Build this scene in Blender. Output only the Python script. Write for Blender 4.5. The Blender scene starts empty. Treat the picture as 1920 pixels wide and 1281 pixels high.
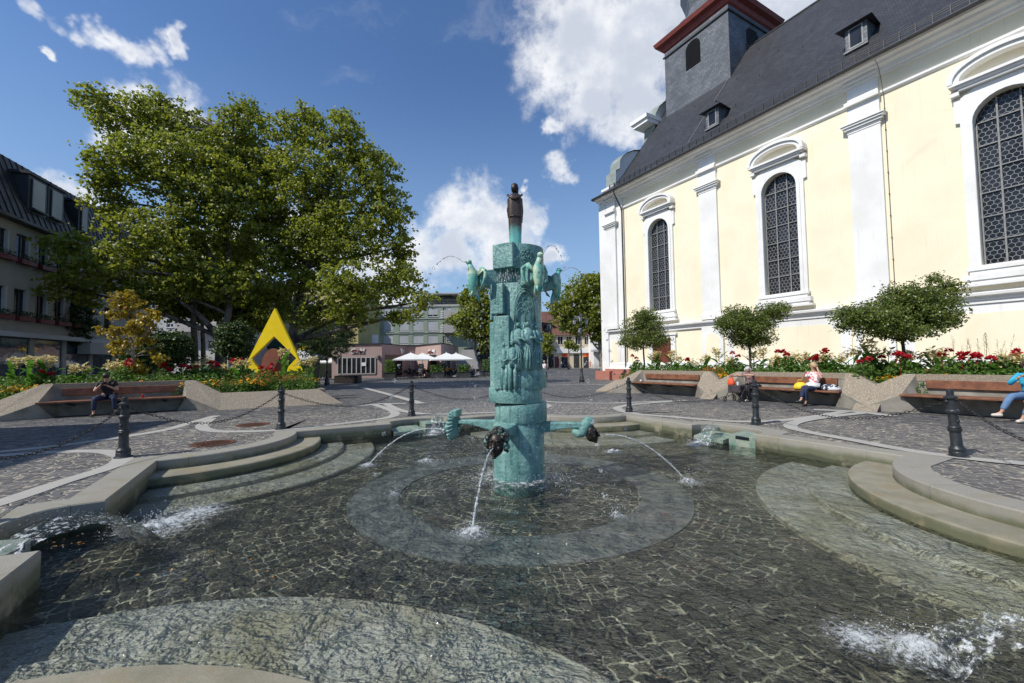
import bpy, bmesh, math, random
import numpy as np
from mathutils import Vector, Matrix, noise as mnoise
from mathutils.geometry import tessellate_polygon
R = math.radians
rnd = random.Random(7)
S = bpy.context.scene
COL = S.collection
# ---------------------------------------------------------------- calibration of the photograph (1920 x 1281, 15 mm lens)
F = 800.0; CX = 960.0; CY = 640.5; H = 1.45
ROLL = R(0.8); PITCH = math.atan(38/800)
def ray(px, py):
    x = (px-CX)/F; y = -(py-CY)/F
    c, s = math.cos(-ROLL), math.sin(-ROLL)
    x, y = c*x-s*y, s*x+c*y
    cp, sp = math.cos(PITCH), math.sin(PITCH)
    return Vector((x, cp-y*sp, sp+y*cp))
def zg(x, y):
    t = min(1, max(0, (y-14)/18)); return -0.2*t*t*(3-2*t)
def G(px, py, z=None):                       # a pixel's point on the ground (or at height z)
    r = ray(px, py); zz = 0 if z is None else z
    for _ in range(12):
        t = (zz-H)/r.z
        if z is None: zz = zg(r.x*t, r.y*t)
    return Vector((r.x*t, r.y*t, zz))
def D(px, py, d):                            # a pixel's point at depth d
    r = ray(px, py); t = d/r.y
    return Vector((r.x*t, d, H+r.z*t))
# ---------------------------------------------------------------- camera
cam = bpy.data.cameras.new('camera'); co = bpy.data.objects.new('camera', cam); COL.objects.link(co)
cam.lens = 15; cam.sensor_width = 36; cam.clip_start = 0.05; cam.clip_end = 3000
cr, sr, cp, sp = math.cos(ROLL), math.sin(ROLL), math.cos(PITCH), math.sin(PITCH)
rt = Vector((cr, sr*sp, -sr*cp)); up = Vector((sr, -cr*sp, cr*cp)); fw = Vector((0, cp, sp))
co.matrix_world = Matrix(((rt.x, up.x, -fw.x, 0), (rt.y, up.y, -fw.y, 0), (rt.z, up.z, -fw.z, H), (0, 0, 0, 1)))
S.camera = co
S.view_settings.view_transform = 'Standard'; S.view_settings.look = 'None'
S.cycles.max_bounces = 6; S.cycles.diffuse_bounces = 3; S.cycles.glossy_bounces = 3; S.cycles.transparent_max_bounces = 10
S.view_settings.exposure = 0.26; S.view_settings.gamma = 1
# ---------------------------------------------------------------- sun and sky
SUN_EL = R(46); sx, sy = -0.86, -0.51
sd = Vector((sx*math.cos(SUN_EL), sy*math.cos(SUN_EL), math.sin(SUN_EL)))
sl = bpy.data.lights.new('sun', 'SUN'); sl.energy = 3.9; sl.angle = R(0.5); sl.color = (1, .955, .87)
so = bpy.data.objects.new('sun', sl); COL.objects.link(so); so.rotation_euler = sd.to_track_quat('Z', 'Y').to_euler()

class NT:                                    # small node-graph helper
    def __init__(s, nt): s.nt = nt; nt.nodes.clear()
    def n(s, t, **k):
        nd = s.nt.nodes.new(t)
        for a, v in k.items():
            if a.startswith('i_'): s.set(nd.inputs[a[2:].replace('_', ' ')], v)
            elif a.startswith('j'): s.set(nd.inputs[int(a[1:])], v)
            else: setattr(nd, a, v)
        return nd
    def set(s, inp, v):
        if isinstance(v, bpy.types.NodeSocket): s.nt.links.new(v, inp)
        elif isinstance(v, (tuple, list)) and len(v) == 3 and inp.type == 'RGBA': inp.default_value = (*v, 1)
        else: inp.default_value = v
    def math(s, op, a, b=0.0, c=None, clamp=False):
        nd = s.n('ShaderNodeMath', operation=op, use_clamp=clamp, j0=a, j1=b)
        if c is not None: s.set(nd.inputs[2], c)
        return nd.outputs[0]
    def vm(s, op, a, b=None, out=0):
        nd = s.n('ShaderNodeVectorMath', operation=op); s.set(nd.inputs[0], a)
        if b is not None: s.set(nd.inputs[3 if op == 'SCALE' else 1], b)
        return nd.outputs[out]
    def mix(s, f, a, b, mode='MIX'):
        nd = s.n('ShaderNodeMix', data_type='RGBA', blend_type=mode)
        s.set(nd.inputs[0], f); s.set(nd.inputs[6], a); s.set(nd.inputs[7], b); return nd.outputs[2]
    def ramp(s, f, lo, hi, a=0.0, b=1.0):
        nd = s.n('ShaderNodeMapRange', interpolation_type='SMOOTHSTEP')
        for i, v in enumerate((f, lo, hi, a, b)): s.set(nd.inputs[i], v)
        return nd.outputs[0]
    def noise(s, vec, scale, detail=4, rough=.55, dist=0, out=0):
        nd = s.n('ShaderNodeTexNoise', i_Scale=scale, i_Detail=detail, i_Roughness=rough, i_Distortion=dist)
        if vec is not None: s.set(nd.inputs['Vector'], vec)
        return nd.outputs[out]
    def vor(s, vec, scale, feature='F1', rand=1.0, out='Distance'):
        nd = s.n('ShaderNodeTexVoronoi', feature=feature, i_Scale=scale, i_Randomness=rand)
        if vec is not None: s.set(nd.inputs['Vector'], vec)
        return nd.outputs[out]
    def bump(s, h, strength=.3, dist=.02, normal=None):
        nd = s.n('ShaderNodeBump', i_Strength=strength, i_Distance=dist, i_Height=h)
        if normal is not None: s.set(nd.inputs['Normal'], normal)
        return nd.outputs[0]
    def combine(s, x, y, z=0.0): return s.n('ShaderNodeCombineXYZ', j0=x, j1=y, j2=z).outputs[0]
    def sep(s, v): return s.n('ShaderNodeSeparateXYZ', j0=v).outputs

W = bpy.data.worlds.new('World'); S.world = W; W.use_nodes = True
g = NT(W.node_tree)
sky = g.n('ShaderNodeTexSky', sky_type='NISHITA', sun_disc=False, sun_elevation=SUN_EL, sun_rotation=math.atan2(sx, sy),
          air_density=1.0, dust_density=0.3, ozone_density=3.0, altitude=100)
dirv = g.n('ShaderNodeTexCoord').outputs['Generated']
wn = g.noise(dirv, 5.0, 5, .58, 0, 1)
warp = g.vm('ADD', dirv, g.vm('SCALE', g.vm('SUBTRACT', wn, (.5, .5, .5)), .17))
warp = g.vm('ADD', warp, g.vm('SCALE', g.vm('SUBTRACT', g.noise(dirv, 26.0, 3, .6, 0, 1), (.5, .5, .5)), .035))
BL = [(1090, 70, 125), (1160, 120, 130), (1045, 115, 45), (1190, 40, 110), (1130, 205, 70), (1215, 190, 75), (1300, 60, 120), (1460, 50, 110), (1530, 10, 90),
      (1060, 240, 22), (1180, 250, 40), (845, 390, 58), (900, 405, 66), (950, 430, 62), (985, 400, 38), (800, 470, 60), (850, 460, 60), (930, 470, 55),
      (770, 510, 40), (1030, 470, 28), (1070, 322, 30), (1000, 350, 14), (230, 170, 46), (290, 185, 60), (350, 210, 60), (240, 230, 60), (300, 250, 60),
      (100, 352, 40), (150, 385, 45), (60, 335, 22), (150, 30, 26), (190, 48, 26), (230, 62, 30), (270, 66, 30), (310, 72, 20), (110, 12, 26), (90, 92, 12), (560, 460, 60),
      (1330, -80, 160), (1100, -60, 140), (700, 540, 90), (420, 500, 90)]
acc = None
for x, y, r_ in BL:
    d = ray(x, y); k = d.length; d = d.normalized()
    dist = g.vm('DISTANCE', warp, tuple(d), 1)
    v = g.math('SUBTRACT', 1.0, g.math('DIVIDE', dist, r_*1.12/F/k))
    acc = v if acc is None else g.math('MAXIMUM', acc, v)
dens = g.ramp(g.math('ADD', acc, g.math('MULTIPLY', g.math('SUBTRACT', g.noise(dirv, 16, 7, .66), .5), 1.25)), -.08, .66)
# high thin cloud as a faint band, and haze-free blue elsewhere
thin = g.ramp(g.noise(g.vm('MULTIPLY', warp, (2.2, 2.2, 6)), 2.2, 7, .6), .58, .88, 0, .18)
shade = g.ramp(g.math('ADD', acc, g.math('MULTIPLY', g.math('SUBTRACT', g.noise(g.vm('ADD', dirv, (.02, .01, -.03)), 9, 6, .6), .5), 2.2)), .15, 1.0)
blue = g.mix(1.0, sky.outputs[0], (.76, .93, 1.12), 'MULTIPLY')
blue = g.mix(g.ramp(g.sep(dirv)[2], .60, .0, 0, .75), blue, (2.7, 4.0, 5.6))
cc = g.mix(shade, (7.6, 7.7, 7.9), (4.9, 5.3, 6.1))
colr = g.mix(g.math('MAXIMUM', g.math('MULTIPLY', dens, .96), thin), blue, cc)
bg = g.n('ShaderNodeBackground', i_Color=colr, i_Strength=.108)
g.nt.links.new(bg.outputs[0], g.n('ShaderNodeOutputWorld').inputs[0])

# ---------------------------------------------------------------- materials
MATS = {}
def newmat(name):
    m = bpy.data.materials.new(name); m.use_nodes = True; MATS[name] = m
    return m, NT(m.node_tree)
def finish(g, bsdf): g.nt.links.new(bsdf, g.n('ShaderNodeOutputMaterial').inputs[0])
def P(g, color, rough=.6, normal=None, metal=0.0, spec=.5, **k):
    nd = g.n('ShaderNodeBsdfPrincipled', i_Roughness=rough, i_Metallic=metal)
    g.set(nd.inputs['Base Color'], color); g.set(nd.inputs['Specular IOR Level'], spec)
    if normal is not None: g.set(nd.inputs['Normal'], normal)
    for a, v in k.items(): g.set(nd.inputs[a.replace('_', ' ')], v)
    return nd.outputs[0]
def simple(name, c1, c2=None, scale=3.0, rough=.6, bump=0.0, bscale=40, metal=0.0, spec=.5, detail=5, lo=.35, hi=.65, speck=None):
    m, g = newmat(name); oc = g.n('ShaderNodeTexCoord').outputs['Object']
    c2 = c2 or tuple(v*.8 for v in c1)
    c = g.mix(g.ramp(g.noise(oc, scale, detail, .6), lo, hi), c1, c2)
    if speck: c = g.mix(g.ramp(g.noise(oc, speck[1], 2, .5), speck[2], speck[2]+.08), c, speck[0])
    n = g.bump(g.noise(oc, bscale, 4, .6), bump, .01) if bump else None
    rr = g.ramp(g.noise(oc, scale*2.3, 3), .3, .7, max(.03, rough-.08), min(1, rough+.1))
    finish(g, P(g, c, rr, n, metal, spec)); return m
def leafmat(name, c1, c2, c3, trans=.35, rough=.45):
    m, g = newmat(name)
    ri = g.n('ShaderNodeNewGeometry').outputs['Random Per Island']
    c = g.mix(g.ramp(ri, 0, .75), c1, c2); c = g.mix(g.ramp(ri, .80, 1.0), c, c3)
    oc = g.n('ShaderNodeTexCoord').outputs['Object']
    c = g.mix(g.ramp(g.noise(oc, .9, 3), .35, .65, 0, .45), c, c2)
    a = P(g, c, rough, None, 0, .4)
    t = g.n('ShaderNodeBsdfTranslucent', i_Color=g.mix(.5, c, (min(1, c2[0]*2.2), min(1, c2[1]*2.2), c2[2]*1.2))).outputs[0]
    ms = g.n('ShaderNodeMixShader'); g.set(ms.inputs[0], trans); g.set(ms.inputs[1], a); g.set(ms.inputs[2], t)
    finish(g, ms.outputs[0]); return m

# cobbles in rings about the fountain
FC = (0.08, 6.45)
def ringcoords(g, pos):
    x, y, z = g.sep(pos)
    dx = g.math('SUBTRACT', x, FC[0]); dy = g.math('SUBTRACT', y, FC[1])
    r = g.math('SQRT', g.math('ADD', g.math('MULTIPLY', dx, dx), g.math('MULTIPLY', dy, dy)))
    return dx, dy, r, g.math('ARCTAN2', dy, dx)
def cobble_mat(name, c1, c2, joint, scale, jw=.045, jmask=.46, rough=.55, bump=.9, dirt=None, stretch=1.5, spec=.5, wob=0.0, near=0, ran=.62):
    m, g = newmat(name)
    pos = g.n('ShaderNodeNewGeometry').outputs['Position']
    dx, dy, r, th = ringcoords(g, pos)
    # rows are kept near one stone wide by working in bands of constant arc scale
    band = g.math('MULTIPLY', g.math('ADD', g.math('FLOOR', g.math('DIVIDE', r, 2.4)), .5), 2.4)
    v = g.combine(g.math('MULTIPLY', th, band), g.math('MULTIPLY', r, stretch), 0)
    v = g.vm('ADD', v, g.vm('SCALE', g.vm('SUBTRACT', g.noise(pos, 2.2, 2, .5, 0, 1), (.5, .5, .5)), .16))
    if wob: v = g.vm('ADD', v, g.vm('SCALE', g.vm('SUBTRACT', g.noise(pos, 11, 3, .6, 0, 1), (.5, .5, .5)), wob*4))
    e = g.vor(v, scale, 'DISTANCE_TO_EDGE', ran)
    cell = g.vor(v, scale, 'F1', ran, 'Color')
    cx, cy2, cz = g.sep(cell)
    fine = g.noise(pos, 55, 3, .65)
    joint_w = g.math('ADD', jw, g.math('MULTIPLY', g.math('SUBTRACT', g.noise(pos, 9, 3), .5), jw*1.9))
    jf = g.ramp(e, joint_w, g.math('ADD', joint_w, .03), 1, 0)
    jn = g.noise(pos, 3.2, 4, .7)
    if near: jn = g.math('ADD', jn, g.ramp(r, 5.0, 11.0, .24, -.08))
    jm = g.ramp(jn, jmask+.06, jmask+.16)
    stone = g.mix(cx, c1, c2); stone = g.mix(g.ramp(fine, .35, .7, 0, .5), stone, tuple(v*.55 for v in c1))
    jc = g.mix(g.ramp(g.noise(pos, 14, 3), .35, .6), joint, tuple(v*.45 for v in joint))
    dark = tuple(v*.5 for v in c1)
    c = g.mix(jf, stone, g.mix(jm, dark, jc))
    if dirt: c = g.mix(g.ramp(g.noise(pos, .35, 4, .6), .45, .75, 0, .35), c, dirt)
    h = g.math('ADD', g.ramp(e, 0, .16), g.math('MULTIPLY', fine, .22))
    h = g.math('ADD', h, g.math('MULTIPLY', cy2, .3))
    finish(g, P(g, c, g.math('ADD', rough, g.math('MULTIPLY', cz, .15)), g.bump(h, bump, .014), 0, spec)); return m
M = MATS
cobble_mat('cobbles', (.075, .075, .080), (.165, .162, .162), (.46, .41, .33), 6.0, jw=.05, jmask=.37, dirt=(.15, .14, .125), bump=1.0, near=1)
cobble_mat('pool_cobbles', (.040, .042, .036), (.108, .104, .080), (.54, .52, .38), 7.4, jw=.055, jmask=.39, rough=.5, bump=.6, dirt=(.135, .122, .072), stretch=1.15, wob=.022, ran=.34)
def granite(name, base, dark, light, rough=.7, stain=None, joint=None):
    m, g = newmat(name); pos = g.n('ShaderNodeNewGeometry').outputs['Position']
    c = g.mix(g.ramp(g.noise(pos, 130, 3, .7), .40, .62), base, dark)
    c = g.mix(g.ramp(g.vor(pos, 70, 'F1', 1), .12, .02), c, light)
    c = g.mix(g.ramp(g.noise(pos, 1.6, 6, .62), .42, .72, 0, .6), c, tuple(v*.72 for v in base))
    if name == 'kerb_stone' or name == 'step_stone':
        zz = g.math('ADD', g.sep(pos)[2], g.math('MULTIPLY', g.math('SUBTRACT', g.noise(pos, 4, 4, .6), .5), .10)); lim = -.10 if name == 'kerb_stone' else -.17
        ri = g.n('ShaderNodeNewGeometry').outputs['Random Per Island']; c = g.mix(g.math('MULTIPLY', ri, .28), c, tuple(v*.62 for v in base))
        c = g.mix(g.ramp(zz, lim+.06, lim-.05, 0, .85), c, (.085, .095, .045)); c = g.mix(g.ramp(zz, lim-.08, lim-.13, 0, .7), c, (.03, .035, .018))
    if stain: c = g.mix(g.ramp(g.noise(g.vm('ADD', pos, (3, 3, 3)), 2.4, 5, .65), .5, .66, 0, .8), c, stain)
    if joint:
        dx, dy, r, th = ringcoords(g, pos)
        u = g.math('FRACT', g.math('MULTIPLY', th, joint))
        c = g.mix(g.ramp(g.math('ABSOLUTE', g.math('SUBTRACT', u, .5)), .494, .499), c, tuple(v*.25 for v in base))
    n = g.bump(g.noise(pos, 90, 4, .7), .25, .006)
    finish(g, P(g, c, rough, n)); return m
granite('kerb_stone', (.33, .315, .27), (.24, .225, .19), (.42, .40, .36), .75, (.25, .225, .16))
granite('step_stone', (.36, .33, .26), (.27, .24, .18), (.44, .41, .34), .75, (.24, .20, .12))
granite('band_stone', (.43, .415, .38), (.34, .33, .30), (.52, .50, .47), .75)
granite('red_sandstone', (.42, .17, .12), (.34, .13, .10), (.5, .24, .18), .85)
def wetstone():
    m, g = newmat('wet_step_stone'); pos = g.n('ShaderNodeNewGeometry').outputs['Position']
    wv = g.vm('ADD', pos, g.vm('SCALE', g.vm('SUBTRACT', g.noise(g.vm('MULTIPLY', pos, (1, 1, 0)), 9, 4, .6, 0, 1), (.5, .5, .5)), .045))
    a = g.noise(g.vm('MULTIPLY', wv, (1, 1.4, 1)), 62, 4, .8)
    c = g.mix(g.ramp(a, .34, .66), (.24, .24, .215), (.55, .545, .49))
    cl = g.sep(g.vor(g.vm('MULTIPLY', wv, (1, 1.5, 1)), 24, 'F1', 1, 'Color')); c = g.mix(g.ramp(cl[0], .72, .90, 0, .45), c, (.60, .60, .52)); c = g.mix(g.ramp(cl[1], .70, .92, 0, .45), c, (.12, .13, .11))
    c = g.mix(g.ramp(g.noise(wv, 7, 4, .7), .55, .72, 0, .5), c, (.58, .58, .50))  # soft ripple light painted into the step colour as pale patches
    c = g.mix(g.ramp(g.noise(pos, 1.1, 5, .6), .42, .66, 0, .7), c, (.27, .25, .15))
    finish(g, P(g, c, .5, g.bump(a, .4, .01)))
wetstone()
simple('ring_stone', (.12, .135, .135), (.20, .21, .20), 5, .5, .4, 40, lo=.4, hi=.6)
def aggregate():
    m, g = newmat('exposed_aggregate'); pos = g.n('ShaderNodeTexCoord').outputs['Object']
    cell = g.sep(g.vor(pos, 48, 'F1', 1, 'Color')); e = g.vor(pos, 48, 'F1', 1)
    c = g.mix(cell[0], (.44, .37, .27), (.27, .22, .16)); c = g.mix(g.ramp(cell[1], .82, .9), c, (.60, .56, .48))
    c = g.mix(g.ramp(e, .25, .6), c, (.24, .20, .15)); c = g.mix(g.ramp(g.noise(pos, 1.5, 5), .45, .75, 0, .45), c, (.21, .185, .15))
    finish(g, P(g, c, .85, g.bump(g.math('SUBTRACT', 1.0, e), .8, .012)))
aggregate()
simple('smooth_concrete', (.34, .31, .26), (.20, .185, .155), 2.0, .85, .3, 60)
simple('bench_wood', (.25, .105, .055), (.15, .06, .032), 6, .5, .2, 80)
simple('soil', (.05, .035, .022), (.03, .022, .015), 6, .95, .6, 30)
def patina():
    m, g = newmat('teal_patina'); oc = g.n('ShaderNodeTexCoord').outputs['Object']
    c = g.mix(g.ramp(g.noise(oc, 2.6, 6, .62), .32, .68), (.095, .235, .225), (.21, .385, .36))
    c = g.mix(g.ramp(g.noise(g.vm('MULTIPLY', oc, (9, 9, 1.2)), 2.0, 5, .6), .50, .72, 0, .8), c, (.035, .12, .12))
    c = g.mix(g.ramp(g.noise(oc, 5, 6, .7), .58, .72, 0, .9), c, (.36, .52, .47))
    c = g.mix(g.ramp(g.noise(oc, 38, 3, .6), .66, .72), c, (.018, .035, .035))
    c = g.mix(g.ramp(g.noise(g.vm('ADD', oc, (5, 2, 1)), 7, 4, .6), .73, .78), c, (.15, .07, .04))
    h = g.math('ADD', g.noise(oc, 16, 5, .6), g.math('MULTIPLY', g.ramp(g.noise(oc, 38, 3, .6), .6, .72), -.8))
    finish(g, P(g, c, g.ramp(g.noise(oc, 8, 3), .3, .7, .35, .6), g.bump(h, .8, .025)))
patina()
def mixed_bronze(name, dark, lo, hi):                                # patina that gives way to bare bronze with height
    m, g = newmat(name); oc = g.n('ShaderNodeTexCoord').outputs['Object']
    z = g.sep(oc)[2]; f = g.ramp(g.math('ADD', z, g.math('MULTIPLY', g.math('SUBTRACT', g.noise(oc, 9, 4), .5), .35)), lo, hi)
    c = g.mix(f, g.mix(g.noise(oc, 14, 4), (.10, .40, .36), (.25, .58, .50)), g.mix(g.noise(oc, 20, 4), dark, tuple(v*2.0 for v in dark)))
    finish(g, P(g, c, .42, g.bump(g.noise(oc, 40, 4), .35, .01), 0.35))
mixed_bronze('statue_bronze', (.045, .032, .026), .16, .44)
simple('worn_bronze', (.04, .035, .03), (.10, .22, .20), 14, .45, .4, 50, .2, lo=.46, hi=.6)
simple('dark_bronze', (.026, .024, .022), (.055, .042, .034), 12, .38, .4, 50, .5)
simple('bird_bronze', (.13, .42, .36), (.50, .60, .42), 7, .45, .4, 45, lo=.42, hi=.62, speck=((.12, .08, .05), 16, .62))
simple('green_stain', (.13, .22, .18), (.29, .32, .26), 6, .5, .3, 40)
simple('iron_paint', (.022, .026, .030), (.045, .05, .056), 7, .42, .25, 50, .3)
simple('chain_iron', (.03, .03, .032), (.06, .058, .055), 20, .4, 0, 40, .7)
simple('rust_iron', (.14, .055, .03), (.09, .045, .03), 14, .7, .4, 60, .3)
def water():
    m, g = newmat('water'); pos = g.n('ShaderNodeNewGeometry').outputs['Position']
    dx, dy, r, th = ringcoords(g, pos)
    p2 = g.vm('ADD', pos, g.vm('SCALE', g.vm('SUBTRACT', g.noise(pos, 1.6, 3, .5, 0, 1), (.5, .5, .5)), .5))
    h1 = g.noise(p2, 3.4, 3, .55); h2 = g.noise(g.vm('MULTIPLY', g.vm('ADD', p2, (7, 3, 0)), (.8, 1.5, 1)), 9, 3, .6, .8); h3 = g.noise(pos, 30, 2, .6)
    rings = g.math('SINE', g.math('ADD', g.math('MULTIPLY', r, 26.0), g.math('MULTIPLY', h1, 9.0)))
    near = g.ramp(r, .4, 3.6, 1.0, .0)
    h = g.math('ADD', g.math('MULTIPLY', h1, 1.0), g.math('MULTIPLY', h2, .55))
    h = g.math('ADD', h, g.math('MULTIPLY', h3, .20)); h = g.math('ADD', h, g.math('MULTIPLY', g.math('MULTIPLY', rings, near), .10))
    nrm = g.bump(h, 1.0, .10)
    fr = g.n('ShaderNodeFresnel', i_IOR=1.27); g.set(fr.inputs['Normal'], nrm)
    tr = g.n('ShaderNodeBsdfTransparent', i_Color=(.92, .95, .92)).outputs[0]
    gl = g.n('ShaderNodeBsdfGlossy', i_Roughness=.04, i_Color=(1, 1, 1)); g.set(gl.inputs['Normal'], nrm)
    ms = g.n('ShaderNodeMixShader'); g.set(ms.inputs[0], fr.outputs[0]); g.set(ms.inputs[1], tr); g.set(ms.inputs[2], gl.outputs[0])
    finish(g, ms.outputs[0])
water()
def clearwater(name, white, scale, lo, hi):
    m, g = newmat(name); oc = g.n('ShaderNodeTexCoord').outputs['Object']
    n = g.noise(oc, scale, 6, .7); nrm = g.bump(n, .8, .03)
    fr = g.n('ShaderNodeFresnel', i_IOR=1.4); g.set(fr.inputs['Normal'], nrm)
    gl = g.n('ShaderNodeBsdfGlossy', i_Roughness=.06); g.set(gl.inputs['Normal'], nrm)
    tr = g.n('ShaderNodeBsdfTransparent', i_Color=(.93, .96, .96)).outputs[0]
    a = g.n('ShaderNodeMixShader'); g.set(a.inputs[0], fr.outputs[0]); g.set(a.inputs[1], tr); g.set(a.inputs[2], gl.outputs[0])
    df = P(g, (.80, .84, .86), .3, nrm)
    b = g.n('ShaderNodeMixShader'); g.set(b.inputs[0], g.math('MULTIPLY', g.ramp(n, lo, hi), white)); g.set(b.inputs[1], a.outputs[0]); g.set(b.inputs[2], df)
    finish(g, b.outputs[0])
clearwater('jet_water', .75, 30, .35, .6)
clearwater('sheet_water', .75, 20, .50, .64)
clearwater('droplet_water', .55, 1, .2, .4)
def foam():                                                          # broken white water, thickest at the middle of its patch
    m, g = newmat('foam'); oc = g.n('ShaderNodeTexCoord').outputs['Object']
    x, y, z = g.sep(oc); r = g.math('SQRT', g.math('ADD', g.math('MULTIPLY', x, x), g.math('MULTIPLY', y, y)))
    ow = g.vm('ADD', oc, g.vm('SCALE', g.vm('SUBTRACT', g.noise(oc, 5, 3, .5, 0, 1), (.5, .5, .5)), .25))
    n = g.noise(ow, 10, 6, .78)
    f = g.ramp(g.math('SUBTRACT', g.math('ADD', n, .17), g.math('MULTIPLY', r, .30)), .47, .70)
    b = g.n('ShaderNodeMixShader'); g.set(b.inputs[0], g.math('MULTIPLY', f, .85)); g.set(b.inputs[1], g.n('ShaderNodeBsdfTransparent').outputs[0])
    g.set(b.inputs[2], P(g, (.78, .82, .84), .35, g.bump(n, .8, .04))); finish(g, b.outputs[0])
foam()
def glassmat(name, col, rough=.05, spec=.8):
    m, g = newmat(name); oc = g.n('ShaderNodeTexCoord').outputs['Object']
    c = g.mix(g.ramp(g.noise(oc, .7, 4), .4, .6), col, tuple(v*1.7+.004 for v in col))
    finish(g, P(g, c, rough, g.bump(g.noise(oc, 1.7, 2), .12, .05), 0, spec))
glassmat('dark_glass', (.014, .016, .020), .08, .35)
glassmat('blue_glass', (.03, .05, .075))

# ---------------------------------------------------------------- mesh helpers
class B:
    def __init__(s): s.v = []; s.f = []; s.mi = []; s.cur = 0
    def add(s, vs, fs):
        o = len(s.v); s.v += [tuple(v) for v in vs]
        for f in fs: s.f.append([i+o for i in f]); s.mi.append(s.cur)
        return s
    def box(s, x0, x1, y0, y1, z0, z1):
        v = [(x, y, z) for z in (z0, z1) for y in (y0, y1) for x in (x0, x1)]
        return s.add(v, [(0, 2, 3, 1), (4, 5, 7, 6), (0, 1, 5, 4), (2, 6, 7, 3), (0, 4, 6, 2), (1, 3, 7, 5)])
    def tbox(s, M4, a, b, c):
        v = [M4 @ Vector((x, y, z)) for z in (-c, c) for y in (-b, b) for x in (-a, a)]
        return s.add(v, [(0, 2, 3, 1), (4, 5, 7, 6), (0, 1, 5, 4), (2, 6, 7, 3), (0, 4, 6, 2), (1, 3, 7, 5)])
    def bar(s, p, q, w, t, upv=(0, 0, 1)):                           # rectangular bar from p to q
        p, q = Vector(p), Vector(q); d = (q-p); L = d.length; d.normalize(); sd_ = d.cross(Vector(upv))
        if sd_.length < 1e-4: sd_ = Vector((1, 0, 0))
        sd_.normalize(); u = sd_.cross(d); m = Matrix((sd_, d, u)).transposed().to_4x4(); m.translation = (p+q)/2
        return s.tbox(m, w/2, L/2, t/2)
    def tube(s, pts, r, n=8, cap=True, flat=1.0):
        pts = [Vector(p) for p in pts]; rr = r if isinstance(r, (list, tuple)) else [r]*len(pts)
        vs = []; fs = []; prev = None
        for i, p in enumerate(pts):
            d = (pts[min(i+1, len(pts)-1)]-pts[max(i-1, 0)])
            if d.length < 1e-9: d = Vector((0, 0, 1))
            d.normalize()
            if prev is None: a = d.orthogonal().normalized()
            else:
                a = prev-d*prev.dot(d); a = a.normalized() if a.length > 1e-6 else d.orthogonal().normalized()
            prev = a; b = d.cross(a)
            for k in range(n):
                t = 2*math.pi*k/n; vs.append(p+(a*math.cos(t)+b*math.sin(t)*flat)*rr[i])
        for i in range(len(pts)-1):
            for k in range(n):
                fs.append((i*n+k, i*n+(k+1) % n, (i+1)*n+(k+1) % n, (i+1)*n+k))
        if cap: fs.append(tuple(range(n-1, -1, -1))); fs.append(tuple((len(pts)-1)*n+k for k in range(n)))
        return s.add(vs, fs)
    def lathe(s, prof, c=(0, 0, 0), n=16, M4=None):
        vs = []; fs = []
        for r, z in prof:
            for k in range(n):
                t = 2*math.pi*k/n; vs.append(Vector((c[0]+r*math.cos(t), c[1]+r*math.sin(t), c[2]+z)))
        if M4: vs = [M4 @ v for v in vs]
        for i in range(len(prof)-1):
            for k in range(n): fs.append((i*n+k, i*n+(k+1) % n, (i+1)*n+(k+1) % n, (i+1)*n+k))
        fs.append(tuple(range(n-1, -1, -1))); fs.append(tuple((len(prof)-1)*n+k for k in range(n)))
        return s.add(vs, fs)
    def ell(s, c, r, n=12, m=8, M4=None):
        c = Vector(c); vs = []
        for i in range(m+1):
            a = math.pi*i/m-math.pi/2
            for k in range(n):
                t = 2*math.pi*k/n
                v = Vector((r[0]*math.cos(a)*math.cos(t), r[1]*math.cos(a)*math.sin(t), r[2]*math.sin(a)))
                if M4: v = M4 @ v
                vs.append(c+v)
        return s.add(vs, [(i*n+k, i*n+(k+1) % n, (i+1)*n+(k+1) % n, (i+1)*n+k) for i in range(m) for k in range(n)])
    def poly(s, pts): return s.add(pts, [tuple(range(len(pts)))])
    def flat(s, outer, holes, fn):                                   # fn maps (u, v) -> point; a flat polygon with holes
        loops = [outer]+list(holes); tri = tessellate_polygon([[Vector((u, v, 0)) for u, v in l] for l in loops])
        return s.add([fn(u, v) for l in loops for u, v in l], tri)
    def wall(s, outer, holes, y0, y1, back=True, edge=True):         # an x-z polygon with holes, from y0 (front) to y1
        s.flat(outer, holes, lambda u, v: (u, y0, v))
        if back: s.flat(outer, holes, lambda u, v: (u, y1, v))
        for l in ([outer] if edge else [])+list(holes):
            n = len(l)
            s.add([(u, y, v) for u, v in l for y in (y0, y1)], [(2*i, 2*i+1, 2*((i+1) % n)+1, 2*((i+1) % n)) for i in range(n)])
        return s
    def prism(s, outer, z0, z1, holes=()):                           # an x-y polygon from z0 to z1
        for z in (z0, z1): s.flat(outer, holes, lambda u, v, z=z: (u, v, z))
        for l in [outer]+list(holes):
            n = len(l); s.add([(u, v, z) for u, v in l for z in (z0, z1)], [(2*i, 2*((i+1) % n), 2*((i+1) % n)+1, 2*i+1) for i in range(n)])
        return s
    def sweep(s, prof, path, closed=False):                          # profile [(off, z)] along a list of (x, y, nx, ny)
        n = len(prof); vs = [(x+nx*o, y+ny*o, z) for x, y, nx, ny in path for o, z in prof]; m = len(path)
        fs = [(i*n+k, i*n+k+1, ((i+1) % m)*n+k+1, ((i+1) % m)*n+k) for i in range(m if closed else m-1) for k in range(n-1)]
        return s.add(vs, fs)
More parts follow.
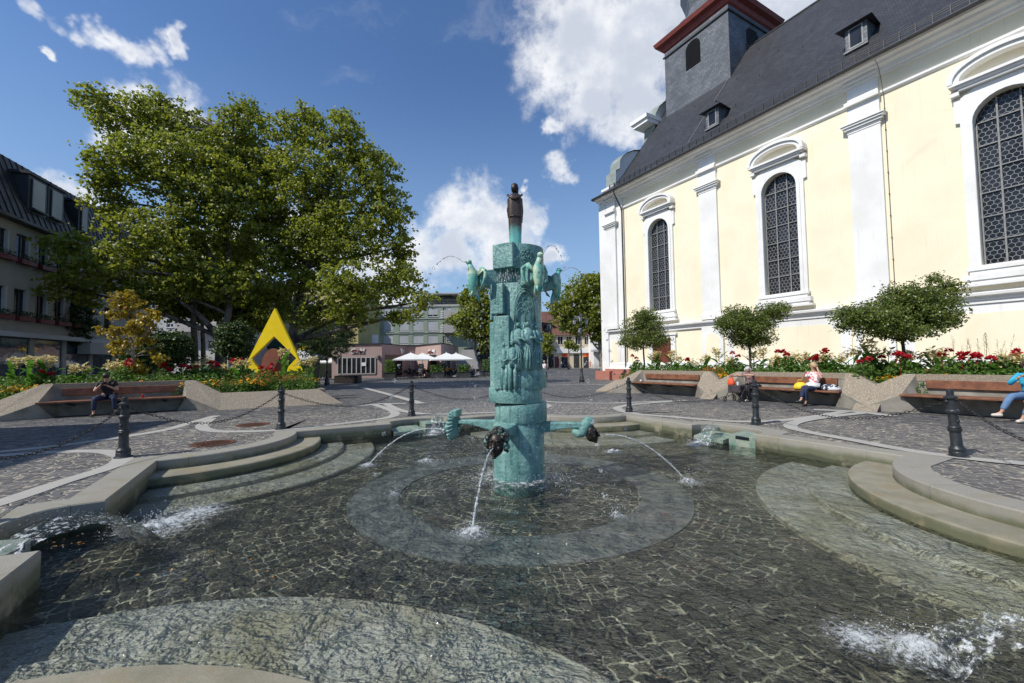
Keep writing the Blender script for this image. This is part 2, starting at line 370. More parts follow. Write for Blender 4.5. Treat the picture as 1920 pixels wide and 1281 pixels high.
    def build(s, name, mats, parent=None, smooth=False, bevel=0, fix=True):
        me = bpy.data.meshes.new(name); me.from_pydata(s.v, [], s.f)
        for m_ in (mats if isinstance(mats, (list, tuple)) else [mats]): me.materials.append(MATS[m_])
        if len(me.materials) > 1: me.polygons.foreach_set('material_index', s.mi)
        if fix:
            bm = bmesh.new(); bm.from_mesh(me); bmesh.ops.recalc_face_normals(bm, faces=bm.faces); bm.to_mesh(me); bm.free()
        if smooth: me.polygons.foreach_set('use_smooth', [True]*len(me.polygons))
        me.update()
        o = bpy.data.objects.new(name, me); COL.objects.link(o)
        if parent: o.parent = parent
        if smooth == 'auto':
            bm = bmesh.new(); bm.from_mesh(me)
            for e in bm.edges:
                if len(e.link_faces) == 2 and e.calc_face_angle(0) > R(35): e.smooth = False
            bm.to_mesh(me); bm.free()
        if bevel:
            b = o.modifiers.new('bevel', 'BEVEL'); b.width = bevel; b.segments = 2; b.limit_method = 'ANGLE'; b.angle_limit = R(40)
        return o
def tag(o, label=None, cat=None, group=None, kind=None):
    if label: o['label'] = label
    if cat: o['category'] = cat
    if group: o['group'] = group
    if kind: o['kind'] = kind
    return o
def thing(name, label, cat, loc=(0, 0, 0), rz=0, group=None):
    o = bpy.data.objects.new(name, None); COL.objects.link(o); o.location = loc; o.rotation_euler = (0, 0, rz)
    return tag(o, label, cat, group)
def copytree(o, parent=None):
    c = o.copy(); COL.objects.link(c); c.parent = parent
    for ch in list(o.children): copytree(ch, c)
    return c
def arc(cx, cy, r, a0, a1, n): return [(cx+r*math.cos(R(a0+(a1-a0)*i/n)), cy+r*math.sin(R(a0+(a1-a0)*i/n))) for i in range(n+1)]
def text(body, name, size, mat_, parent, mtx, ext=.02, align='CENTER', shear=0, spacing=1.0):
    cu = bpy.data.curves.new(name, 'FONT'); cu.body = body; cu.size = size; cu.extrude = ext; cu.align_x = align; cu.align_y = 'CENTER'
    cu.shear = shear; cu.space_character = spacing; cu.resolution_u = 3; cu.offset = size*.012
    t = bpy.data.objects.new('tmp', cu); COL.objects.link(t); dg = bpy.context.evaluated_depsgraph_get(); dg.update()
    me = bpy.data.meshes.new_from_object(t.evaluated_get(dg)); bpy.data.objects.remove(t)
    me.name = name; me.materials.clear(); me.materials.append(MATS[mat_])
    o = bpy.data.objects.new(name, me); COL.objects.link(o); o.parent = parent; o.matrix_local = mtx
    return o
# ================================================================ POOL (square of half-width 4.8 whose corners are cut by round step lobes)
WZ = -0.27; HW = 4.8; KW = .38
AX = R(163.5)                                   # direction of the left lobe (a corner of the square)
cax, sax = math.cos(AX), math.sin(AX)
def side_pt(k, w, d, z=0.0):                    # side k: d = distance out along the side's normal, w = along it
    a = AX+R(45)+k*R(90)                        # normal of the side
    nx, ny = math.cos(a), math.sin(a); tx, ty = -math.sin(a), math.cos(a)
    return (FC[0]+nx*d+tx*w, FC[1]+ny*d+ty*w, z)
def corner(k): return side_pt(k, HW, HW)
N0, N1, ND = -.62, .80, .62                     # the spout notch
def pool_line(out):                             # closed list of inner (out=0) or outer (out=1) kerb points
    pts = []
    e = KW*out
    NA, NB = N0-e*.75, N1+e*.75
    for k in range(4):
        w0 = HW-(math.sqrt((1.98-KW*out)**2-(KW*out)**2) if out else 1.98)
        for i in range(6): pts.append(side_pt(k, -w0+(NA+w0)*i/5, HW+e))
        for i in range(1, 14):                  # recess
            t = math.pi*i/14; c = (N0+N1)/2; h = (N1-N0)/2
            pts.append(side_pt(k, c-(h+e*.75)*math.cos(t) if out else c-h*math.cos(t)*(1.0), HW+e+(ND)*math.sin(t)**.55))
        for i in range(6): pts.append(side_pt(k, NB+(w0-NB)*i/5, HW+e))
        r = 1.98-KW*out; a0 = math.pi+ (math.asin(KW*out/r) if out else 0)
        # lobe about the square's corner, from this side to the next one
        for i in range(1, 24):
            t = i/24; lo = 0 if not out else math.asin(KW/r)
            an = lo+(math.pi/2-2*lo)*t           # 0 along this side, 90 along next side
            pts.append(side_pt(k, HW-r*math.cos(an), HW-r*math.sin(an)+0*0))
    return pts
# the lobe bulges into the pool: fix orientation (distance shrinks inwards)
IN_ = pool_line(0); OUT_ = pool_line(1)
def outw(i, L):
    return L[i]
n_ = len(IN_)
# ground with the pool cut out of it
def ground():
    b = B(); rings = [[(x, y, 0.0) for x, y, z in OUT_]]
    ang = [math.atan2(y-FC[1], x-FC[0]) for x, y, z in OUT_]
    ang0 = ang[0]; un = []; prev = None
    for a in ang:
        if prev is not None:
            while a-prev > math.pi: a -= 2*math.pi
            while a-prev < -math.pi: a += 2*math.pi
        un.append(a); prev = a
    un = [ang0+2*math.pi*i/n_*(1 if un[-1] > un[0] else -1)*.7+u*.0+(u-ang0)*.3 for i, u in enumerate(un)]
    for r in (7.6, 9, 10.5, 12, 14, 16, 18, 20.5, 23, 26, 30, 36, 45, 60, 90, 150, 300, 700):
        rings.append([(FC[0]+r*math.cos(a), FC[1]+r*math.sin(a), zg(0, FC[1]+r*math.sin(a))) for a in un])
    for R_ in rings: b.v += R_
    for j in range(len(rings)-1):
        for i in range(n_):
            b.f.append([j*n_+i, j*n_+(i+1) % n_, (j+1)*n_+(i+1) % n_, (j+1)*n_+i]); b.mi.append(0)
    o = b.build('ground', 'cobbles'); tag(o, kind='structure'); return o
ground()
basin = thing('fountain_basin', 'sunken stone fountain basin with kerb, round steps and corner spouts filled with water', 'fountain basin', (FC[0], FC[1], 0))
def loc(p): return (p[0]-FC[0], p[1]-FC[1], p[2])
def kerb():
    # individual kerb stones: runs of quads with a small gap, 0.16 tall above the water line and down to the floor
    b = B(); run = 0; i = 0
    pin = [Vector(loc(p)) for p in IN_]; pout = [Vector(loc(p)) for p in OUT_]
    acc_ = 0; start = 0; segs = []
    for i in range(n_):
        acc_ += (pin[(i+1) % n_]-pin[i]).length
        if acc_ > 1.0 or i == n_-1: segs.append((start, i+1)); start = i+1; acc_ = 0
    top = .012
    for s0, s1 in segs:
        idx = [k % n_ for k in range(s0, s1+1)]; m = len(idx); vs = []; fs = []
        for q, k in enumerate(idx):
            a, c = pin[k].copy(), pout[k].copy(); jitter = 0
            if q == 0: nx = pin[idx[1]]-a; nx.normalize(); a += nx*.003; c += nx*.003
            if q == m-1: nx = pin[idx[-2]]-a; nx.normalize(); a += nx*.003; c += nx*.003
            d = (a-c); d.z = 0; d.normalize()
            vs += [a+Vector((0, 0, -.75)), a+Vector((0, 0, top-.014)), a-d*.012+Vector((0, 0, top)), c+d*.004+Vector((0, 0, top)), c+Vector((0, 0, -.1))]
        for q in range(m-1):
            for e in range(4): fs.append((q*5+e, q*5+e+1, (q+1)*5+e+1, (q+1)*5+e))
        fs += [(0, 1, 2, 3, 4), tuple((m-1)*5+e for e in range(5))]
        b.add(vs, fs)
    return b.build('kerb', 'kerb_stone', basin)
kerb()
# floor, ring, steps
b = B(); b.poly([loc((*side_pt(k, w, 6.9)[:2], -.45)) for k in range(4) for w in (-6.9, 6.9)]); b.build('pool_floor', 'pool_cobbles', basin)
def annulus(r0, r1, z0, z1, name, mat_, par, n=96, bevel=0):
    b = B(); b.sweep([(r0, z0), (r0, z1), (r1, z1), (r1, z0)], [(0, 0, math.cos(2*math.pi*i/n), math.sin(2*math.pi*i/n)) for i in range(n)], True)
    return b.build(name, mat_, par, bevel=bevel)
annulus(1.74, 2.40, -.47, -.435, 'ring_band', 'ring_stone', basin)
def side_at(k, an, r):                       # point on an arc about corner k
    return side_pt(k, HW-r*math.cos(an), HW-r*math.sin(an))
LOBES = [(2.45, 1.95, -.15, 'step_stone'), (2.92, 2.4, -.315, 'wet_step_stone'), (3.55, 2.87, -.385, 'wet_step_stone')]
for k in range(4):
    for j, (r1, r0, z, mt) in enumerate(LOBES):
        b = B(); m = 40; vs = []; fs = []
        for i in range(m+1):
            ex = .0; an = -ex+(math.pi/2+2*ex)*i/m
            for r, zz in ((r0, z), (r1-.02, z), (r1, z-.015), (r1, -.64)):
                vs.append(loc((*side_at(k, an, r)[:2], zz)))
        fs = [(i*4+e, i*4+e+1, (i+1)*4+e+1, (i+1)*4+e) for i in range(m) for e in range(3)]
        b.add(vs, fs); b.build('step', mt, basin)
# bronze spouts in the four notches
for k, (wa_, wb_, fr_) in enumerate(((.10, .78, .30), (-.60, -.02, .30), (-.60, -.05, .03), (-.60, -.05, .05))):
    def LP(w, d, z): return loc((*side_pt(k, w, d)[:2], z))
    b = B(); xs = [wa_+i*(wb_-wa_)/8 for i in range(9)]; vs = []; fs = []
    for i, w in enumerate(xs):
        back = HW+max(fr_+.1, .12+.46*math.sin(math.pi*min(1, max(0.001, (w-N0)/(N1-N0))))**.55)
        vs += [LP(w, HW+.01+fr_, -.5), LP(w, HW+.01+fr_, -.075), LP(w, back, -.05), LP(w, back, -.5)]
    fs = [(i*4+e, i*4+(e+1) % 4, (i+1)*4+(e+1) % 4, (i+1)*4+e) for i in range(8) for e in range(4)]+[(0, 1, 2, 3), (35, 34, 33, 32)]
    b.add(vs, fs); sp_ = b.build('spout_block', 'green_stain', basin)
    b = B(); q = [LP(w, d, z) for z in (-.14, -.08) for d in (HW+fr_-.0, HW+fr_+.03) for w in (wa_+.12, wa_+.40)]
    b.add(q, [(0, 2, 3, 1), (4, 5, 7, 6), (0, 1, 5, 4), (2, 6, 7, 3), (0, 4, 6, 2), (1, 3, 7, 5)]); b.build('slot', 'dark_glass', sp_)
    if k < 2: continue
    b = B(); q = [LP(w, d, z-(HW+.5-d)*.12) for z in (-.22, -.14) for d in (HW-.02, HW+.5) for w in (.04, N1-.06)]
    b.add(q, [(0, 2, 3, 1), (4, 5, 7, 6), (0, 1, 5, 4), (2, 6, 7, 3), (0, 4, 6, 2), (1, 3, 7, 5)]); b.build('spout_tray', 'green_stain', basin)
# water: one gently rippled sheet
def water_sheet():
    b = B(); m = 150; vs = []; L = 5.6; idx = {}
    for i in range(m+1):
        for j in range(m+1):
            w = -L+2*L*i/m; d = -L+2*L*j/m
            x, y, z = side_pt(0, w, d)
            r = math.hypot(x-FC[0], y-FC[1])
            z = WZ+.012*mnoise.noise(Vector((x*1.7, y*1.7, 3)))+.006*mnoise.noise(Vector((x*5, y*5, 8)))+.008*math.exp(-r*.8)*math.sin(r*15)
            vs.append((x, y, z))
    b.v = vs
    for i in range(m):
        for j in range(m): b.f.append([i*(m+1)+j, (i+1)*(m+1)+j, (i+1)*(m+1)+j+1, i*(m+1)+j+1]); b.mi.append(0)
    o = b.build('water', 'water', None, smooth=True); tag(o, kind='structure')
water_sheet()
# fallen leaves and coins of colour lying in the shallows: stuff
b = B()
for i in range(34):
    q = G(*rnd.choice([(rnd.uniform(75, 165), rnd.uniform(995, 1025)), (rnd.uniform(75, 165), rnd.uniform(995, 1025)), (rnd.uniform(120, 520), rnd.uniform(1030, 1090))]), WZ+.012)
    if abs((Vector(q)-Vector((*FC, 0))).length) > 5.2: continue
    a = rnd.uniform(0, 6.3); s = rnd.uniform(.008, .024); c, s_ = math.cos(a)*s, math.sin(a)*s
    b.add([(q.x+c, q.y+s_, q.z), (q.x-s_*.5, q.y+c*.5, q.z+.003), (q.x-c, q.y-s_, q.z), (q.x+s_*.5, q.y-c*.5, q.z+.003)], [(0, 1, 2, 3)])
simple('fallen_leaf', (.45, .17, .02), (.30, .20, .05), 3, .5)
tag(b.build('fallen_leaves', 'fallen_leaf'), 'small orange fallen leaves drifting on the dark pool water', 'leaves', None, 'stuff')
# ---------------------------------------------------------------- light stone bands set in the paving
def pol(r, a): return (FC[0]+r*math.cos(R(a)), FC[1]+r*math.sin(R(a)))
def smooth_path(pts, n=8):
    P_ = [Vector((*p, 0)) if len(p) == 2 else Vector(p) for p in pts]; out = []
    for i in range(len(P_)-1):
        p0, p1, p2, p3 = P_[max(i-1, 0)], P_[i], P_[i+1], P_[min(i+2, len(P_)-1)]
        for k in range(n):
            t = k/n; out.append(.5*((2*p1)+(p2-p0)*t+(2*p0-5*p1+4*p2-p3)*t*t+(3*p1-p0-3*p2+p3)*t**3))
    out.append(P_[-1]); return out
def ribbon(b, path, w, z=.004):
    n = len(path)
    for i, p in enumerate(path):
        d = path[min(i+1, n-1)]-path[max(i-1, 0)]; d.normalize(); s_ = Vector((-d.y, d.x, 0))*w/2
        for q in (p+s_, p-s_): b.v.append((q.x, q.y, zg(q.x, q.y)+z))
    o = len(b.v)-2*n
    for i in range(n-1): b.f.append([o+2*i, o+2*i+1, o+2*i+3, o+2*i+2]); b.mi.append(0)
b = B(); z_ = .004
petal = [(10.2, 119.7), (8.2, 119.2), (6.95, 120.2), (6.2, 123.5), (5.93, 129), (5.90, 137), (5.93, 144), (6.15, 149), (6.65, 153), (7.5, 155), (8.6, 152.5), (10.0, 147.3)]
outer = [(10.6, 145.2), (9.4, 152), (8.75, 157), (8.55, 163.5), (8.75, 170), (9.4, 175), (10.6, 181.8)]
for k in range(4):
    for mir in (0, 1):
        pp = [(r, (327-a if mir else a)-90*k) for r, a in petal]
        ribbon(b, smooth_path([pol(r, a) for r, a in pp]), .26, z_); z_ += .0012
    ribbon(b, smooth_path([pol(r, a-90*k) for r, a in outer]), .26, z_); z_ += .0012
    ribbon(b, smooth_path([pol(9.9, 113.4-90*k), pol(10.25, 118.5-90*k), pol(9.9, 123.5-90*k)]), .34, z_); z_ += .0012
tag(b.build('paving_bands', 'band_stone'), kind='structure')
b = B()
for l in [[(560, 724), (760, 722), (920, 724)], [(1030, 723), (1130, 722), (1250, 727)], [(680, 727), (720, 738), (790, 758)], [(1020, 708), (1060, 707), (1100, 707)]]:
    ribbon(b, smooth_path([tuple(G(*p)) for p in l], 6), .35, z_); z_ += .0012
tag(b.build('paving_lines', 'band_stone'), kind='structure')
# manholes
b = B(); m_ = []
def manhole(c, r, rot, lab):
    t = thing('manhole_cover', lab, 'manhole cover', (c[0], c[1], zg(c[0], c[1])), rot, 'cast iron manhole covers in the cobbles')
    b = B(); b.lathe([(r, -.02), (r, .012), (r-.05, .016), (r-.06, .010), (r-.09, .010), (.01, .010)], n=32); b.build('rim', 'rust_iron', t)
    b = B(); k = int((r-.1)/.06)
    for i in range(-k, k+1):
        for j in range(-k, k+1):
            if math.hypot(i, j)*.06 < r-.11: b.box(i*.06-.02, i*.06+.02, j*.06-.02, j*.06+.02, .009, .020)
    b.build('tread_plate', 'rust_iron', t)
manhole(G(400, 832), .36, .4, 'round rusty iron manhole cover nearest the curved pool steps')
manhole(G(474, 797), .36, .1, 'round rusty iron manhole cover near the left planter, behind the second bollard')

# ================================================================ FOUNTAIN COLUMN
col = thing('fountain_column', 'tall turquoise bronze fountain column with reliefs, bird arms and mask spouts standing in the pool', 'fountain column', (FC[0], FC[1], 0))
def fz(y): return H+(678-y)/124.0
def drum(b, r0, z0, z1, dx=0, dy=0, r1=None, a0=0, a1=360, n=48, tilt=0.0):
    r1 = r1 or r0; k = max(6, int(n*(a1-a0)/360)); full = (a1-a0) >= 360
    prof = [(r0*.985, z0), (r0, z0+.012), (r1, z1-.014), (r1*.985, z1)]
    vs = []
    for i in range(k if full else k+1):
        a = R(a0+(a1-a0)*i/k); w = 1+.012*math.sin(3*a+z0*5)
        for r, z in prof: vs.append((dx+r*w*math.cos(a), dy+r*w*math.sin(a), z+tilt*math.cos(a)))
    m = len(vs)//4
    if not full: vs += [(dx, dy, z0), (dx, dy, z1)]
    fs = [(i*4+e, ((i+1) % m)*4+e, ((i+1) % m)*4+e+1, i*4+e+1) for i in range(m if full else m-1) for e in range(3)]
    if full: fs += [tuple(i*4 for i in range(m)), tuple(i*4+3 for i in range(m))]
    else:
        c0, c1 = m*4, m*4+1
        fs += [(c0, (i+1)*4, i*4) for i in range(m-1)]+[(c1, i*4+3, (i+1)*4+3) for i in range(m-1)]
        fs += [(c0, 0, 1, 2, 3, c1), (c0, c1, (m-1)*4+3, (m-1)*4+2, (m-1)*4+1, (m-1)*4)]
    b.add(vs, fs)
b = B()
drum(b, .378, -.62, fz(786)); drum(b, .39, fz(788), fz(754), .035, 0, tilt=.012); drum(b, .40, fz(752), fz(726), -.035, 0, tilt=-.01)
drum(b, .36, fz(730), fz(536), .02, .02); drum(b, .385, fz(727), fz(691), .05, 0, a0=-90-30, a1=70)
drum(b, .27, fz(545), fz(505), 0, .03)
drum(b, .385, fz(511), fz(466), .03, .02)
b.build('shaft', 'teal_patina', col, smooth='auto')
# facetted blocks and panels on the shaft
def slab(b, a, d, w, t, z0, z1, off=0, taper=1.0):                   # upright slab facing angle a at distance d
    ca, sa = math.cos(R(a)), math.sin(R(a)); o = Vector((ca*d-sa*off, sa*d+ca*off, 0)); X = Vector((-sa, ca, 0)); Y = Vector((ca, sa, 0))
    v = []
    for z, k in ((z0, 1), (z1, taper)):
        for y in (-t, 0):
            for x in (-w/2*k, w/2*k): v.append(o+X*x+Y*y+Vector((0, 0, z)))
    b.add(v, [(0, 2, 3, 1), (4, 5, 7, 6), (0, 1, 5, 4), (2, 6, 7, 3), (0, 4, 6, 2), (1, 3, 7, 5)])
b = B()
slab(b, 240, .405, .34, .35, fz(510), fz(465)); slab(b, 250, .41, .24, .3, fz(727), fz(596), -.10); slab(b, 246, .43, .2, .3, fz(592), fz(538), -.13)
slab(b, 215, .36, .2, .25, fz(600), fz(540), -.1); slab(b, 222, .40, .25, .3, fz(727), fz(605), -.05)
b.build('side_panels', 'teal_patina', col, bevel=.012)
# gothic tracery relief on the shaft
def on_shaft(a, z, r=.385): return Vector((.02+r*math.cos(R(a)), .02+r*math.sin(R(a)), z))
b = B(); A0 = 285.0; dz = fz(608); dg_ = lambda u: A0+math.degrees(u/.375)
def rel(pts, rr): b.tube([on_shaft(dg_(u), z) for u, z in pts], rr, 6)
zt = fz(548); zs_ = fz(585)
hw = .155
rel([(-hw, dz)]+[(-hw, zs_)]+[(-hw*math.cos(R(t)), zs_+(zt-zs_)*math.sin(R(t))) for t in range(10, 171, 16)]+[(hw, zs_), (hw, dz)], .012)
rel([(-hw*.8, dz)]+[(-hw*.8*math.cos(R(t)), zs_-.02+(zt-zs_-.02)*math.sin(R(t))) for t in range(0, 181, 20)]+[(hw*.8, dz)], .007)
for c_ in (-.062, .062):
    rel([(c_-.055, dz), (c_-.055, zs_-.06)]+[(c_-.055*math.cos(R(t)), zs_-.06+.07*math.sin(R(t))) for t in range(20, 161, 20)]+[(c_+.055, zs_-.06), (c_+.055, dz)], .006)
for c_, z in ((0, zs_+.13), (-.06, zs_+.06), (.06, zs_+.06), (0, zs_+.03)):
    rel([(c_+.038*math.cos(R(t)), z+.038*math.sin(R(t))) for t in range(0, 361, 30)], .006)
b.build('tracery_relief', 'teal_patina', col, smooth=True)
b = B()                                                              # round seal on the top drum
for rr in (.115, .095, .05):
    b.tube([Vector((.03+.392*math.cos(R(290)+rr*math.cos(R(t))/.39), .02+.392*math.sin(R(290)+rr*math.cos(R(t))/.39), fz(490)+rr*math.sin(R(t)))) for t in range(0, 361, 20)], .006, 6)
for q in range(26):
    a = R(290)+rnd.uniform(-.09, .09)/.39; z = fz(490)+rnd.uniform(-.08, .08)
    b.ell((.03+.388*math.cos(a), .02+.388*math.sin(a), z), (.014, .014, .018), 6, 4)
b.build('seal_relief', 'teal_patina', col, smooth=True)
for i, q in enumerate('ANNO'):                                       # raised letters on the band
    a = 281+i*10; mt = Matrix.Translation((.05+.386*math.cos(R(a)), .386*math.sin(R(a)), fz(709))) @ Matrix.Rotation(R(a+90), 4, 'Z') @ Matrix.Rotation(R(90), 4, 'X')
    text('IIUI'[i], 'letter', .13, 'teal_patina', col, mt, .008)
# relief figures: robed people standing on the ledges
def robed(a, z0, h, w, hood=True, out=.40, arm=0, bare=False):
    b = B(); ca, sa = math.cos(R(a)), math.sin(R(a)); X = Vector((-sa, ca, 0)); Y = Vector((ca, sa, 0)); o = Vector((.02+ca*out, .02+sa*out, z0))
    def E_(u, v, z, rx, ry, rz, n=10): 
        m = Matrix((X, Y, Vector((0, 0, 1)))).transposed().to_4x4(); b.ell(o+X*u+Y*v+Vector((0, 0, z)), (rx, ry, rz), n, 8, m)
    def T_(pts, r, n=8): b.tube([o+X*p[0]+Y*p[1]+Vector((0, 0, p[2])) for p in pts], r, n)
    if bare:
        for s_ in (-1, 1): T_([(s_*w*.22, .01, 0), (s_*w*.22, .0, h*.25), (s_*w*.2, 0, h*.5)], [w*.13, w*.15, w*.2])
        T_([(0, 0, h*.45), (0, 0, h*.6), (0, 0, h*.78), (0, 0, h*.84)], [w*.30, w*.27, w*.36, w*.13], 10)
        for s_ in (-1, 1): T_([(s_*w*.33, 0, h*.79), (s_*w*.38, .02, h*.62), (s_*w*(.1), .05, h*.58)], [w*.10, w*.09, w*.07])
    else:
        T_([(0, 0, 0), (0, .0, h*.2), (0, 0, h*.45), (0, 0, h*.7), (0, 0, h*.80), (0, 0, h*.85)], [w*.46, w*.36, w*.40, w*.43, w*.34, w*.13], 12)
        for k in range(-2, 3): T_([(k*w*.19, w*.44*math.cos(k*.55), 0), (k*w*.15+w*.04, w*.40*math.cos(k*.5), h*.3), (k*w*.06-w*.06, w*.38, h*.52)], [w*.085, w*.065, w*.03], 6)
        for s_ in (-1, 1): T_([(s_*w*.38, w*.1, h*.78), (s_*w*.44, w*.30, h*.62), (s_*w*.05, w*.52, h*(.59+.05*s_))], [w*.12, w*.12, w*.08])
    E_(0, .01, h*.92, w*.15, w*.17, h*.055)
    E_(0, w*.18, h*.915, w*.04, w*.05, h*.02, 6)
    if hood: E_(0, -.005, h*.925, w*.21, w*.16, h*.075); T_([(-w*.2, 0, h*.93), (-w*.22, 0, h*.86), (-w*.3, 0, h*.79)], [w*.05, w*.07, w*.06], 6); T_([(w*.2, 0, h*.93), (w*.22, 0, h*.86), (w*.3, 0, h*.79)], [w*.05, w*.07, w*.06], 6)
    else:
        for t in range(6): E_(w*.13*math.cos(t), .0, h*.945+w*.08*math.sin(t), w*.08, w*.1, w*.08, 6)
    return b.build('relief_figure', 'teal_patina', col, smooth=True)
zl = fz(692); hl = fz(606)-fz(692)
robed(268, zl, hl*1.0, .20, True, .365); robed(289, zl, hl*1.02, .22, True, .365); robed(313, zl, hl*.97, .19, True, .36)
zl2 = fz(727); hh = fz(638)-fz(727)
robed(257, zl2, hh, .17, False, .43, bare=True); robed(240, zl2, hh*.97, .16, False, .425, bare=True); robed(225, zl2, hh*.95, .15, False, .42, bare=True)
# lower arms with masks
def arm(a, kind):
    ca, sa = math.cos(R(a)), math.sin(R(a)); X = Vector((ca, sa, 0)); Y = Vector((-sa, ca, 0)); zc = fz(798)
    hs = 1.0
    def PT(u, v, w):
        if hs != 1: u = 1.06+(u-1.06)*hs; v *= hs; w = w*hs-.055
        return X*u+Y*v+Vector((0, 0, zc+w))
    b = B(); n = 16; vs = []; fs = []
    for i in range(n+1):
        t = i/n; u = .33+.70*t; hgt = .155-.105*math.sin(t*math.pi*.62)**1.2+(.02*t if kind != 'shell' else .0); wd = .075-.025*t
        topz = .085 if i > 1 else .10
        for v, w in ((-wd, topz), (wd, topz), (wd, topz-hgt-.02), (-wd, topz-hgt-.02)): vs.append(PT(u, v, w))
    fs = [(i*4+e, i*4+(e+1) % 4, (i+1)*4+(e+1) % 4, (i+1)*4+e) for i in range(n) for e in range(4)]+[(0, 1, 2, 3), (n*4+3, n*4+2, n*4+1, n*4)]
    b.add(vs, fs); ar = b.build('spout_arm', 'teal_patina', col, bevel=.02)
    m4 = Matrix((X, Y, Vector((0, 0, 1)))).transposed().to_4x4()
    b = B()
    if kind == 'shell':                                              # shaggy lion-like mask seen from behind: layered locks round a disc
        b.ell(PT(1.06, 0, -.02), (.07, .17, .20), 14, 10, m4)
        for ring_, (rr, cnt) in enumerate(((.16, 15), (.11, 11))):
            for q in range(cnt+6):
                t = 2*math.pi*q/(cnt+6)+ring_*.2; c_, s_ = math.cos(t), math.sin(t)
                b.tube([PT(1.0-ring_*.03, c_*rr*.5, s_*rr*.5), PT(1.02, c_*rr*1.0, s_*rr*1.05+.0), PT(1.09, c_*rr*1.2, s_*rr*1.35-.02), PT(1.11, c_*rr*1.05, s_*rr*1.42-.02)], [.018, .024, .022, .006], 6)
        b.ell(PT(1.14, 0, -.05), (.07, .07, .07), 10, 8, m4)
        b.build('mask', 'teal_patina', ar, smooth=True)
        b = B(); b.box(-.05, .05, -.1, .1, 0, .12); vv = [PT(1.0+p[0], p[1], .12+p[2]) for p in b.v]; b.v = [tuple(v) for v in vv]; b.build('crest', 'teal_patina', ar, bevel=.02)
    else:
        dk = 'dark_bronze'; hs = 1.14 if kind == 'curls' else .95
        if kind == 'curl':                                           # a wave of hair rolling up behind the head
            pts = [PT(.80, 0, .03), PT(.88, 0, -.02), PT(.95, 0, .0), PT(.99, 0, .09), PT(1.06, 0, .17), PT(1.12, 0, .17)]
            b.tube(pts, [.05, .07, .085, .09, .08, .05], 10); b.tube([PT(.83, -.02, .07), PT(.83, .02, .07)], .03, 8)
            b.build('hair_curl', 'green_stain' if False else 'teal_patina', ar, smooth=True); b = B()
        hc = PT(1.07, 0, -.01)
        b.ell(hc, (.085*hs, .088*hs, .13*hs), 18, 14, m4)                       # skull and face
        b.ell(PT(1.10, 0, -.06), (.065*hs, .062*hs, .085*hs), 14, 10, m4)
        b.tube([PT(1.145, 0, .03), PT(1.175, 0, -.015), PT(1.19, 0, -.045), PT(1.165, 0, -.06)], [.015*hs, .019*hs, .028*hs, .016*hs], 8)   # nose
        for s_ in (-1, 1):
            b.ell(PT(1.138, s_*.037, .018), (.018, .018, .010), 8, 6, m4)                                   # eyes
            b.tube([PT(1.15, s_*.012, .038), PT(1.148, s_*.04, .045), PT(1.12, s_*.068, .03)], .014*hs, 6)         # brows
            b.ell(PT(1.125, s_*.045, -.045), (.028*hs, .026*hs, .03*hs), 8, 6, m4)                                   # cheeks
            b.ell(PT(1.06, s_*.09, -.01), (.018, .01, .03), 8, 6, m4)
        b.tube([PT(1.150, -.028, -.088), PT(1.166, 0, -.086), PT(1.150, .028, -.088)], .014*hs, 6)                 # lips
        b.tube([PT(1.148, -.022, -.108), PT(1.162, 0, -.112), PT(1.148, .022, -.108)], .013*hs, 6)
        b.ell(PT(1.14, 0, -.138), (.026, .03, .02), 8, 6, m4)
        b.build('mask', dk, ar, smooth=True)
        b = B()                                                      # wreath of curls
        for q in range(120 if kind == 'curls' else 0):
            t = rnd.uniform(-.35, math.pi+.35); ph = rnd.uniform(-.9, .55); c_, s_ = math.cos(t), math.sin(t)
            rr = .085+rnd.uniform(0, .04)
            p = PT(1.05+.09*math.sin(ph), c_*rr, .0+s_*rr*1.25+.005); b.ell(p, tuple([rnd.uniform(.022, .038)]*3), 7, 5)
        for s_ in ((-1, 1) if kind == 'curls' else ()):
            for q in range(4): b.ell(PT(1.04+rnd.uniform(-.03, .04), s_*rnd.uniform(.095, .125), -.02-q*.022), tuple([rnd.uniform(.018, .028)]*3), 7, 5)
        if kind == 'curls': b.build('hair', 'worn_bronze', ar, smooth=True)
arm(254, 'curls'); arm(344, 'curl'); arm(164, 'shell'); arm(74, 'curls')
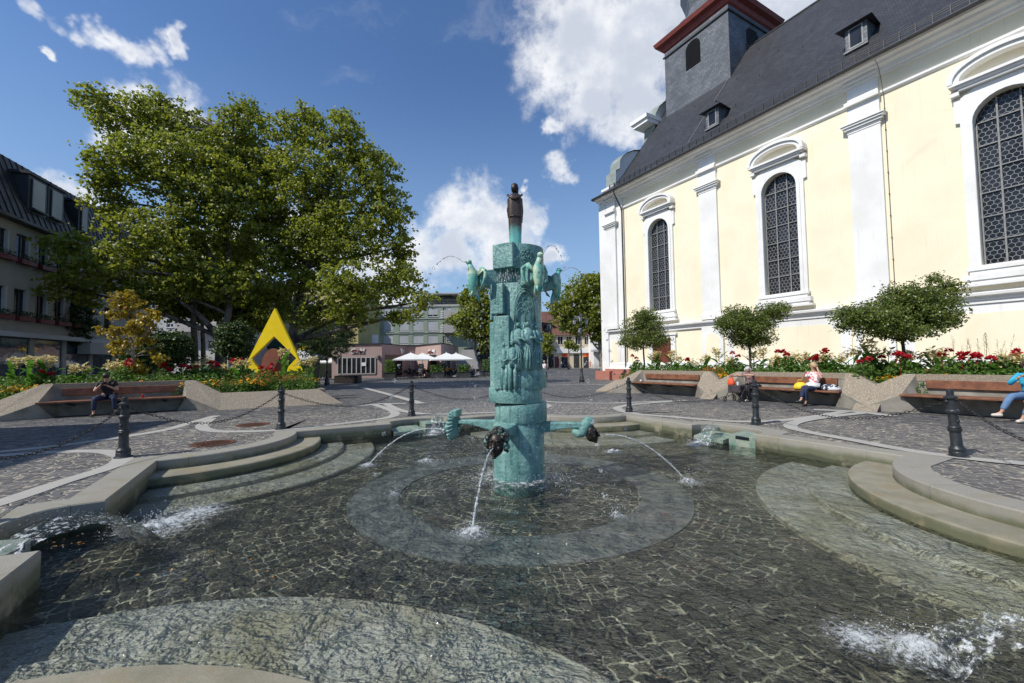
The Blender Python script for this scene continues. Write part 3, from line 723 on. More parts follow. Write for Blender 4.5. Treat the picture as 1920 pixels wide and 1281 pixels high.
# bird arms and birds
for a in (205, 295, 25, 115):
    ca, sa = math.cos(R(a)), math.sin(R(a)); X = Vector((ca, sa, 0)); Y = Vector((-sa, ca, 0)); Z = Vector((0, 0, 1))
    b = B(); vs = []; zc = fz(526)
    for u, w, h_ in ((.12, .11, .15), (.38, .10, .135), (.62, .07, .105)):
        for v, z in ((-w, h_), (w, h_), (w, -h_), (-w, -h_)): vs.append(X*u+Y*v+Z*(zc+z))
    b.add(vs, [(i*4+e, i*4+(e+1) % 4, (i+1)*4+(e+1) % 4, (i+1)*4+e) for i in range(2) for e in range(4)]+[(0, 1, 2, 3), (11, 10, 9, 8)])
    ar = b.build('bird_arm', 'teal_patina', col, bevel=.015)
    def Q(u, v, z): return X*u+Y*v+Z*(fz(526)+z)
    b = B()                                                          # upright bird hanging from the arm's end, beak outward
    b.tube([Q(.70, 0, -.26), Q(.71, 0, -.16), Q(.70, 0, -.04), Q(.71, 0, .07), Q(.73, 0, .15), Q(.75, 0, .20)], [.028, .06, .085, .075, .045, .035], 12)
    b.ell(Q(.76, 0, .225), (.045, .042, .042), 10, 8, Matrix((X, Y, Z)).transposed().to_4x4())
    b.tube([Q(.79, 0, .228), Q(.84, 0, .225)], [.018, .004], 8)
    for s_ in (-1, 1): b.ell(Q(.775, s_*.032, .235), (.009, .009, .009), 6, 4)
    for s_ in (-1, 1): b.tube([Q(.72, s_*.035, -.2), Q(.75, s_*.04, -.27)], [.02, .012], 6)
    bd = b.build('bird', 'bird_bronze', ar, smooth=True)
    for s_ in (-1, 1):                                               # arched wings of layered feathers
        b = B()
        for q in range(6):
            t = q/5
            b.tube([Q(.66, s_*.05, .02), Q(.61-.02*t, s_*(.11+.03*t), .13-.02*t), Q(.57, s_*(.15+.035*t), .10-.06*t), Q(.57+.03*t, s_*(.16+.02*t), -.04-.05*t), Q(.60+.04*t, s_*(.13-.015*q*.5), -.17-.03*t)],
                   [.02, .035, .035, .028, .008], 7, flat=.6)
        b.build('wing', 'bird_bronze', bd, smooth=True)
    b = B(); b.tube([Q(.66, 0, -.14), Q(.63, 0, -.26), Q(.60, 0, -.33)], [.04, .05, .015], 8, flat=.5); b.build('tail', 'bird_bronze', bd, smooth=True)
# the draped figure on top, its back to the square
st = thing('statue', 'slim dark bronze draped figure standing on top of the fountain column', 'statue', (FC[0]-.005, FC[1]+.02, fz(466)))
prof = [(0, .098, .085), (.04, .096, .085), (.15, .098, .085), (.32, .106, .09), (.46, .112, .092), (.55, .115, .095), (.62, .114, .095), (.72, .112, .095), (.80, .108, .09), (.835, .098, .08), (.86, .075, .065), (.872, .04, .045)]
b = B(); n = 20; vs = []
for z, rx, ry in prof:
    for k in range(n):
        t = 2*math.pi*k/n; sq = (abs(math.cos(t))**4+abs(math.sin(t))**4)**-.25; fold = 1+.03*math.sin(9*t)*(z < .55)
        vs.append((rx*sq*.93*fold*math.cos(t), ry*sq*.93*fold*math.sin(t), z))
b.add(vs, [(i*n+k, i*n+(k+1) % n, (i+1)*n+(k+1) % n, (i+1)*n+k) for i in range(len(prof)-1) for k in range(n)]+[tuple((len(prof)-1)*n+k for k in range(n)), tuple(range(n))])
b.tube([(0, 0, .86), (0, 0, .92)], [.034, .032], 10)
b.build('robe', 'statue_bronze', st, smooth=True)
b = B(); b.tube([(-.11, -.03, .85), (-.06, -.088, .79), (0, -.10, .765), (.06, -.088, .79), (.11, -.03, .85)], [.018, .02, .022, .02, .018], 8)
b.tube([(-.10, 0, .50), (-.112, -.01, .62), (-.102, 0, .8)], [.012, .016, .014], 8); b.tube([(.10, 0, .42), (.112, -.01, .6), (.102, 0, .8)], [.012, .016, .014], 8)
b.tube([(-.09, -.085, .50), (0, -.10, .51), (.1, -.085, .485)], .008, 6)
b.build('mantle', 'statue_bronze', st, smooth=True)
b = B(); b.ell((0, .005, .955), (.046, .055, .065), 14, 10); b.build('head', 'dark_bronze', st, smooth=True)
b = B(); b.tube([(.0, -.012, 1.035), (0, -.012, 1.015), (0, -.015, .955), (.0, -.012, .90)], [.025, .052, .060, .050], 14, flat=.9); b.tube([(.03, -.03, .96), (.035, -.03, .875)], [.03, .018], 8); b.build('hair', 'dark_bronze', st, smooth=True)

# ---------------------------------------------------------------- water jets, spray and foam
def jet(p0, p1, rise, r0, name, label, cat='water jet', drops=60, mat_='jet_water', solid=1.0, group='water jets of the fountain', kind=None):
    p0, p1 = Vector(p0), Vector(p1); b = B(); n = 26; pts = []
    for i in range(n+1):
        t = i/n; p = p0.lerp(p1, t); p.z = p0.z+(p1.z-p0.z)*(t*t)*1.0+rise*4*t*(1-t)*.5
        p += Vector((mnoise.noise(p*9), mnoise.noise(p*9+Vector((5, 5, 5))), 0))*.006; pts.append(p)
    k = max(2, int(len(pts)*solid))
    b.tube(pts[:k], [r0*(1+.5*(i/n))*(1+.35*mnoise.noise(Vector((i*.9, r0*99, p0.x)))) for i in range(k)], 7)
    for i in range(drops):
        t = rnd.random()**.6; q = pts[min(n, int(t*n))]; s = .006+.022*t
        c = q+Vector((rnd.gauss(0, s*.5), rnd.gauss(0, s*.5), rnd.gauss(0, s*.6))); rr = rnd.uniform(.0016, .0045)*(1+t*.5)
        b.ell(c, (rr, rr, rr*rnd.uniform(1, 2.2)), 6, 4)
    o = b.build(name, mat_, None, smooth=True); tag(o, label, cat, group, kind); return pts
def mouth(a, u=1.165, z=.0): return (FC[0]+u*math.cos(R(a)), FC[1]+u*math.sin(R(a)), fz(798)-.10+z)
def landing(px, py): q = G(px, py, WZ); return (q.x, q.y, WZ)
L1 = landing(884, 1003); L2 = landing(1292, 908); L3 = landing(688, 876); L4 = (FC[0]+.75, FC[1]+2.6, WZ)
jet(mouth(254), L1, .08, .008, 'water_jet', 'water jet pouring from the mask facing the camera down to the near ring', drops=140)
jet(mouth(344), L2, .12, .006, 'water_jet', 'thin water jet arcing right from the right hand mask into the pool', drops=60)
jet(mouth(164), L3, .16, .008, 'water_jet', 'water jet arcing left from the shaggy mask towards the round steps', drops=60)
jet(mouth(74), L4, .12, .007, 'water_jet', 'water jet falling behind the column on its far side', drops=30)
for a, lab, tgt in ((205, 'broken stream of drops from the left bird beak falling towards the left', (840, 690)), (295, 'broken stream of drops from the front right bird beak', (1200, 968)), (25, 'broken stream of drops arcing from the rear right bird beak', (1130, 800)), (115, 'broken stream of drops from the bird beak hidden behind the column', (880, 800))):
    p0 = (FC[0]+.85*math.cos(R(a)), FC[1]+.85*math.sin(R(a)), fz(526)+.22)
    e = Vector(p0); e.x = FC[0]+2.1*math.cos(R(a)); e.y = FC[1]+2.1*math.sin(R(a)); e.z = WZ
    jet(p0, e, .55, .0035, 'water_drops', lab, drops=330, solid=.34, kind='stuff')
def foam_patch(c, r, name, label, n=14, z=.014, sq=1.0, rot=0.0, hump=.05, splashes=40, hgt=.12):
    b = B(); vs = [(0, 0, hump)]; m = 20
    for j in range(1, n+1):
        for k in range(m):
            t = 2*math.pi*k/m; rr = r*1.5*j/n; x, y = rr*math.cos(t), rr*math.sin(t)*sq
            hz = hump*math.exp(-(rr/r*2.2)**2)*(1+1.5*mnoise.noise(Vector((x*9, y*9, c[0]))))+.012*max(0, mnoise.noise(Vector((x*14, y*14, 2))))
            vs.append((x, y, hz))
    fs = [(0, 1+k, 1+(k+1) % m) for k in range(m)]+[(1+j*m+k, 1+(j+1)*m+k, 1+(j+1)*m+(k+1) % m, 1+j*m+(k+1) % m) for j in range(n-1) for k in range(m)]
    b.add([(x/r, y/r, zz) for x, y, zz in vs], fs)
    o = b.build(name, 'foam', None, smooth=True); o.location = (c[0], c[1], WZ+z); o.scale = (r, r, 1); o.rotation_euler.z = rot
    tag(o, label, 'foam', 'white water where the jets land', 'stuff')
    b = B()
    for i in range(splashes):
        t = rnd.uniform(0, 6.3); rr = abs(rnd.gauss(0, r*.5)); hh_ = abs(rnd.gauss(0, hgt)); q = rnd.uniform(.0007, .0030)*min(1.9, Vector(c).length/3)
        b.ell((c[0]+rr*math.cos(t), c[1]+rr*math.sin(t), WZ+.02+hh_*math.exp(-rr/r)), (q, q, q*1.5), 6, 4)
    if splashes: tag(b.build('splash_drops', 'droplet_water', None, smooth=True), 'drops thrown up where the jet lands', 'water drops', 'splashing drops', 'stuff')
foam_patch(L1, .30, 'foam', 'white foam under the front jet', hgt=.10, splashes=160)
foam_patch(L2, .26, 'foam', 'white foam under the right jet', splashes=50)
foam_patch(L3, .26, 'foam', 'white foam under the left jet by the steps', splashes=50)
foam_patch(landing(740, 932), .13, 'foam', 'small foam patch left of the column'); foam_patch(landing(1158, 972), .16, 'foam', 'small foam patch right in front of the column', splashes=90)
foam_patch(landing(1150, 850), .3, 'foam', 'faint foam far right behind the column', splashes=10); foam_patch(landing(800, 868), .3, 'foam', 'faint foam behind left')
foam_patch((FC[0], FC[1], WZ), .98, 'foam', 'ring of white water round the column foot', splashes=900, hgt=.12, hump=.03)
# broad sheets shooting out of the four corner spouts
def sheet(p0, p1, name, label, wd=.5, lift=.2, fr=.62):
    p0 = Vector(p0); p0.z = -.1; p1 = Vector(p1); p1.z = WZ; d = (p1-p0); d.z = 0; L = d.length; d.normalize(); sd2 = Vector((-d.y, d.x, 0)); sid = p0.x*3
    b = B(); nu, nv = 46, 18; vs = []
    def mid(t): q = p0.lerp(p1, t); q.z = -.1+lift*4*t*(1-t)+(WZ+.1)*t**3; return q
    for i in range(nu+1):
        t = i/nu; c = mid(t)
        for j in range(nv+1):
            s_ = j/nv-.5; q = c+sd2*s_*wd*(.7+.9*t); n1 = mnoise.noise(Vector((t*L*4+sid, s_*3, 1)))*.06*(.3+t)+mnoise.noise(Vector((t*L*13, s_*12, sid)))*.016*(.3+t)
            vs.append(q+Vector((0, 0, n1-abs(s_)*.10*t))+d*n1*.8)
    b.add(vs, [(i*(nv+1)+j, (i+1)*(nv+1)+j, (i+1)*(nv+1)+j+1, i*(nv+1)+j+1) for i in range(nu) for j in range(nv)])
    for i in range(1100):
        t = rnd.random()**.7; q = mid(t)+sd2*rnd.gauss(0, wd*.4)+Vector((0, 0, abs(rnd.gauss(0, .035)))); rr = rnd.uniform(.0007, .0030)*min(1.6, q.length/3); b.ell(q, (rr, rr, rr), 6, 4)
    tag(b.build(name, 'sheet_water', None, smooth=True), label, 'water sheet', 'wide water sheets from the corner spouts')
    q = p1+d*fr*.35; foam_patch(q, fr*1.15, 'foam', label.replace('sheet of water', 'foam under the sheet'), splashes=260, rot=math.atan2(d.y, d.x), sq=.7, hgt=.09, hump=.05)
    q = p1+d*fr*1.2; foam_patch(q, fr*1.0, 'foam', label.replace('sheet of water', 'thin drifting foam beyond the sheet'), splashes=20, rot=math.atan2(d.y, d.x), sq=.55, hump=.012)
sheet(G(-45, 1050, 0), G(262, 1003, WZ), 'water_sheet', 'broad clear sheet of water leaping from the left foreground spout', .42, .22, .52)
sheet(G(2080, 1205, 0), G(1760, 1235, WZ), 'water_sheet', 'sheet of water leaping from the right foreground spout', .26, .12, .30)
sheet(G(1346, 808, -.1), G(1316, 832, WZ), 'water_sheet', 'small sheet of water at the far right spout below the kerb', .22, .16, .30)
sheet(G(825, 795, -.1), G(818, 812, WZ), 'water_sheet', 'small sheet of water at the far left spout behind the shaggy mask', .25, .22, .30)
# falling drops round the column
b = B()
for i in range(5200):
    t = rnd.uniform(0, 6.3); r = .36+abs(rnd.gauss(0, .55)); z = WZ+rnd.random()**2.1*3.2
    q = rnd.uniform(.0012, .0042); b.ell((FC[0]+r*math.cos(t), FC[1]+r*math.sin(t), z), (q, q, q*rnd.uniform(1, 2.5)), 5, 3)
tag(b.build('falling_drops', 'droplet_water'), 'fine drops raining down round the fountain column', 'water drops', None, 'stuff')
b = B()
for i in range(160):                                                 # water running off the ledge under the top drum
    a = R(rnd.uniform(200, 330)); r = .33+rnd.uniform(0, .06); z = fz(511)-rnd.random()*.22; l = rnd.uniform(.02, .09)
    b.tube([(FC[0]+r*math.cos(a), FC[1]+r*math.sin(a), z), (FC[0]+r*math.cos(a)*1.01, FC[1]+r*math.sin(a)*1.01, z-l)], rnd.uniform(.0015, .004), 5)
tag(b.build('dripping_water', 'jet_water'), 'threads of water dripping below the top drum', 'dripping water', None, 'stuff')
# ================================================================ CHURCH (local x = along the wall towards the camera, y = depth into the church)
TH = R(29.5); OFF = 25.645
na = Vector((math.cos(TH), math.sin(TH), 0)); aa = Vector((math.sin(TH), -math.cos(TH), 0))
def hitp(px, py, N, c):
    r = ray(px, py); t = (c-N[2]*H)/(N[0]*r[0]+N[1]*r[1]+N[2]*r[2]); p = Vector((r[0]*t, r[1]*t, H+r[2]*t))
    return p.dot(aa), p.dot(na)-OFF, p.z                              # s, q, z
def weather(name, c1, c2):
    m, g = newmat(name); oc = g.n('ShaderNodeTexCoord').outputs['Object']
    c = g.mix(g.ramp(g.noise(oc, .45, 5, .6), .40, .65), c1, c2)
    st = g.noise(g.vm('MULTIPLY', oc, (5, 5, .22)), 1.6, 5, .65); c = g.mix(g.ramp(st, .56, .74, 0, .30), c, tuple(v*.62 for v in c2))
    lowz = g.ramp(g.math('ADD', g.sep(oc)[2], g.math('MULTIPLY', g.noise(oc, 1.4, 5, .7), 1.6)), 1.9, .9, 0, .45); c = g.mix(lowz, c, (.36, .32, .25))
    c = g.mix(g.ramp(g.vor(oc, .9, 'DISTANCE_TO_EDGE', 1), .006, .0, 0, .12), c, tuple(v*.5 for v in c2))
    finish(g, P(g, c, .85, g.bump(g.noise(oc, 24, 4), .14, .01)))
weather('white_plaster', (.80, .79, .765), (.72, .705, .67)); weather('cream_plaster', (.87, .78, .585), (.82, .725, .53))
simple('lead_grey', (.22, .225, .225), (.30, .30, .295), 3, .6)
simple('window_bars', (.20, .20, .20), (.26, .26, .25), 5, .6)
simple('roof_trim', (.03, .032, .034), (.05, .05, .05), 5, .5)
simple('red_paint', (.20, .03, .018), (.14, .022, .014), 2, .6)
simple('copper_green', (.20, .235, .21), (.29, .32, .30), 1.5, .6, .2, 12)
simple('red_door', (.17, .045, .025), (.11, .03, .018), 3, .5, .2, 20)
def slate(name, c1, c2, sc, rowh, ax, bump=.5):
    m, g = newmat(name); oc = g.n('ShaderNodeTexCoord').outputs['Object']; x, y, z = g.sep(oc)
    u = x if ax == 'x' else y if ax == 'y' else g.math('ADD', x, y)
    v = g.combine(g.math('ADD', u, g.math('MULTIPLY', z, .0 if rowh > .2 else .35)), g.math('MULTIPLY', z, 1.0), 0)
    br = g.n('ShaderNodeTexBrick', i_Scale=1.0, i_Mortar_Size=.012, i_Brick_Width=sc, i_Row_Height=rowh, i_Bias=-.1)
    g.set(br.inputs['Vector'], v); g.set(br.inputs['Color1'], c1); g.set(br.inputs['Color2'], c2); g.set(br.inputs['Mortar'], tuple(k*.3 for k in c1))
    c = g.mix(g.ramp(g.noise(oc, .8, 5, .6), .35, .7, 0, .55), br.outputs[0], tuple(k*.65 for k in c1))
    fr = g.math('FRACT', g.math('DIVIDE', z, rowh))
    h = g.math('SUBTRACT', g.math('MULTIPLY', fr, -.7), g.math('MULTIPLY', br.outputs[1], .8))
    finish(g, P(g, c, .5, g.bump(h, bump, .02), 0, .5))
slate('roof_slate', (.030, .031, .036), (.056, .058, .064), .26, .17, 'x')
slate('tower_slate', (.095, .105, .118), (.17, .18, .198), .34, .21, 'xy')
CHL = 'large cream and white baroque church with slate roof and tower behind the right flower bed'
ch = thing('church', CHL, 'church', na*OFF, TH-math.pi/2)
S0, S1 = -27.9, 7.0
WINS = [-22.35, -13.5, -4.65, 4.2]; PILS = [-18.07, -9.32, -.45]
WW, SILL, SPR, TOP = 1.95, 5.15, 11.2, 12.17
def archpts(cx, w, z0, zs, zt, n=14):
    return [(cx-w/2, z0), (cx+w/2, z0)]+[(cx+w/2*math.cos(math.pi*i/n), zs+(zt-zs)*math.sin(math.pi*i/n)) for i in range(n+1)]
b = B(); b.wall([(S0, 3.9), (S1, 3.9), (S1, 15.4), (S0, 15.4)], [archpts(c, WW, SILL, SPR, TOP) for c in WINS], 0, .5, back=False)
b.box(S0, S1, .02, .5, -.4, 3.9); b.box(S0, S0+.5, .5, 18.6, -.4, 15.2); b.box(S1-.4, S1, .5, 18.6, -.4, 15.2); b.box(S0+.5, S1-.4, 18.1, 18.6, -.4, 15.2)
wl = b.build('wall', 'cream_plaster', ch)
def mold(s0, s1, prof, name='cornice', mt='white_plaster', par=ch):   # profile [(y, z)] run along x with closed ends
    b = B(); n = len(prof); b.add([(x, y, z) for x in (s0, s1) for y, z in prof], [(k, k+1, n+k+1, n+k) for k in range(n-1)]+[tuple(range(n)), tuple(range(n, 2*n))])
    return b.build(name, mt, par)
mold(S0-.75, S1, [(.02, 15.04), (-.13, 15.06), (-.15, 15.16), (-.27, 15.19), (-.31, 15.29), (-.34, 15.33), (-.60, 15.37), (-.66, 15.46), (-.86, 15.50), (-.95, 15.62), (.02, 15.64)])
mold(S0, S1, [(.02, 14.12), (-.07, 14.13), (-.13, 14.2), (-.13, 14.3), (-.06, 14.33), (.02, 14.34)], 'string_course')
mold(S0-.25, S1, [(.04, 3.56), (-.12, 3.58), (-.13, 3.72), (-.2, 3.76), (-.24, 3.86), (-.36, 3.9), (-.38, 4.0), (.02, 4.10)], 'dado_cornice')
mold(S0-.2, S1, [(.04, .6), (-.30, .72), (-.26, .86), (-.20, 1.0), (-.20, 1.18), (-.13, 1.26), (.04, 1.3)], 'white_plinth')
mold(S0-.45, S1, [(.04, -.45), (-.46, -.45), (-.46, .38), (-.36, .42), (-.36, .72), (.04, .74)], 'sandstone_plinth', 'red_sandstone')
b = B(); b.box(S0-1.3, S0+.5, -.75, .6, -.45, .55); b.build('corner_stone', 'red_sandstone', ch, bevel=.03)
def pilaster(s0, s1, pr):
    b = B(); b.box(s0, s1, -pr, 0, 4.1, 14.13)
    b.box(s0+.03, s1-.03, -pr+.004, 0, 14.33, 15.06); b.box(s0-.02, s1+.02, -pr-.12, 0, 15.065, 15.185); b.box(s0-.02, s1+.02, -pr-.26, 0, 15.195, 15.32)
    for z0, z1, e in ((4.1, 4.38, .12), (4.38, 4.5, .07), (4.5, 4.56, .03)): b.box(s0-e, s1+e, -pr-e, 0, z0, z1)
    for z0, z1, e in ((12.75, 12.8, .03), (12.86, 12.93, .05), (12.93, 13.05, .12), (13.05, 13.15, .2), (13.15, 13.2, .26)): b.box(s0-e, s1+e, -pr-e, 0, z0, z1)
    b.box(s0-.05, s1+.05, -pr-.19, 0, 14.125, 14.335)
    b.build('pilaster', 'white_plaster', ch)
    b = B(); b.box(s0-.12, s1+.12, -.16, 0.02, .88, 3.57); b.build('pedestal', 'white_plaster', ch)
    b = B(); b.wall([(s0+.16, 1.25), (s1-.16, 1.25), (s1-.16, 2.85), (s1-.3, 2.9), (s1-.36, 3.12), (s0+.36, 3.12), (s0+.3, 2.9), (s0+.16, 2.85)], [], -.168, -.1); b.build('panel', 'cream_plaster', ch)
for c in PILS: pilaster(c-.66, c+.66, .15)
pilaster(S0, S0+1.15, .3)
b = B(); b.box(S0+1.15, S0+1.8, -.12, .0, 4.1, 15.06); b.box(S0+1.15, S0+1.8, -.12, .02, .88, 3.57); b.build('pilaster', 'white_plaster', ch)
def window(c):
    fr = B(); w2 = WW/2; e = .36
    out = [(c-w2-e, SILL-.25), (c+w2+e, SILL-.25), (c+w2+e, 11.35), (c+w2+e+.16, 11.4), (c+w2+e+.16, 12.35), (c+w2+e-.1, 12.42), (c+w2-.1, 12.66), (c-w2+.1, 12.66), (c-w2-e+.1, 12.42), (c-w2-e-.16, 12.35), (c-w2-e-.16, 11.4), (c-w2-e, 11.35)]
    fr.wall(out, [archpts(c, WW-.02, SILL, SPR, TOP)], -.13, 0.01, back=False)
    inner = archpts(c, WW-.01, SILL+.005, SPR, TOP-.005); ring = archpts(c, WW+.34, SILL-.12, SPR, TOP+.17)
    fr.wall(ring, [inner], -.175, -.125, back=False)
    for z0, z1, k in ((4.95, 5.08, .32), (4.78, 4.95, .22), (4.55, 4.78, .42), (4.40, 4.55, .30), (4.3, 4.40, .52)): fr.box(c-w2-k-.12, c+w2+k+.12, -.10-k*.5, 0.01, z0, z1)
    f = fr.build('window_frame', 'white_plaster', ch)
    h = B(); n = 18                                                   # segmental hood with a moulding below
    def seg(r0, r1, y0, y1):
        ro, ri = [], []
        for i in range(n+1):
            t = math.pi*i/n; ro.append((c+(w2+r1)*math.cos(t), 12.98+(r1+.37)*math.sin(t)**.8)); ri.append((c+(w2+r0)*math.cos(t), 12.98+(r0+.37)*math.sin(t)**.8))
        h.wall(ro+ri[::-1], [], y0, y1, back=False)
    seg(.26, .52, -.42, .01); seg(.44, .60, -.52, .01)
    for z0, z1, k in ((12.68, 12.78, .30), (12.78, 12.88, .42), (12.88, 12.99, .58)): h.box(c-w2-k, c+w2+k, -.14-k*.62, .01, z0, z1)
    for s_ in (-1, 1): h.box(c+s_*(w2+.44)-.14, c+s_*(w2+.44)+.14, -.30, .01, 12.52, 12.70)
    h.build('window_hood', 'white_plaster', ch)
    g_ = B(); g_.poly([(x, .27, z) for x, z in archpts(c, WW, SILL, SPR, TOP)]); gl = g_.build('glass', 'dark_glass', ch)
    br = B()
    for i in (1, 2):
        x = c-w2+WW*i/3; zt = SPR+(TOP-SPR)*math.sqrt(1-((x-c)/w2)**2); br.box(x-.028, x+.028, .17, .235, SILL, zt)
    for i in range(0, 7):
        z = SILL+.05+1.0*i; hwid = w2 if z < SPR else w2*math.sqrt(max(0, 1-((z-SPR)/(TOP-SPR))**2)); br.box(c-hwid, c+hwid, .19, .25, z-.022, z+.022)
    br.box(c-w2+.02, c-w2+.07, .17, .25, SILL, SPR); br.box(c+w2-.07, c+w2-.02, .17, .25, SILL, SPR)
    br.build('glazing_bars', 'window_bars', ch)
    ld = B(); hx = .2; a_ = hx/math.sqrt(3); rows = int(7.4/(1.5*a_)); t_ = .0085
    def ins(x, z): return abs(x-c) < w2 and z > SILL and (z < SPR or ((x-c)/w2)**2+((z-SPR)/(TOP-SPR))**2 < 1)
    def strip(p, q):
        d = Vector((q[0]-p[0], q[1]-p[1])); d.normalize(); n_x, n_z = -d.y*t_, d.x*t_
        ld.add([(p[0]+n_x, .262, p[1]+n_z), (p[0]-n_x, .262, p[1]-n_z), (q[0]-n_x, .262, q[1]-n_z), (q[0]+n_x, .262, q[1]+n_z)], [(0, 1, 2, 3)])
    for r_ in range(rows):
        for k in range(-6, 7):
            x = c+k*hx+(hx/2 if r_ % 2 else 0); z = SILL+r_*1.5*a_
            for p, q in (((x-hx/2, z+a_/2), (x, z+a_)), ((x, z+a_), (x+hx/2, z+a_/2)), ((x+hx/2, z+a_/2), (x+hx/2, z-a_/2))):
                if ins(*p) and ins(*q): strip(p, q)
    ld.build('leading', 'lead_grey', ch, fix=False)
for c in WINS: window(c)
# lower zone: framed cream panels, door
def lowpanel(s0, s1, z0=1.35, z1=3.2, r=.45):
    b = B(); b.box(s0-.5, s1+.5, -.05, .015, .88, 3.57); b.build('panel_frame', 'white_plaster', ch)
    b = B(); pts = [(s0+r, z0), (s1-r, z0)]+[(s1-r+r*math.sin(R(t)), z0+r-r*math.cos(R(t))+0) for t in (30, 60, 90)]+[(s1, z1-.3), (s1-.35, z1-.25), (s1-.5, z1), (s0+.5, z1), (s0+.35, z1-.25), (s0, z1-.3)]+[(s0+r-r*math.sin(R(t)), z0+r-r*math.cos(R(t))) for t in (90, 60, 30)]
    b.wall(pts, [], -.058, 0); b.build('panel', 'cream_plaster', ch)
lowpanel(-16.6, -10.8); lowpanel(-7.9, -1.8); lowpanel(1.0, 6.2)
b = B(); b.box(-23.6, -21.1, -.10, 0.01, .3, 3.35); b.box(-23.75, -20.95, -.18, 0.01, 3.25, 3.4); b.build('door_frame', 'white_plaster', ch)
b = B(); b.box(-23.2, -21.5, -.13, -.02, -.2, 3.05); dr = b.build('door', 'red_door', ch)
b = B()
for s_ in (-23.1, -22.3):
    for z in (.15, 1.1, 2.05): b.box(s_, s_+.7, -.16, -.12, z, z+.75); b.box(s_+.12, s_+.58, -.18, -.12, z+.12, z+.63)
b.build('door_panel', 'red_door', dr, bevel=.02)
# roof
prof = [(-1.02, 15.66), (-.3, 16.1), (.6, 16.85), (1.7, 17.95), (9.3, 27.75)]
rp = prof+[(18.6-q, z) for q, z in prof[-2::-1]]
b = B(); n = len(rp); b.add([(x, q, z) for x in (S0+.05, S1) for q, z in rp], [(k, k+1, n+k+1, n+k) for k in range(n-1)]+[tuple(range(n)), tuple(range(n, 2*n))]); b.build('roof', 'roof_slate', ch)
b = B(); b.tube([(S0-.8, -1.1, 15.62), (S1, -1.1, 15.62)], .09, 8); b.tube([(S0-.85, -1.1, 15.62), (S0-.85, 1.0, 15.62)], .09, 8); b.box(S0-.75, S1, -1.05, -.95, 15.58, 15.68); b.build('gutter', 'roof_trim', ch)
b = B()
for zz in (.10, .20, .30): b.tube([(S0+.3, -.1+zz*.0, 16.36+zz), (S1, -.1, 16.36+zz)], .022, 4)
for i in range(60): x = S0+.4+i*.58; b.box(x-.02, x+.02, -.14, -.06, 16.2, 16.70)
b.build('snow_guard', 'roof_trim', ch)
b = B(); b.tube([(-26.05, -1.1, 15.6), (-26.0, -1.0, 15.2), (-26.0, -.3, 14.2), (-26.0, -.22, 13.9), (-26.0, -.22, .5)], .06, 8); b.build('downpipe', 'roof_trim', ch)
b = B(); b.tube([(-8.5, -1.0, 15.7), (-8.45, -.6, 15.2), (-8.5, -.2, 14.6), (-8.5, -.06, 13.8), (-8.5, -.05, 4.2)], .012, 5)
for i in range(9): b.ell((-8.5, -.05, 5+i*1.05), (.035, .04, .035), 6, 4)
b.build('lightning_wire', 'rust_iron', ch)
b = B(); b.tube([(S0+.1, 9.3, 27.8), (S1, 9.3, 27.8)], .09, 6); b.build('ridge', 'roof_trim', ch)
b = B()
for i in range(26):
    s_ = rnd.uniform(-26, 5); q = rnd.uniform(2.2, 8.4); z = 17.95+(q-1.7)*1.2895; b = B(); b.tube([(s_, q, z), (s_, q-.08, z+.16)], .02, 4); b.build('roof_hook', 'roof_trim', ch)
# lightning conductor down the slope
pa, pb_ = hitp(1365, 150, (-1.29*na.x, -1.29*na.y, 1), 17.95-1.29*1.7-1.29*OFF), hitp(1288, 272, (-1.29*na.x, -1.29*na.y, 1), 17.95-1.29*1.7-1.29*OFF)
b = B(); b.tube([(pa[0], pa[1], pa[2]+.05), (pb_[0], pb_[1], pb_[2]+.05)], .02, 4); b.build('roof_wire', 'lead_grey', ch)
# dormers
def dormer(s, q, name='dormer'):
    z = 17.95+(q-1.7)*1.2895 if q > 1.7 else 16.85+(q-.6); d = B(); w = .5
    d.box(s-w, s+w, q, q+1.9, z-.1, z+1.5); dm = d.build(name, 'tower_slate', ch)
    r_ = B(); zz = z+1.5
    r_.add([(s-w-.35, q-.32, zz-.12), (s+w+.35, q-.32, zz-.12), (s+w+.1, q+2.2, zz-.05), (s-w-.1, q+2.2, zz-.05), (s-w*.5, q-.05, zz+.28), (s+w*.5, q-.05, zz+.28), (s, q+.45, zz+.75), (s, q+2.2, zz+.7)],
           [(0, 1, 5, 4), (4, 5, 6), (0, 4, 6, 7, 3), (1, 2, 7, 6, 5), (0, 3, 2, 1)]); r_.build('dormer_roof', 'roof_slate', dm)
    g_ = B(); g_.box(s-.26, s+.26, q-.02, q+.02, z+.28, z+1.25); g_.build('pane', 'dark_glass', dm)
    g_ = B(); g_.wall([(s-.33, z+.2), (s+.33, z+.2), (s+.33, z+1.32), (s-.33, z+1.32)], [[(s-.26, z+.28), (s+.26, z+.28), (s+.26, z+1.25), (s-.26, z+1.25)]], q-.04, q+.01); g_.box(s-w-.05, s+w+.05, q-.14, q+.02, z+.04, z+.1); g_.build('frame', 'lead_grey', dm)
d1 = hitp(1337, 238, (-1.29*na.x, -1.29*na.y, 1), 17.95-1.29*1.7-1.29*OFF); d2 = hitp(1605, 90, (-1.29*na.x, -1.29*na.y, 1), 17.95-1.29*1.7-1.29*OFF)
dormer(d1[0]+.1, d1[1]-.2); dormer(d2[0]+.1, d2[1]-.2)
dormer(d2[0]+8.6, d2[1]-.2)
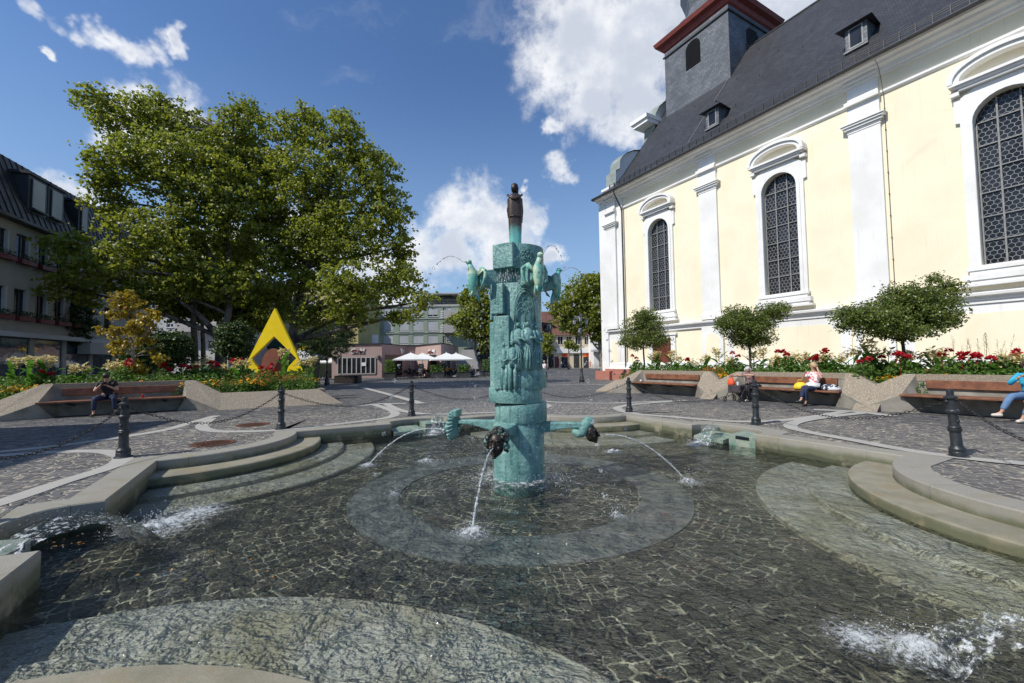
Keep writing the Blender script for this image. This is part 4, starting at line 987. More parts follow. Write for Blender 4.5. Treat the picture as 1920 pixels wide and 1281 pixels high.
# west gable parapet: profile read in the plane of the facade
def gq(px, py): s_, q, z = hitp(px, py, aa, -28.4); return (q, z)
gp = [gq(*p) for p in ((1145, 352), (1145, 326), (1152, 322), (1153, 307), (1158, 299), (1166, 293), (1179, 288), (1191, 288), (1203, 285), (1212, 281), (1216, 262), (1217, 243), (1219, 221), (1226, 207), (1234, 199), (1243, 193), (1252, 188), (1262, 184))]
gp = [(q, z) for q, z in gp]
base = [(9.3, gp[-1][1]+1.2), (9.3, 14.9), (gp[0][0], 14.9)]
full = gp+base
b = B(); b.flat(full, [], lambda u, v: (-28.75, u, v)); b.flat(full, [], lambda u, v: (-27.86, u, v))
b.flat([(18.6-q, z) for q, z in full], [], lambda u, v: (-28.75, u, v)); b.flat([(18.6-q, z) for q, z in full], [], lambda u, v: (-27.86, u, v)); b.box(-28.75, S0, -.3, 18.9, -.4, 15.3)
b.build('gable_wall', 'white_plaster', ch)
b = B(); cq = [(q-.03, z+.04) for q, z in gp]; m = len(cq)
b.add([(x, q, z) for x in (-28.95, -27.7) for q, z in cq], [(k, k+1, m+k+1, m+k) for k in range(m-1)]); b.add([(x, 18.6-q, z) for x in (-28.95, -27.7) for q, z in cq], [(k, k+1, m+k+1, m+k) for k in range(m-1)])
b.build('copper_flashing', 'copper_green', ch)
c0 = gq(1199, 239); c1 = gq(1243, 229); b = B(); b.box(-29.4, -27.6, c0[0]+.2, c1[0]+.3, c1[1]-1.1, c1[1]-.75); b.box(-29.6, -27.5, c0[0], c1[0]+.3, c1[1]-.75, c1[1]-.4); b.build('gable_cornice', 'white_plaster', ch)
c0 = gq(1141, 330); b = B(); b.box(-29.2, -27.6, c0[0]-.2, c0[0]+1.3, 16.75, 16.95); b.box(-29.0, -27.7, c0[0], c0[0]+1.1, 15.6, 16.75); b.build('gable_pedestal', 'white_plaster', ch)
# tower
T0, T1, Q0, Q1 = -26.8, -20.35, 6.6, 13.05
b = B(); lw = archpts(-23.75, 1.5, 27.3, 29.0, 29.75, 12)
b.wall([(T0, 18), (T1, 18), (T1, 30.6), (T0, 30.6)], [lw], Q0, Q0+.35, back=False, edge=False); b.box(T0, T0+.3, Q0+.001, Q1, 18, 30.6); b.box(T1-.3, T1, Q0+.001, Q1, 18, 30.6); b.box(T0+.3, T1-.3, Q1-.3, Q1, 18, 30.6)
tw = b.build('tower', 'tower_slate', ch)
b = B(); b.box(T0-.12, T1+.12, Q0-.12, Q0, 29.95, 30.08); b.box(T1, T1+.12, Q0-.12, Q1, 29.95, 30.08); b.build('tower_band', 'roof_trim', tw)
def louvre(org, X, w, z0, zs, zt):
    b = B(); n = 13; X = Vector(X); Y = Vector((X.y, -X.x, 0))
    for i in range(n):
        z = z0+.1+(zt-z0-.1)*i/n; hw_ = w/2 if z < zs else w/2*math.sqrt(max(.02, 1-((z-zs)/(zt-zs))**2)); o = Vector(org)
        b.add([o+X*u+Y*v+Vector((0, 0, z+dz_)) for u in (-hw_, hw_) for v, dz_ in ((.06, 0), (-.14, .13), (-.14, .15), (.06, .03))], [(0, 1, 2, 3), (4, 5, 6, 7), (0, 1, 5, 4), (2, 3, 7, 6), (1, 2, 6, 5), (0, 3, 7, 4)])
    b.build('louvre', 'roof_trim', tw)
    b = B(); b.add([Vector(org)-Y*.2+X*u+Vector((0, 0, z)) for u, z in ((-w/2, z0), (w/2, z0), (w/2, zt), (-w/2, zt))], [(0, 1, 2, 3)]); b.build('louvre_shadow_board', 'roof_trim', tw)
louvre((-23.75, Q0, 0), (1, 0, 0), 1.5, 27.3, 29.0, 29.75)
b = B(); b.wall([(9.0, 27.2), (10.7, 27.2), (10.7, 29.2), (9.85, 29.9), (9.0, 29.2)], [], 0, .02); b.v = [(T1+.01+v[1], v[0], v[2]) for v in b.v]; b.build('louvre_recess', 'roof_trim', tw)
b = B(); o_ = []
for i in range(11):
    z = 27.35+i*.2; b.box(T1+.02, T1+.12, 9.05 if z < 29.2 else 9.25, 10.65 if z < 29.2 else 10.45, z, z+.05)
b.build('louvre', 'roof_trim', tw)
def sqring(b, e0, z0, e1, z1):
    c = []
    for e, z in ((e0, z0), (e1, z1)): c += [(T0-e, Q0-e, z), (T1+e, Q0-e, z), (T1+e, Q1+e, z), (T0-e, Q1+e, z)]
    b.add(c, [(k, (k+1) % 4, 4+(k+1) % 4, 4+k) for k in range(4)])
b = B(); sqring(b, 0, 30.5, .15, 30.62); sqring(b, .15, 30.62, .25, 30.95); sqring(b, .25, 30.95, .6, 31.1); sqring(b, .6, 31.1, .72, 31.45); sqring(b, .72, 31.45, 0, 31.5); b.build('tower_cornice', 'red_paint', tw)
b = B(); cx, cy = (T0+T1)/2, (Q0+Q1)/2; n = 8
prf = [(3.95, 31.48), (3.5, 32.2), (2.75, 32.9), (2.5, 33.6), (2.7, 34.6), (3.1, 35.8), (3.1, 37), (2.7, 38.2), (1.9, 39.5), (1.3, 40.4), (1.2, 42.5), (1.6, 43.2), (.9, 44.5), (.2, 46.5), (.05, 48.5)]
b.add([(cx+r_*math.cos(R(22.5+45*k)), cy+r_*math.sin(R(22.5+45*k)), z) for r_, z in prf for k in range(n)], [(i*n+k, i*n+(k+1) % n, (i+1)*n+(k+1) % n, (i+1)*n+k) for i in range(len(prf)-1) for k in range(n)])
b.build('tower_dome', 'tower_slate', tw)

# ================================================================ PLANTERS with built-in bench niches (local x along the front, y = depth, front foot at y = 0)
def planter(name, label, org, rz, x0, x1, benches, depth=3.8, ends=(True, True)):
    t = thing(name, label, 'planter', org, rz)
    h = 1.7; A = B(); Sm = B()
    def face(pts): A.poly(pts)
    segs = []; last = x0
    for bc in benches: segs.append((last, bc-h-.95)); last = bc+h+.95
    segs.append((last, x1))
    yt, zt, yb = .62, .52, .95                                       # low rim
    for i, (s0, s1) in enumerate(segs):
        e0 = .75 if (i == 0 and ends[0]) else 0; e1 = .75 if (i == len(segs)-1 and ends[1]) else 0
        n = max(1, int((s1-s0)/1.6)); 
        for k in range(n):
            xa, xb = s0+(s1-s0)*k/n, s0+(s1-s0)*(k+1)/n; g_ = .007
            ta = xa+(e0 if k == 0 else g_); tb = xb-(e1 if k == n-1 else g_); fa = xa+(0 if k == 0 else g_); fb = xb-(0 if k == n-1 else g_)
            A.add([(fa, 0, -.25), (fb, 0, -.25), (fb, 0, 0), (fa, 0, 0), (ta, yt, zt), (tb, yt, zt), (ta, yb, zt), (tb, yb, zt)], [(0, 1, 2, 3), (3, 2, 5, 4), (4, 5, 7, 6)])
    for bc in benches:
        for s_ in (-1, 1):
            X = lambda d: bc+s_*(h+d)
            # ramp of aggregate rising from the low front to the back of the niche
            A.poly([(X(.95), 0, 0), (X(.02), .38, .44), (X(-.12), 1.0, .97), (X(.14), 1.0, .97)]); A.poly([(X(.95), 0, 0), (X(.14), 1.0, .97), (X(.95), yt, zt)])
            A.poly([(X(.14), 1.0, .97), (X(.95), yt, zt), (X(.95), yb+.2, zt), (X(.14), 1.22, .97)])
            Sm.poly([(X(.95), 0, 0), (X(.02), .38, .44), (X(-.28), .62, -.05), (X(.95), .02, -.2)])
            Sm.poly([(X(.02), .38, .44), (X(-.28), .62, -.05), (X(-.28), 1.02, -.05)]); Sm.poly([(X(.02), .38, .44), (X(-.28), 1.02, -.05), (X(-.12), 1.02, .97)]); Sm.box(min(X(-.3), X(.2)), max(X(-.3), X(.2)), 1.005, 1.2, -.1, .9)
        A.box(bc-h+.10, bc+h-.10, .985, 1.24, .80, .975); 
        A.box(bc-h-.14, bc-h+.10, 1.0, 1.24, .5, .973); A.box(bc+h-.10, bc+h+.14, 1.0, 1.24, .5, .973)
        Sm.box(bc-h+.02, bc+h-.02, 1.0, 1.2, -.2, .80)
    A.box(x0+.75, x1-.75, depth-.3, depth, -.25, .5); A.box(x0+.5, x0+.8, .9, depth-.3, -.25, .5); A.box(x1-.8, x1-.5, .9, depth-.3, -.25, .5)
    if ends[1]: A.add([(x1, 0, -.25), (x1, 0, 0), (x1-.75, yt, zt), (x1-.75, depth, zt), (x1, depth+.3, 0)], [(0, 1, 4), (1, 2, 3, 4)])
    if ends[0]: A.add([(x0, 0, -.25), (x0, 0, 0), (x0+.75, yt, zt), (x0+.75, depth, zt), (x0, depth+.3, 0)], [(0, 1, 4), (1, 2, 3, 4)])
    A.build('sloped_wall', 'exposed_aggregate', t); Sm.build('niche_wall', 'smooth_concrete', t)
    b = B(); b.poly([(x0+.8, .8, .44), (x1-.8, .8, .44), (x1-.8, depth-.2, .44), (x0+.8, depth-.2, .44)]); b.build('soil', 'soil', t)
    return t
def bench(parent_org, rz, bc, label):
    h = 1.7; m = Matrix.Rotation(rz, 4, 'Z'); p = Vector(parent_org)+m @ Vector((bc, 0, 0))
    t = thing('bench', label, 'bench', p, rz, 'wooden benches set into the planters')
    b = B(); b.box(-h-.03, h-.02, .30, .58, .425, .475); b.box(-h+.03, h-.05, .59, .86, .43, .475); b.build('seat', 'bench_wood', t, bevel=.008)
    b = B(); b.box(-h+.32, h-.32, .93, .975, .62, .83); b.build('backrest', 'bench_wood', t, bevel=.008)
    for s_ in (-1, 0, 1): 
        b = B(); b.bar((s_*1.1, .36, .41), (s_*1.1, .98, .30), .05, .03); b.build('bracket', 'iron_paint', t)
    return t
RP = na*(OFF-11.82); RRZ = TH-math.pi/2                               # right planter: x = s
LPo = aa*(-17.02); LRZ = TH                                          # left planter: x = n coordinate
planter('planter', 'long exposed aggregate planter with three bench niches in front of the church', RP, RRZ, -16.2, 3.5, [-12.5, -7.75, -3.0], 4.4, (True, False))
planter('planter', 'exposed aggregate planter with one bench niche on the left below the plane trees', LPo, LRZ, -10.5, 2.35, [-4.1], 4.6, (False, True))
bench(RP, RRZ, -12.5, 'empty wooden bench at the church end of the right planter')
bench(RP, RRZ, -7.75, 'wooden bench with two seated women in the right planter')
bench(RP, RRZ, -3.0, 'wooden bench at the right edge with the woman in turquoise')
bench(LPo, LRZ, -4.1, 'wooden bench with the seated man in the left planter')
def rp(s, q, z=0): return RP+aa*s+na*q+Vector((0, 0, z))
def lp(x, y, z=0): return LPo+na*x-aa*y+Vector((0, 0, z))
# ================================================================ BOLLARDS AND CHAINS
def bollard(p, label, lean=(0, 0)):
    t = thing('bollard', label, 'bollard', p, 0, 'cast iron bollards round the fountain'); t.rotation_euler = (lean[0], lean[1], rnd.uniform(0, 6)*0)
    b = B(); b.lathe([(.155, -.02), (.155, .015), (.145, .022), (.12, .03), (.12, .075), (.112, .085), (.118, .10), (.118, .125), (.095, .15), (.082, .17),
                      (.078, .36), (.092, .37), (.098, .385), (.098, .405), (.088, .412), (.094, .43), (.084, .445), (.074, .45),
                      (.070, .62), (.085, .63), (.092, .645), (.092, .665), (.084, .675), (.068, .685), (.063, .82), (.08, .83), (.098, .845), (.098, .865), (.07, .88), (.052, .89), (.052, .93), (.046, .955), (.025, .97), (.002, .975)], n=20); b.v = [(v[0]*.80, v[1]*.80, v[2]) for v in b.v]
    b.build('post', 'iron_paint', t, smooth='auto')
    b = B(); b.tube([(.04, 0, .8), (.08, 0, .8)], .018, 8); b.tube([(-.04, 0, .8), (-.08, 0, .8)], .018, 8); b.tube([(0, -.045, .52), (0, -.074, .52)], .018, 8)
    b.build('chain_eye', 'iron_paint', t, smooth=True); return t
BP = [(Vector(G(231, 858)), 'bollard left of the pool, nearest the curved paving band'), (Vector(G(527, 805)), 'bollard behind the round left steps'), (Vector(G(772, 780)), 'bollard far left of the column beside the small left sheet of water'),
      (Vector((*pol(6.2, 89), 0)), 'bollard hidden behind the fountain column'), (Vector(G(1180, 773)), 'bollard right of the column at the end of the straight kerb'), (Vector(G(1418, 796)), 'bollard in front of the woman with the rollator'),
      (Vector(G(1797, 857)), 'large leaning bollard at the right, nearest the camera')]
for i, (p, l) in enumerate(BP): bollard(p, l, (0, R(-4.0)) if i == 6 else (0, 0))
BX = [Vector((*pol(6.3, 206), 0))]+[p for p, l in BP]+[Vector((*pol(6.3, -32), 0))]
bollard(BX[0], 'bollard just outside the left edge of the view'); bollard(BX[-1], 'bollard just outside the right edge of the view')
def chain(p, q, sag, label):
    p = p+Vector((0, 0, .8)); q = q+Vector((0, 0, .8)); d = (q-p).normalized(); p += d*.055; q -= d*.055
    L = (q-p).length; n = int(L*1.10/.062); b = B(); pts = []
    k = sag*4
    for i in range(n+1):
        t = i/n; pts.append(p.lerp(q, t)-Vector((0, 0, k*t*(1-t)*(1-.12*(1-4*t*(1-t))))))
    for i in range(n):
        a, c = pts[i], pts[i+1]; m = (a+c)/2; t = (c-a); l = t.length; t.normalize(); s_ = t.cross(Vector((0, 0, 1))).normalized()
        u = s_ if i % 2 else t.cross(s_); e = []
        for j in range(10):
            th = 2*math.pi*j/10; e.append(m+t*(l*.72*math.cos(th)*.92)+u*.017*(math.sin(th)*1.15))
        e.append(e[0]); b.tube(e, .0052, 4, cap=False)
    tag(b.build('chain', 'chain_iron', None, smooth=True), label, 'chain', 'chains hanging between the bollards')
CLB = ['chain running out of the left edge to the left bollard', 'chain hanging in front of the left planter between the first two left bollards', 'chain between the second and third left bollards', 'chain hanging left of the column in the background', 'chain hanging right of the column in the background',
       'chain in front of the empty bench on the right', 'chain hanging in front of the bench with two women', 'chain from the leaning bollard out of the right edge']
for i in range(8): chain(BX[i], BX[i+1], .40 if i not in (1, 6) else .44, CLB[i])

# ================================================================ YELLOW SCULPTURE
simple('yellow_paint', (.92, .66, .0), (.86, .60, .0), 1.2, .45)
simple('yellow_edge', (.68, .46, .02), (.6, .40, .02), 1.2, .5)
simple('corten', (.24, .075, .042), (.18, .055, .032), 2.5, .75, .2, 30)
YD = 19.0
def yp(x, y): p = D(300+x/5.647, 560+y/5.647, YD); return (p.x, p.z)
t = thing('arrow_sculpture', 'large flat yellow arrow shaped sculpture rising behind the left flower bed', 'sculpture', (0, YD, 0))
b = B(); zb = -.1
A_ = yp(1213, 100); 
outl = [A_, yp(1545, 810), (yp(1545, 810)[0]+.05, zb), (yp(1390, 905)[0]-.1, zb), yp(1345, 735), yp(1443, 632), yp(1207, 398), yp(960, 637), yp(1045, 745), (yp(1010, 905)[0], zb), (yp(875, 810)[0]-.05, zb), yp(880, 750)]
b.wall(outl, [], 0, .16); b.build('frame', 'yellow_paint', t, bevel=.008)
e = thing('oval_plate', 'rust brown upright oval steel plate standing inside the yellow arrow sculpture', 'sculpture', (0, YD+.55, 0))
c_, z_c = yp(1195, 680); c_ *= (YD+.55)/YD; b = B(); b.wall([(c_+.52*math.cos(R(a))*(1-.10*math.sin(R(a))), z_c+.66*math.sin(R(a))) for a in range(0, 360, 8)], [], 0, .08); b.build('plate', 'corten', e)

# ================================================================ STREET LAMPS
simple('lamp_glass', (.35, .37, .38), (.45, .47, .48), 2, .15)
def lantern(parent, c, s):
    b = B(); n = 6; 
    for k in range(n+1):
        pass
    b.lathe([(.09*s, -.24*s), (.10*s, -.22*s), (.19*s, .12*s)], c, 6); gl = b.build('lamp_glass', 'lamp_glass', parent)
    b = B()
    for k in range(6):
        a = 2*math.pi*k/6; b.tube([(c[0]+.10*s*math.cos(a), c[1]+.10*s*math.sin(a), c[2]-.24*s), (c[0]+.195*s*math.cos(a), c[1]+.195*s*math.sin(a), c[2]+.13*s)], .014*s, 4)
    b.lathe([(.22*s, .11*s), (.22*s, .14*s), (.10*s, .24*s), (.08*s, .27*s), (.05*s, .30*s), (.015*s, .38*s)], c, 6); b.lathe([(.03*s, -.34*s), (.10*s, -.24*s)], c, 6)
    b.build('lantern', 'iron_paint', parent)
def streetlamp(p, h, label, n=4, s=1.0):
    t = thing('street_lamp', label, 'street lamp', p, .3, 'old style street lamps on the square')
    b = B(); b.lathe([(.21, -.05), (.21, .22), (.17, .26), (.16, .5), (.12, .56), (.10, 1.0), (.13, 1.04), (.10, 1.1), (.065, 1.2), (.05, h*.62), (.07, h*.63), (.05, h*.645), (.04, h-.75), (.07, h-.72), (.04, h-.68), (.035, h-.5)], n=12); b.build('post', 'iron_paint', t, smooth='auto')
    b = B()
    for k in range(n-1):
        a = 2*math.pi*k/(n-1); c, s_ = math.cos(a), math.sin(a); r = .5*s
        b.tube([(.03*c, .03*s_, h-1.1), (r*.5*c, r*.5*s_, h-1.2), (r*c, r*s_, h-1.05), (r*c, r*s_, h-.93)], .022, 6)
    if n > 1: b.build('bracket', 'iron_paint', t, smooth=True)
    for k in range(n-1):
        a = 2*math.pi*k/(n-1); lantern(t, (.5*s*math.cos(a), .5*s*math.sin(a), h-.62), s*.95)
    lantern(t, (0, 0, h-.36), s*1.05)
streetlamp(G(613, 723), 5.2, 'black four armed street lamp beside the cafe corner, right of the yellow sculpture', 4)
streetlamp(G(1091, 717), 5.3, 'black street lamp on the open square right of the fountain column', 3)
streetlamp(G(583, 699), 4.6, 'smaller black street lamp behind the pavilion roof', 4)
streetlamp(G(1067, 692), 3.6, 'distant slim street lamp in front of the pharmacy', 1)

# ================================================================ BUILDINGS
simple('left_plaster', (.40, .38, .33), (.34, .32, .28), .6, .9, .1, 20)
simple('white_render', (.50, .50, .49), (.43, .43, .42), .4, .9)
simple('yellow_render', (.52, .46, .20), (.46, .40, .17), .4, .9)
simple('green_render', (.28, .33, .25), (.24, .29, .215), .3, .9)
simple('grey_render', (.44, .42, .40), (.38, .36, .345), .3, .9)
simple('pink_render', (.42, .30, .27), (.37, .26, .235), .3, .9)
simple('beige_render', (.66, .57, .42), (.58, .49, .36), .2, .9)
simple('roof_tile', (.16, .07, .05), (.11, .05, .04), .8, .85, .3, 8)
simple('seam_metal', (.022, .024, .027), (.035, .037, .04), .5, .5)
simple('shutter', (.42, .43, .44), (.48, .49, .50), .5, .6)
simple('frame_white', (.68, .68, .66), (.6, .6, .58), .5, .5)
simple('dark_frame', (.03, .03, .033), (.045, .045, .047), .5, .5)
simple('sign_green', (.01, .22, .08), (.01, .2, .07), 1, .5); simple('sign_red', (.55, .015, .02), (.5, .012, .02), 1, .5); simple('sign_blue', (.01, .03, .16), (.01, .03, .14), 1, .5); simple('sign_orange', (.75, .22, .02), (.7, .18, .02), 1, .5)
simple('sign_white', (.8, .8, .78), (.75, .75, .73), 1, .5); simple('maroon', (.16, .02, .03), (.13, .02, .03), 1, .5)
def win(t, c0, c1, z0, z1, y=0, mull=1, sh=0.0, fm='frame_white', gm='dark_glass', box=None):
    """one window in an x-z wall whose face is at y: recessed pane, frame, optional roller shutter (share of the height)"""
    b = B(); w = .06; b.wall([(c0, z0), (c1, z0), (c1, z1), (c0, z1)], [[(c0+w, z0+w), (c1-w, z0+w), (c1-w, z1-w), (c0+w, z1-w)]], y+.10, y+.16)
    for k in range(mull): x = c0+(c1-c0)*(k+1)/(mull+1); b.box(x-.035, x+.035, y+.09, y+.15, z0+w, z1-w)
    b.box(c0-.06, c1+.06, y-.08, y+.12, z0-.07, z0)
    f = b.build('window', fm, t)
    b = B(); b.box(c0+.02, c1-.02, y+.13, y+.15, z0+.02, z1-.02); b.build('pane', gm, f)
    if sh > 0:
        b = B(); n = max(2, int((z1-z0)*sh/.12))
        for k in range(n): z = z1-(z1-z0)*sh*(k+1)/n; b.box(c0+.03, c1-.03, y+.06, y+.095, z+.006, z+(z1-z0)*sh/n-.006)
        b.build('roller_shutter', 'shutter', f)
    return f
# ---- left building
LO = Vector((-26.0, 21.7, 0)); ld_ = Vector((-.31, .95, 0)).normalized(); ln_ = Vector((ld_.y, -ld_.x, 0))
def lx(px, py):
    r = ray(px, py); tt = (LO.dot(ln_)-0)/(ln_.x*r.x+ln_.y*r.y); p = Vector((r.x*tt, r.y*tt, H+r.z*tt)); return (p-LO).dot(ld_), p.z
t = thing('corner_building', 'shaded long building at the left edge with dark mansard roof and flower boxes', 'building', LO, math.atan2(ld_.y, ld_.x))
ZE, ZR = 9.15, 12.9; XL0, XL1 = -6.0, 15.2; rects = []
r2 = [lx((a+c)/2, 570)[0] for a, c in ((-10, 6), (31, 48), (71, 85), (105, 118), (136, 148), (164, 173), (200, 207))]; r2 = [r2[1]-2*(r2[2]-r2[1])]+r2
zt2, zb2 = lx(40, 543)[1], lx(40, 595)[1]; zt1, zb1 = lx(45, 442)[1], lx(45, 490)[1]
for x in r2: rects += [(x-.5, x+.5, zb2, zt2), (x-.5, x+.5, zb1, zt1)]
XC0, XC1 = XL0, XL1
b = B(); b.wall([(XL0, 3.25), (XL1, 3.25), (XL1, ZE), (XL0, ZE)], [[(a, z0), (c, z0), (c, z1), (a, z1)] for a, c, z0, z1 in rects], 0, .3, back=False)
b.box(XL0, XL1, .31, 11.7, 3.3, ZE-.01); b.box(XL0, XL1, .35, 11.5, -.3, 3.3); b.box(XL0, XL1, -.05, .3, -.3, .7)
for k in range(9): x = XL0+k*2.62; b.box(x, x+.35, -.02, .34, .7, 3.25)
b.build('wall', 'left_plaster', t)
for a, c, z0, z1 in rects:
    f = win(t, a, c, z0, z1, 0.02, 1, 0, 'dark_frame')
    b = B(); b.box(a+.86, a+1.0, .0, .28, z0, z1); b.build('reveal', 'white_render', f)
    b = B(); b.box(a-.05, c+.05, -.32, -.06, z0-.22, z0+.02); fb_ = b.build('flower_box', 'maroon', t)
b = B(); b.box(XL0, XL1-3.0, -.5, 0, 3.1, 3.28); b.box(XL0, XL1-3, -.42, 0, 3.28, 3.36); b.build('canopy', 'white_render', t)
for k in range(8): x = XL0+k*2.62; b = B(); b.box(x+.4, x+2.6, .05, .1, .7, 3.05); b.build('shop_window', 'blue_glass', t)
b = B(); b.add([(x, y, z) for x in (XL0, XL1) for y, z in ((-.55, ZE), (-.55, ZE+.15), (-.35, ZE+.2), (.9, ZR), (1.4, ZR+.12), (6, ZR+.9), (11.8, ZE))], [(k, k+1, 8+k, 7+k) for k in range(6)]+[tuple(range(7)), tuple(range(7, 14)), (0, 6, 13, 7)])
for k in range(47):
    x = XL0+.2+k*.45; b.bar((x, -.38, ZE+.2), (x, .88, ZR), .03, .07, (1, 0, 0))
rf = b.build('mansard_roof', 'seam_metal', t)
for a, c in ((56, 77), (93, 110), (150, 158)):
    x0_, x1_ = lx(a, 380)[0]-.2, lx(c, 400)[0]-.1; b = B(); b.box(x0_-.2, x1_+.25, -.15, 1.2, 10.0, 12.05); b.box(x0_-.3, x1_+.35, -.25, 1.3, 12.05, 12.2); dm = b.build('dormer', 'seam_metal', t); win(dm, x0_, x1_, 10.2, 11.85, -.3, 0, .95, 'dark_frame')
x0_, z0_ = lx(143, 661); x1_, z1_ = lx(183, 646); b = B(); b.box(x0_, x1_, -.7, -.05, z0_-.1, z1_+.05); b.build('awning_box', 'grey_render', t)
x0_ = XL1-1.9; b = B(); b.box(x0_, XL1+.1, -.9, 0.4, 2.75, 4.0); sg = b.build('sign_box', 'sign_white', t)
text('dm', 'lettering', 1.0, 'sign_blue', sg, Matrix.Translation((x0_+.9, -.93, 3.5)) @ Matrix.Rotation(R(90), 4, 'X'), .02, shear=.3)
b = B(); b.tube([(x0_+.4, -.93, 3.02), (x0_+.9, -.93, 3.12), (x0_+1.5, -.93, 2.98)], [.02, .08, .02], 6, flat=.3); b.build('swoosh', 'sign_orange', sg)
# flower boxes' plants
def leafcloud(name, pts, size, mat_, parent=None, aspect=.55, up=.2, jit=.35, smooth=False, sd=1, outn=None, droop=0.0):
    """pts (N,3) -> one mesh of N bent leaves"""
    rs = np.random.RandomState(sd); N = len(pts); pts = np.asarray(pts, dtype=np.float64)
    n = rs.normal(size=(N, 3)); n[:, 2] += up*2
    if outn is not None: n += outn*.8
    n /= np.linalg.norm(n, axis=1)[:, None]; a = rs.normal(size=(N, 3)); a[:, 2] -= droop*2
    a -= n*(a*n).sum(1)[:, None]; a /= np.linalg.norm(a, axis=1)[:, None]; c = np.cross(n, a)
    s = size*(1-jit+2*jit*rs.rand(N))[:, None]
    V = np.empty((N, 6, 3)); L = a*s; Wd = c*s*aspect; bend = n*s*.18
    V[:, 0] = pts-L*.5; V[:, 1] = pts-Wd*.5+bend; V[:, 2] = pts+L*.12-Wd*.42+bend*1.0; V[:, 3] = pts+L*.5-bend*.8; V[:, 4] = pts+L*.12+Wd*.42+bend*1.0; V[:, 5] = pts+Wd*.5+bend
    me = bpy.data.meshes.new(name); me.vertices.add(N*6); me.vertices.foreach_set('co', V.ravel())
    base = (np.arange(N)*6)[:, None]; F1 = base+np.array([0, 1, 4, 5])[[0, 1, 2, 3]]; F1 = base+np.array([0, 1, 5, 5]); 
    loops = (base+np.array([0, 1, 5, 1, 2, 4, 5, 2, 3, 4])).ravel(); tot = np.tile([3, 4, 3], N); st_ = np.concatenate([[0], np.cumsum(tot)[:-1]])
    me.loops.add(len(loops)); me.loops.foreach_set('vertex_index', loops.astype(np.int32)); me.polygons.add(3*N)
    me.polygons.foreach_set('loop_start', st_.astype(np.int32)); me.polygons.foreach_set('loop_total', tot.astype(np.int32)); me.update(calc_edges=True)
    me.materials.append(MATS[mat_]); o = bpy.data.objects.new(name, me); COL.objects.link(o); o.parent = parent; return o
leafmat('plane_leaf', (.058, .088, .015), (.23, .26, .032), (.39, .36, .09), .42)
leafmat('box_leaf', (.04, .075, .015), (.14, .18, .035), (.24, .25, .07), .32, .35)
leafmat('dark_leaf', (.018, .036, .010), (.055, .09, .02), (.09, .12, .03), .25)
leafmat('magnolia_leaf', (.13, .12, .015), (.34, .25, .025), (.30, .13, .02), .3, .35)
leafmat('bed_leaf', (.035, .085, .016), (.11, .20, .035), (.18, .26, .06), .3, .5)
leafmat('canna_leaf', (.035, .12, .02), (.09, .22, .035), (.12, .10, .03), .35, .35)
leafmat('feather_leaf', (.05, .11, .018), (.12, .20, .035), (.17, .22, .06), .35, .5)
for i, (a, c, z0, z1) in enumerate(rects):
    rs = np.random.RandomState(i); q = rs.rand(90, 3)*[1.2, .3, .35]+[a-.1, -.34, z0-.05]; leafcloud('flower_box_plant', q, .12, 'dark_leaf', t, sd=i)
# ---- buildings that face the camera: rectangles given in the photograph's pixels on the plane y = d
def fbox(name, label, cat, d, px0, px1, ptop, mat_, wins=(), depth=9, pyb=698, **k):
    p0 = D(px0, ptop, d); p1 = D(px1, ptop, d); t = thing(name, label, cat, (0, d, 0)); zt = (p0.z+p1.z)/2
    rs_ = []
    for w in wins:
        q0 = D(w[0], w[3], d); q1 = D(w[2], w[1], d); rs_.append((q0.x, q1.x, q0.z, q1.z, w[4] if len(w) > 4 else 0))
    b = B(); b.wall([(p0.x, -.5), (p1.x, -.5), (p1.x, zt), (p0.x, zt)], [[(a, z0), (c, z0), (c, z1), (a, z1)] for a, c, z0, z1, s_ in rs_], 0, .25, back=False, edge=False)
    b.box(p0.x, p0.x+.25, .001, depth, -.5, zt); b.box(p1.x-.25, p1.x, .001, depth, -.5, zt); b.box(p0.x+.25, p1.x-.25, depth-.2, depth, -.5, zt); b.box(p0.x+.25, p1.x-.25, .25, depth-.2, zt-.3, zt-.002)
    b.build('wall', mat_, t)
    for a, c, z0, z1, s_ in rs_: win(t, a, c, z0, z1, 0, 1, s_)
    return t, p0, p1, zt
wb = []
for r_ in range(4):
    y = 598+r_*40-80
    for x in (252, 282, 312, 345, 390, 412): wb.append((x, y, x+13, y+16, .6 if (x+r_) % 3 else 0))
t, p0, p1, zt = fbox('apartment_building', 'pale grey apartment building partly hidden behind the plane trees on the left', 'building', 47, 190, 431, 500, 'white_render', wb)
b = B(); b.box(p0.x-.3, p1.x, -.4, 9, zt, zt+.25); b.build('roof', 'seam_metal', t)
for x in (345, 390):
    q = D(x-4, 622, 47); b = B(); b.box(q.x, q.x+1.9, -1.0, -.05, q.z-.1, q.z+.9); b.build('balcony', 'grey_render', t)
wy = []
for r_ in range(3):
    y = 594+r_*42-42
    for x in (438, 470, 505, 540, 575): wy.append((x, y, x+16, y+17, 0))
t, p0, p1, zt = fbox('yellow_building', 'pale yellow building behind the big plane tree trunks', 'building', 56, 431, 672, 535, 'yellow_render', wy)
b = B(); b.box(p0.x, p1.x+.2, -.3, 9, zt, zt+.2); b.build('roof', 'seam_metal', t)
q0, q1 = D(505, 655, 56), D(620, 634, 56); b = B(); b.add([(q0.x, -.02, q1.z), (q1.x, -.02, q1.z), (q1.x, -1.6, q0.z+.3), (q0.x, -1.6, q0.z+.3), (q1.x, -1.6, q0.z), (q0.x, -1.6, q0.z)], [(0, 1, 2, 3), (3, 2, 4, 5)]); simple('awning_green', (.01, .06, .04), (.01, .045, .03), 1, .8); b.build('awning', 'awning_green', t)
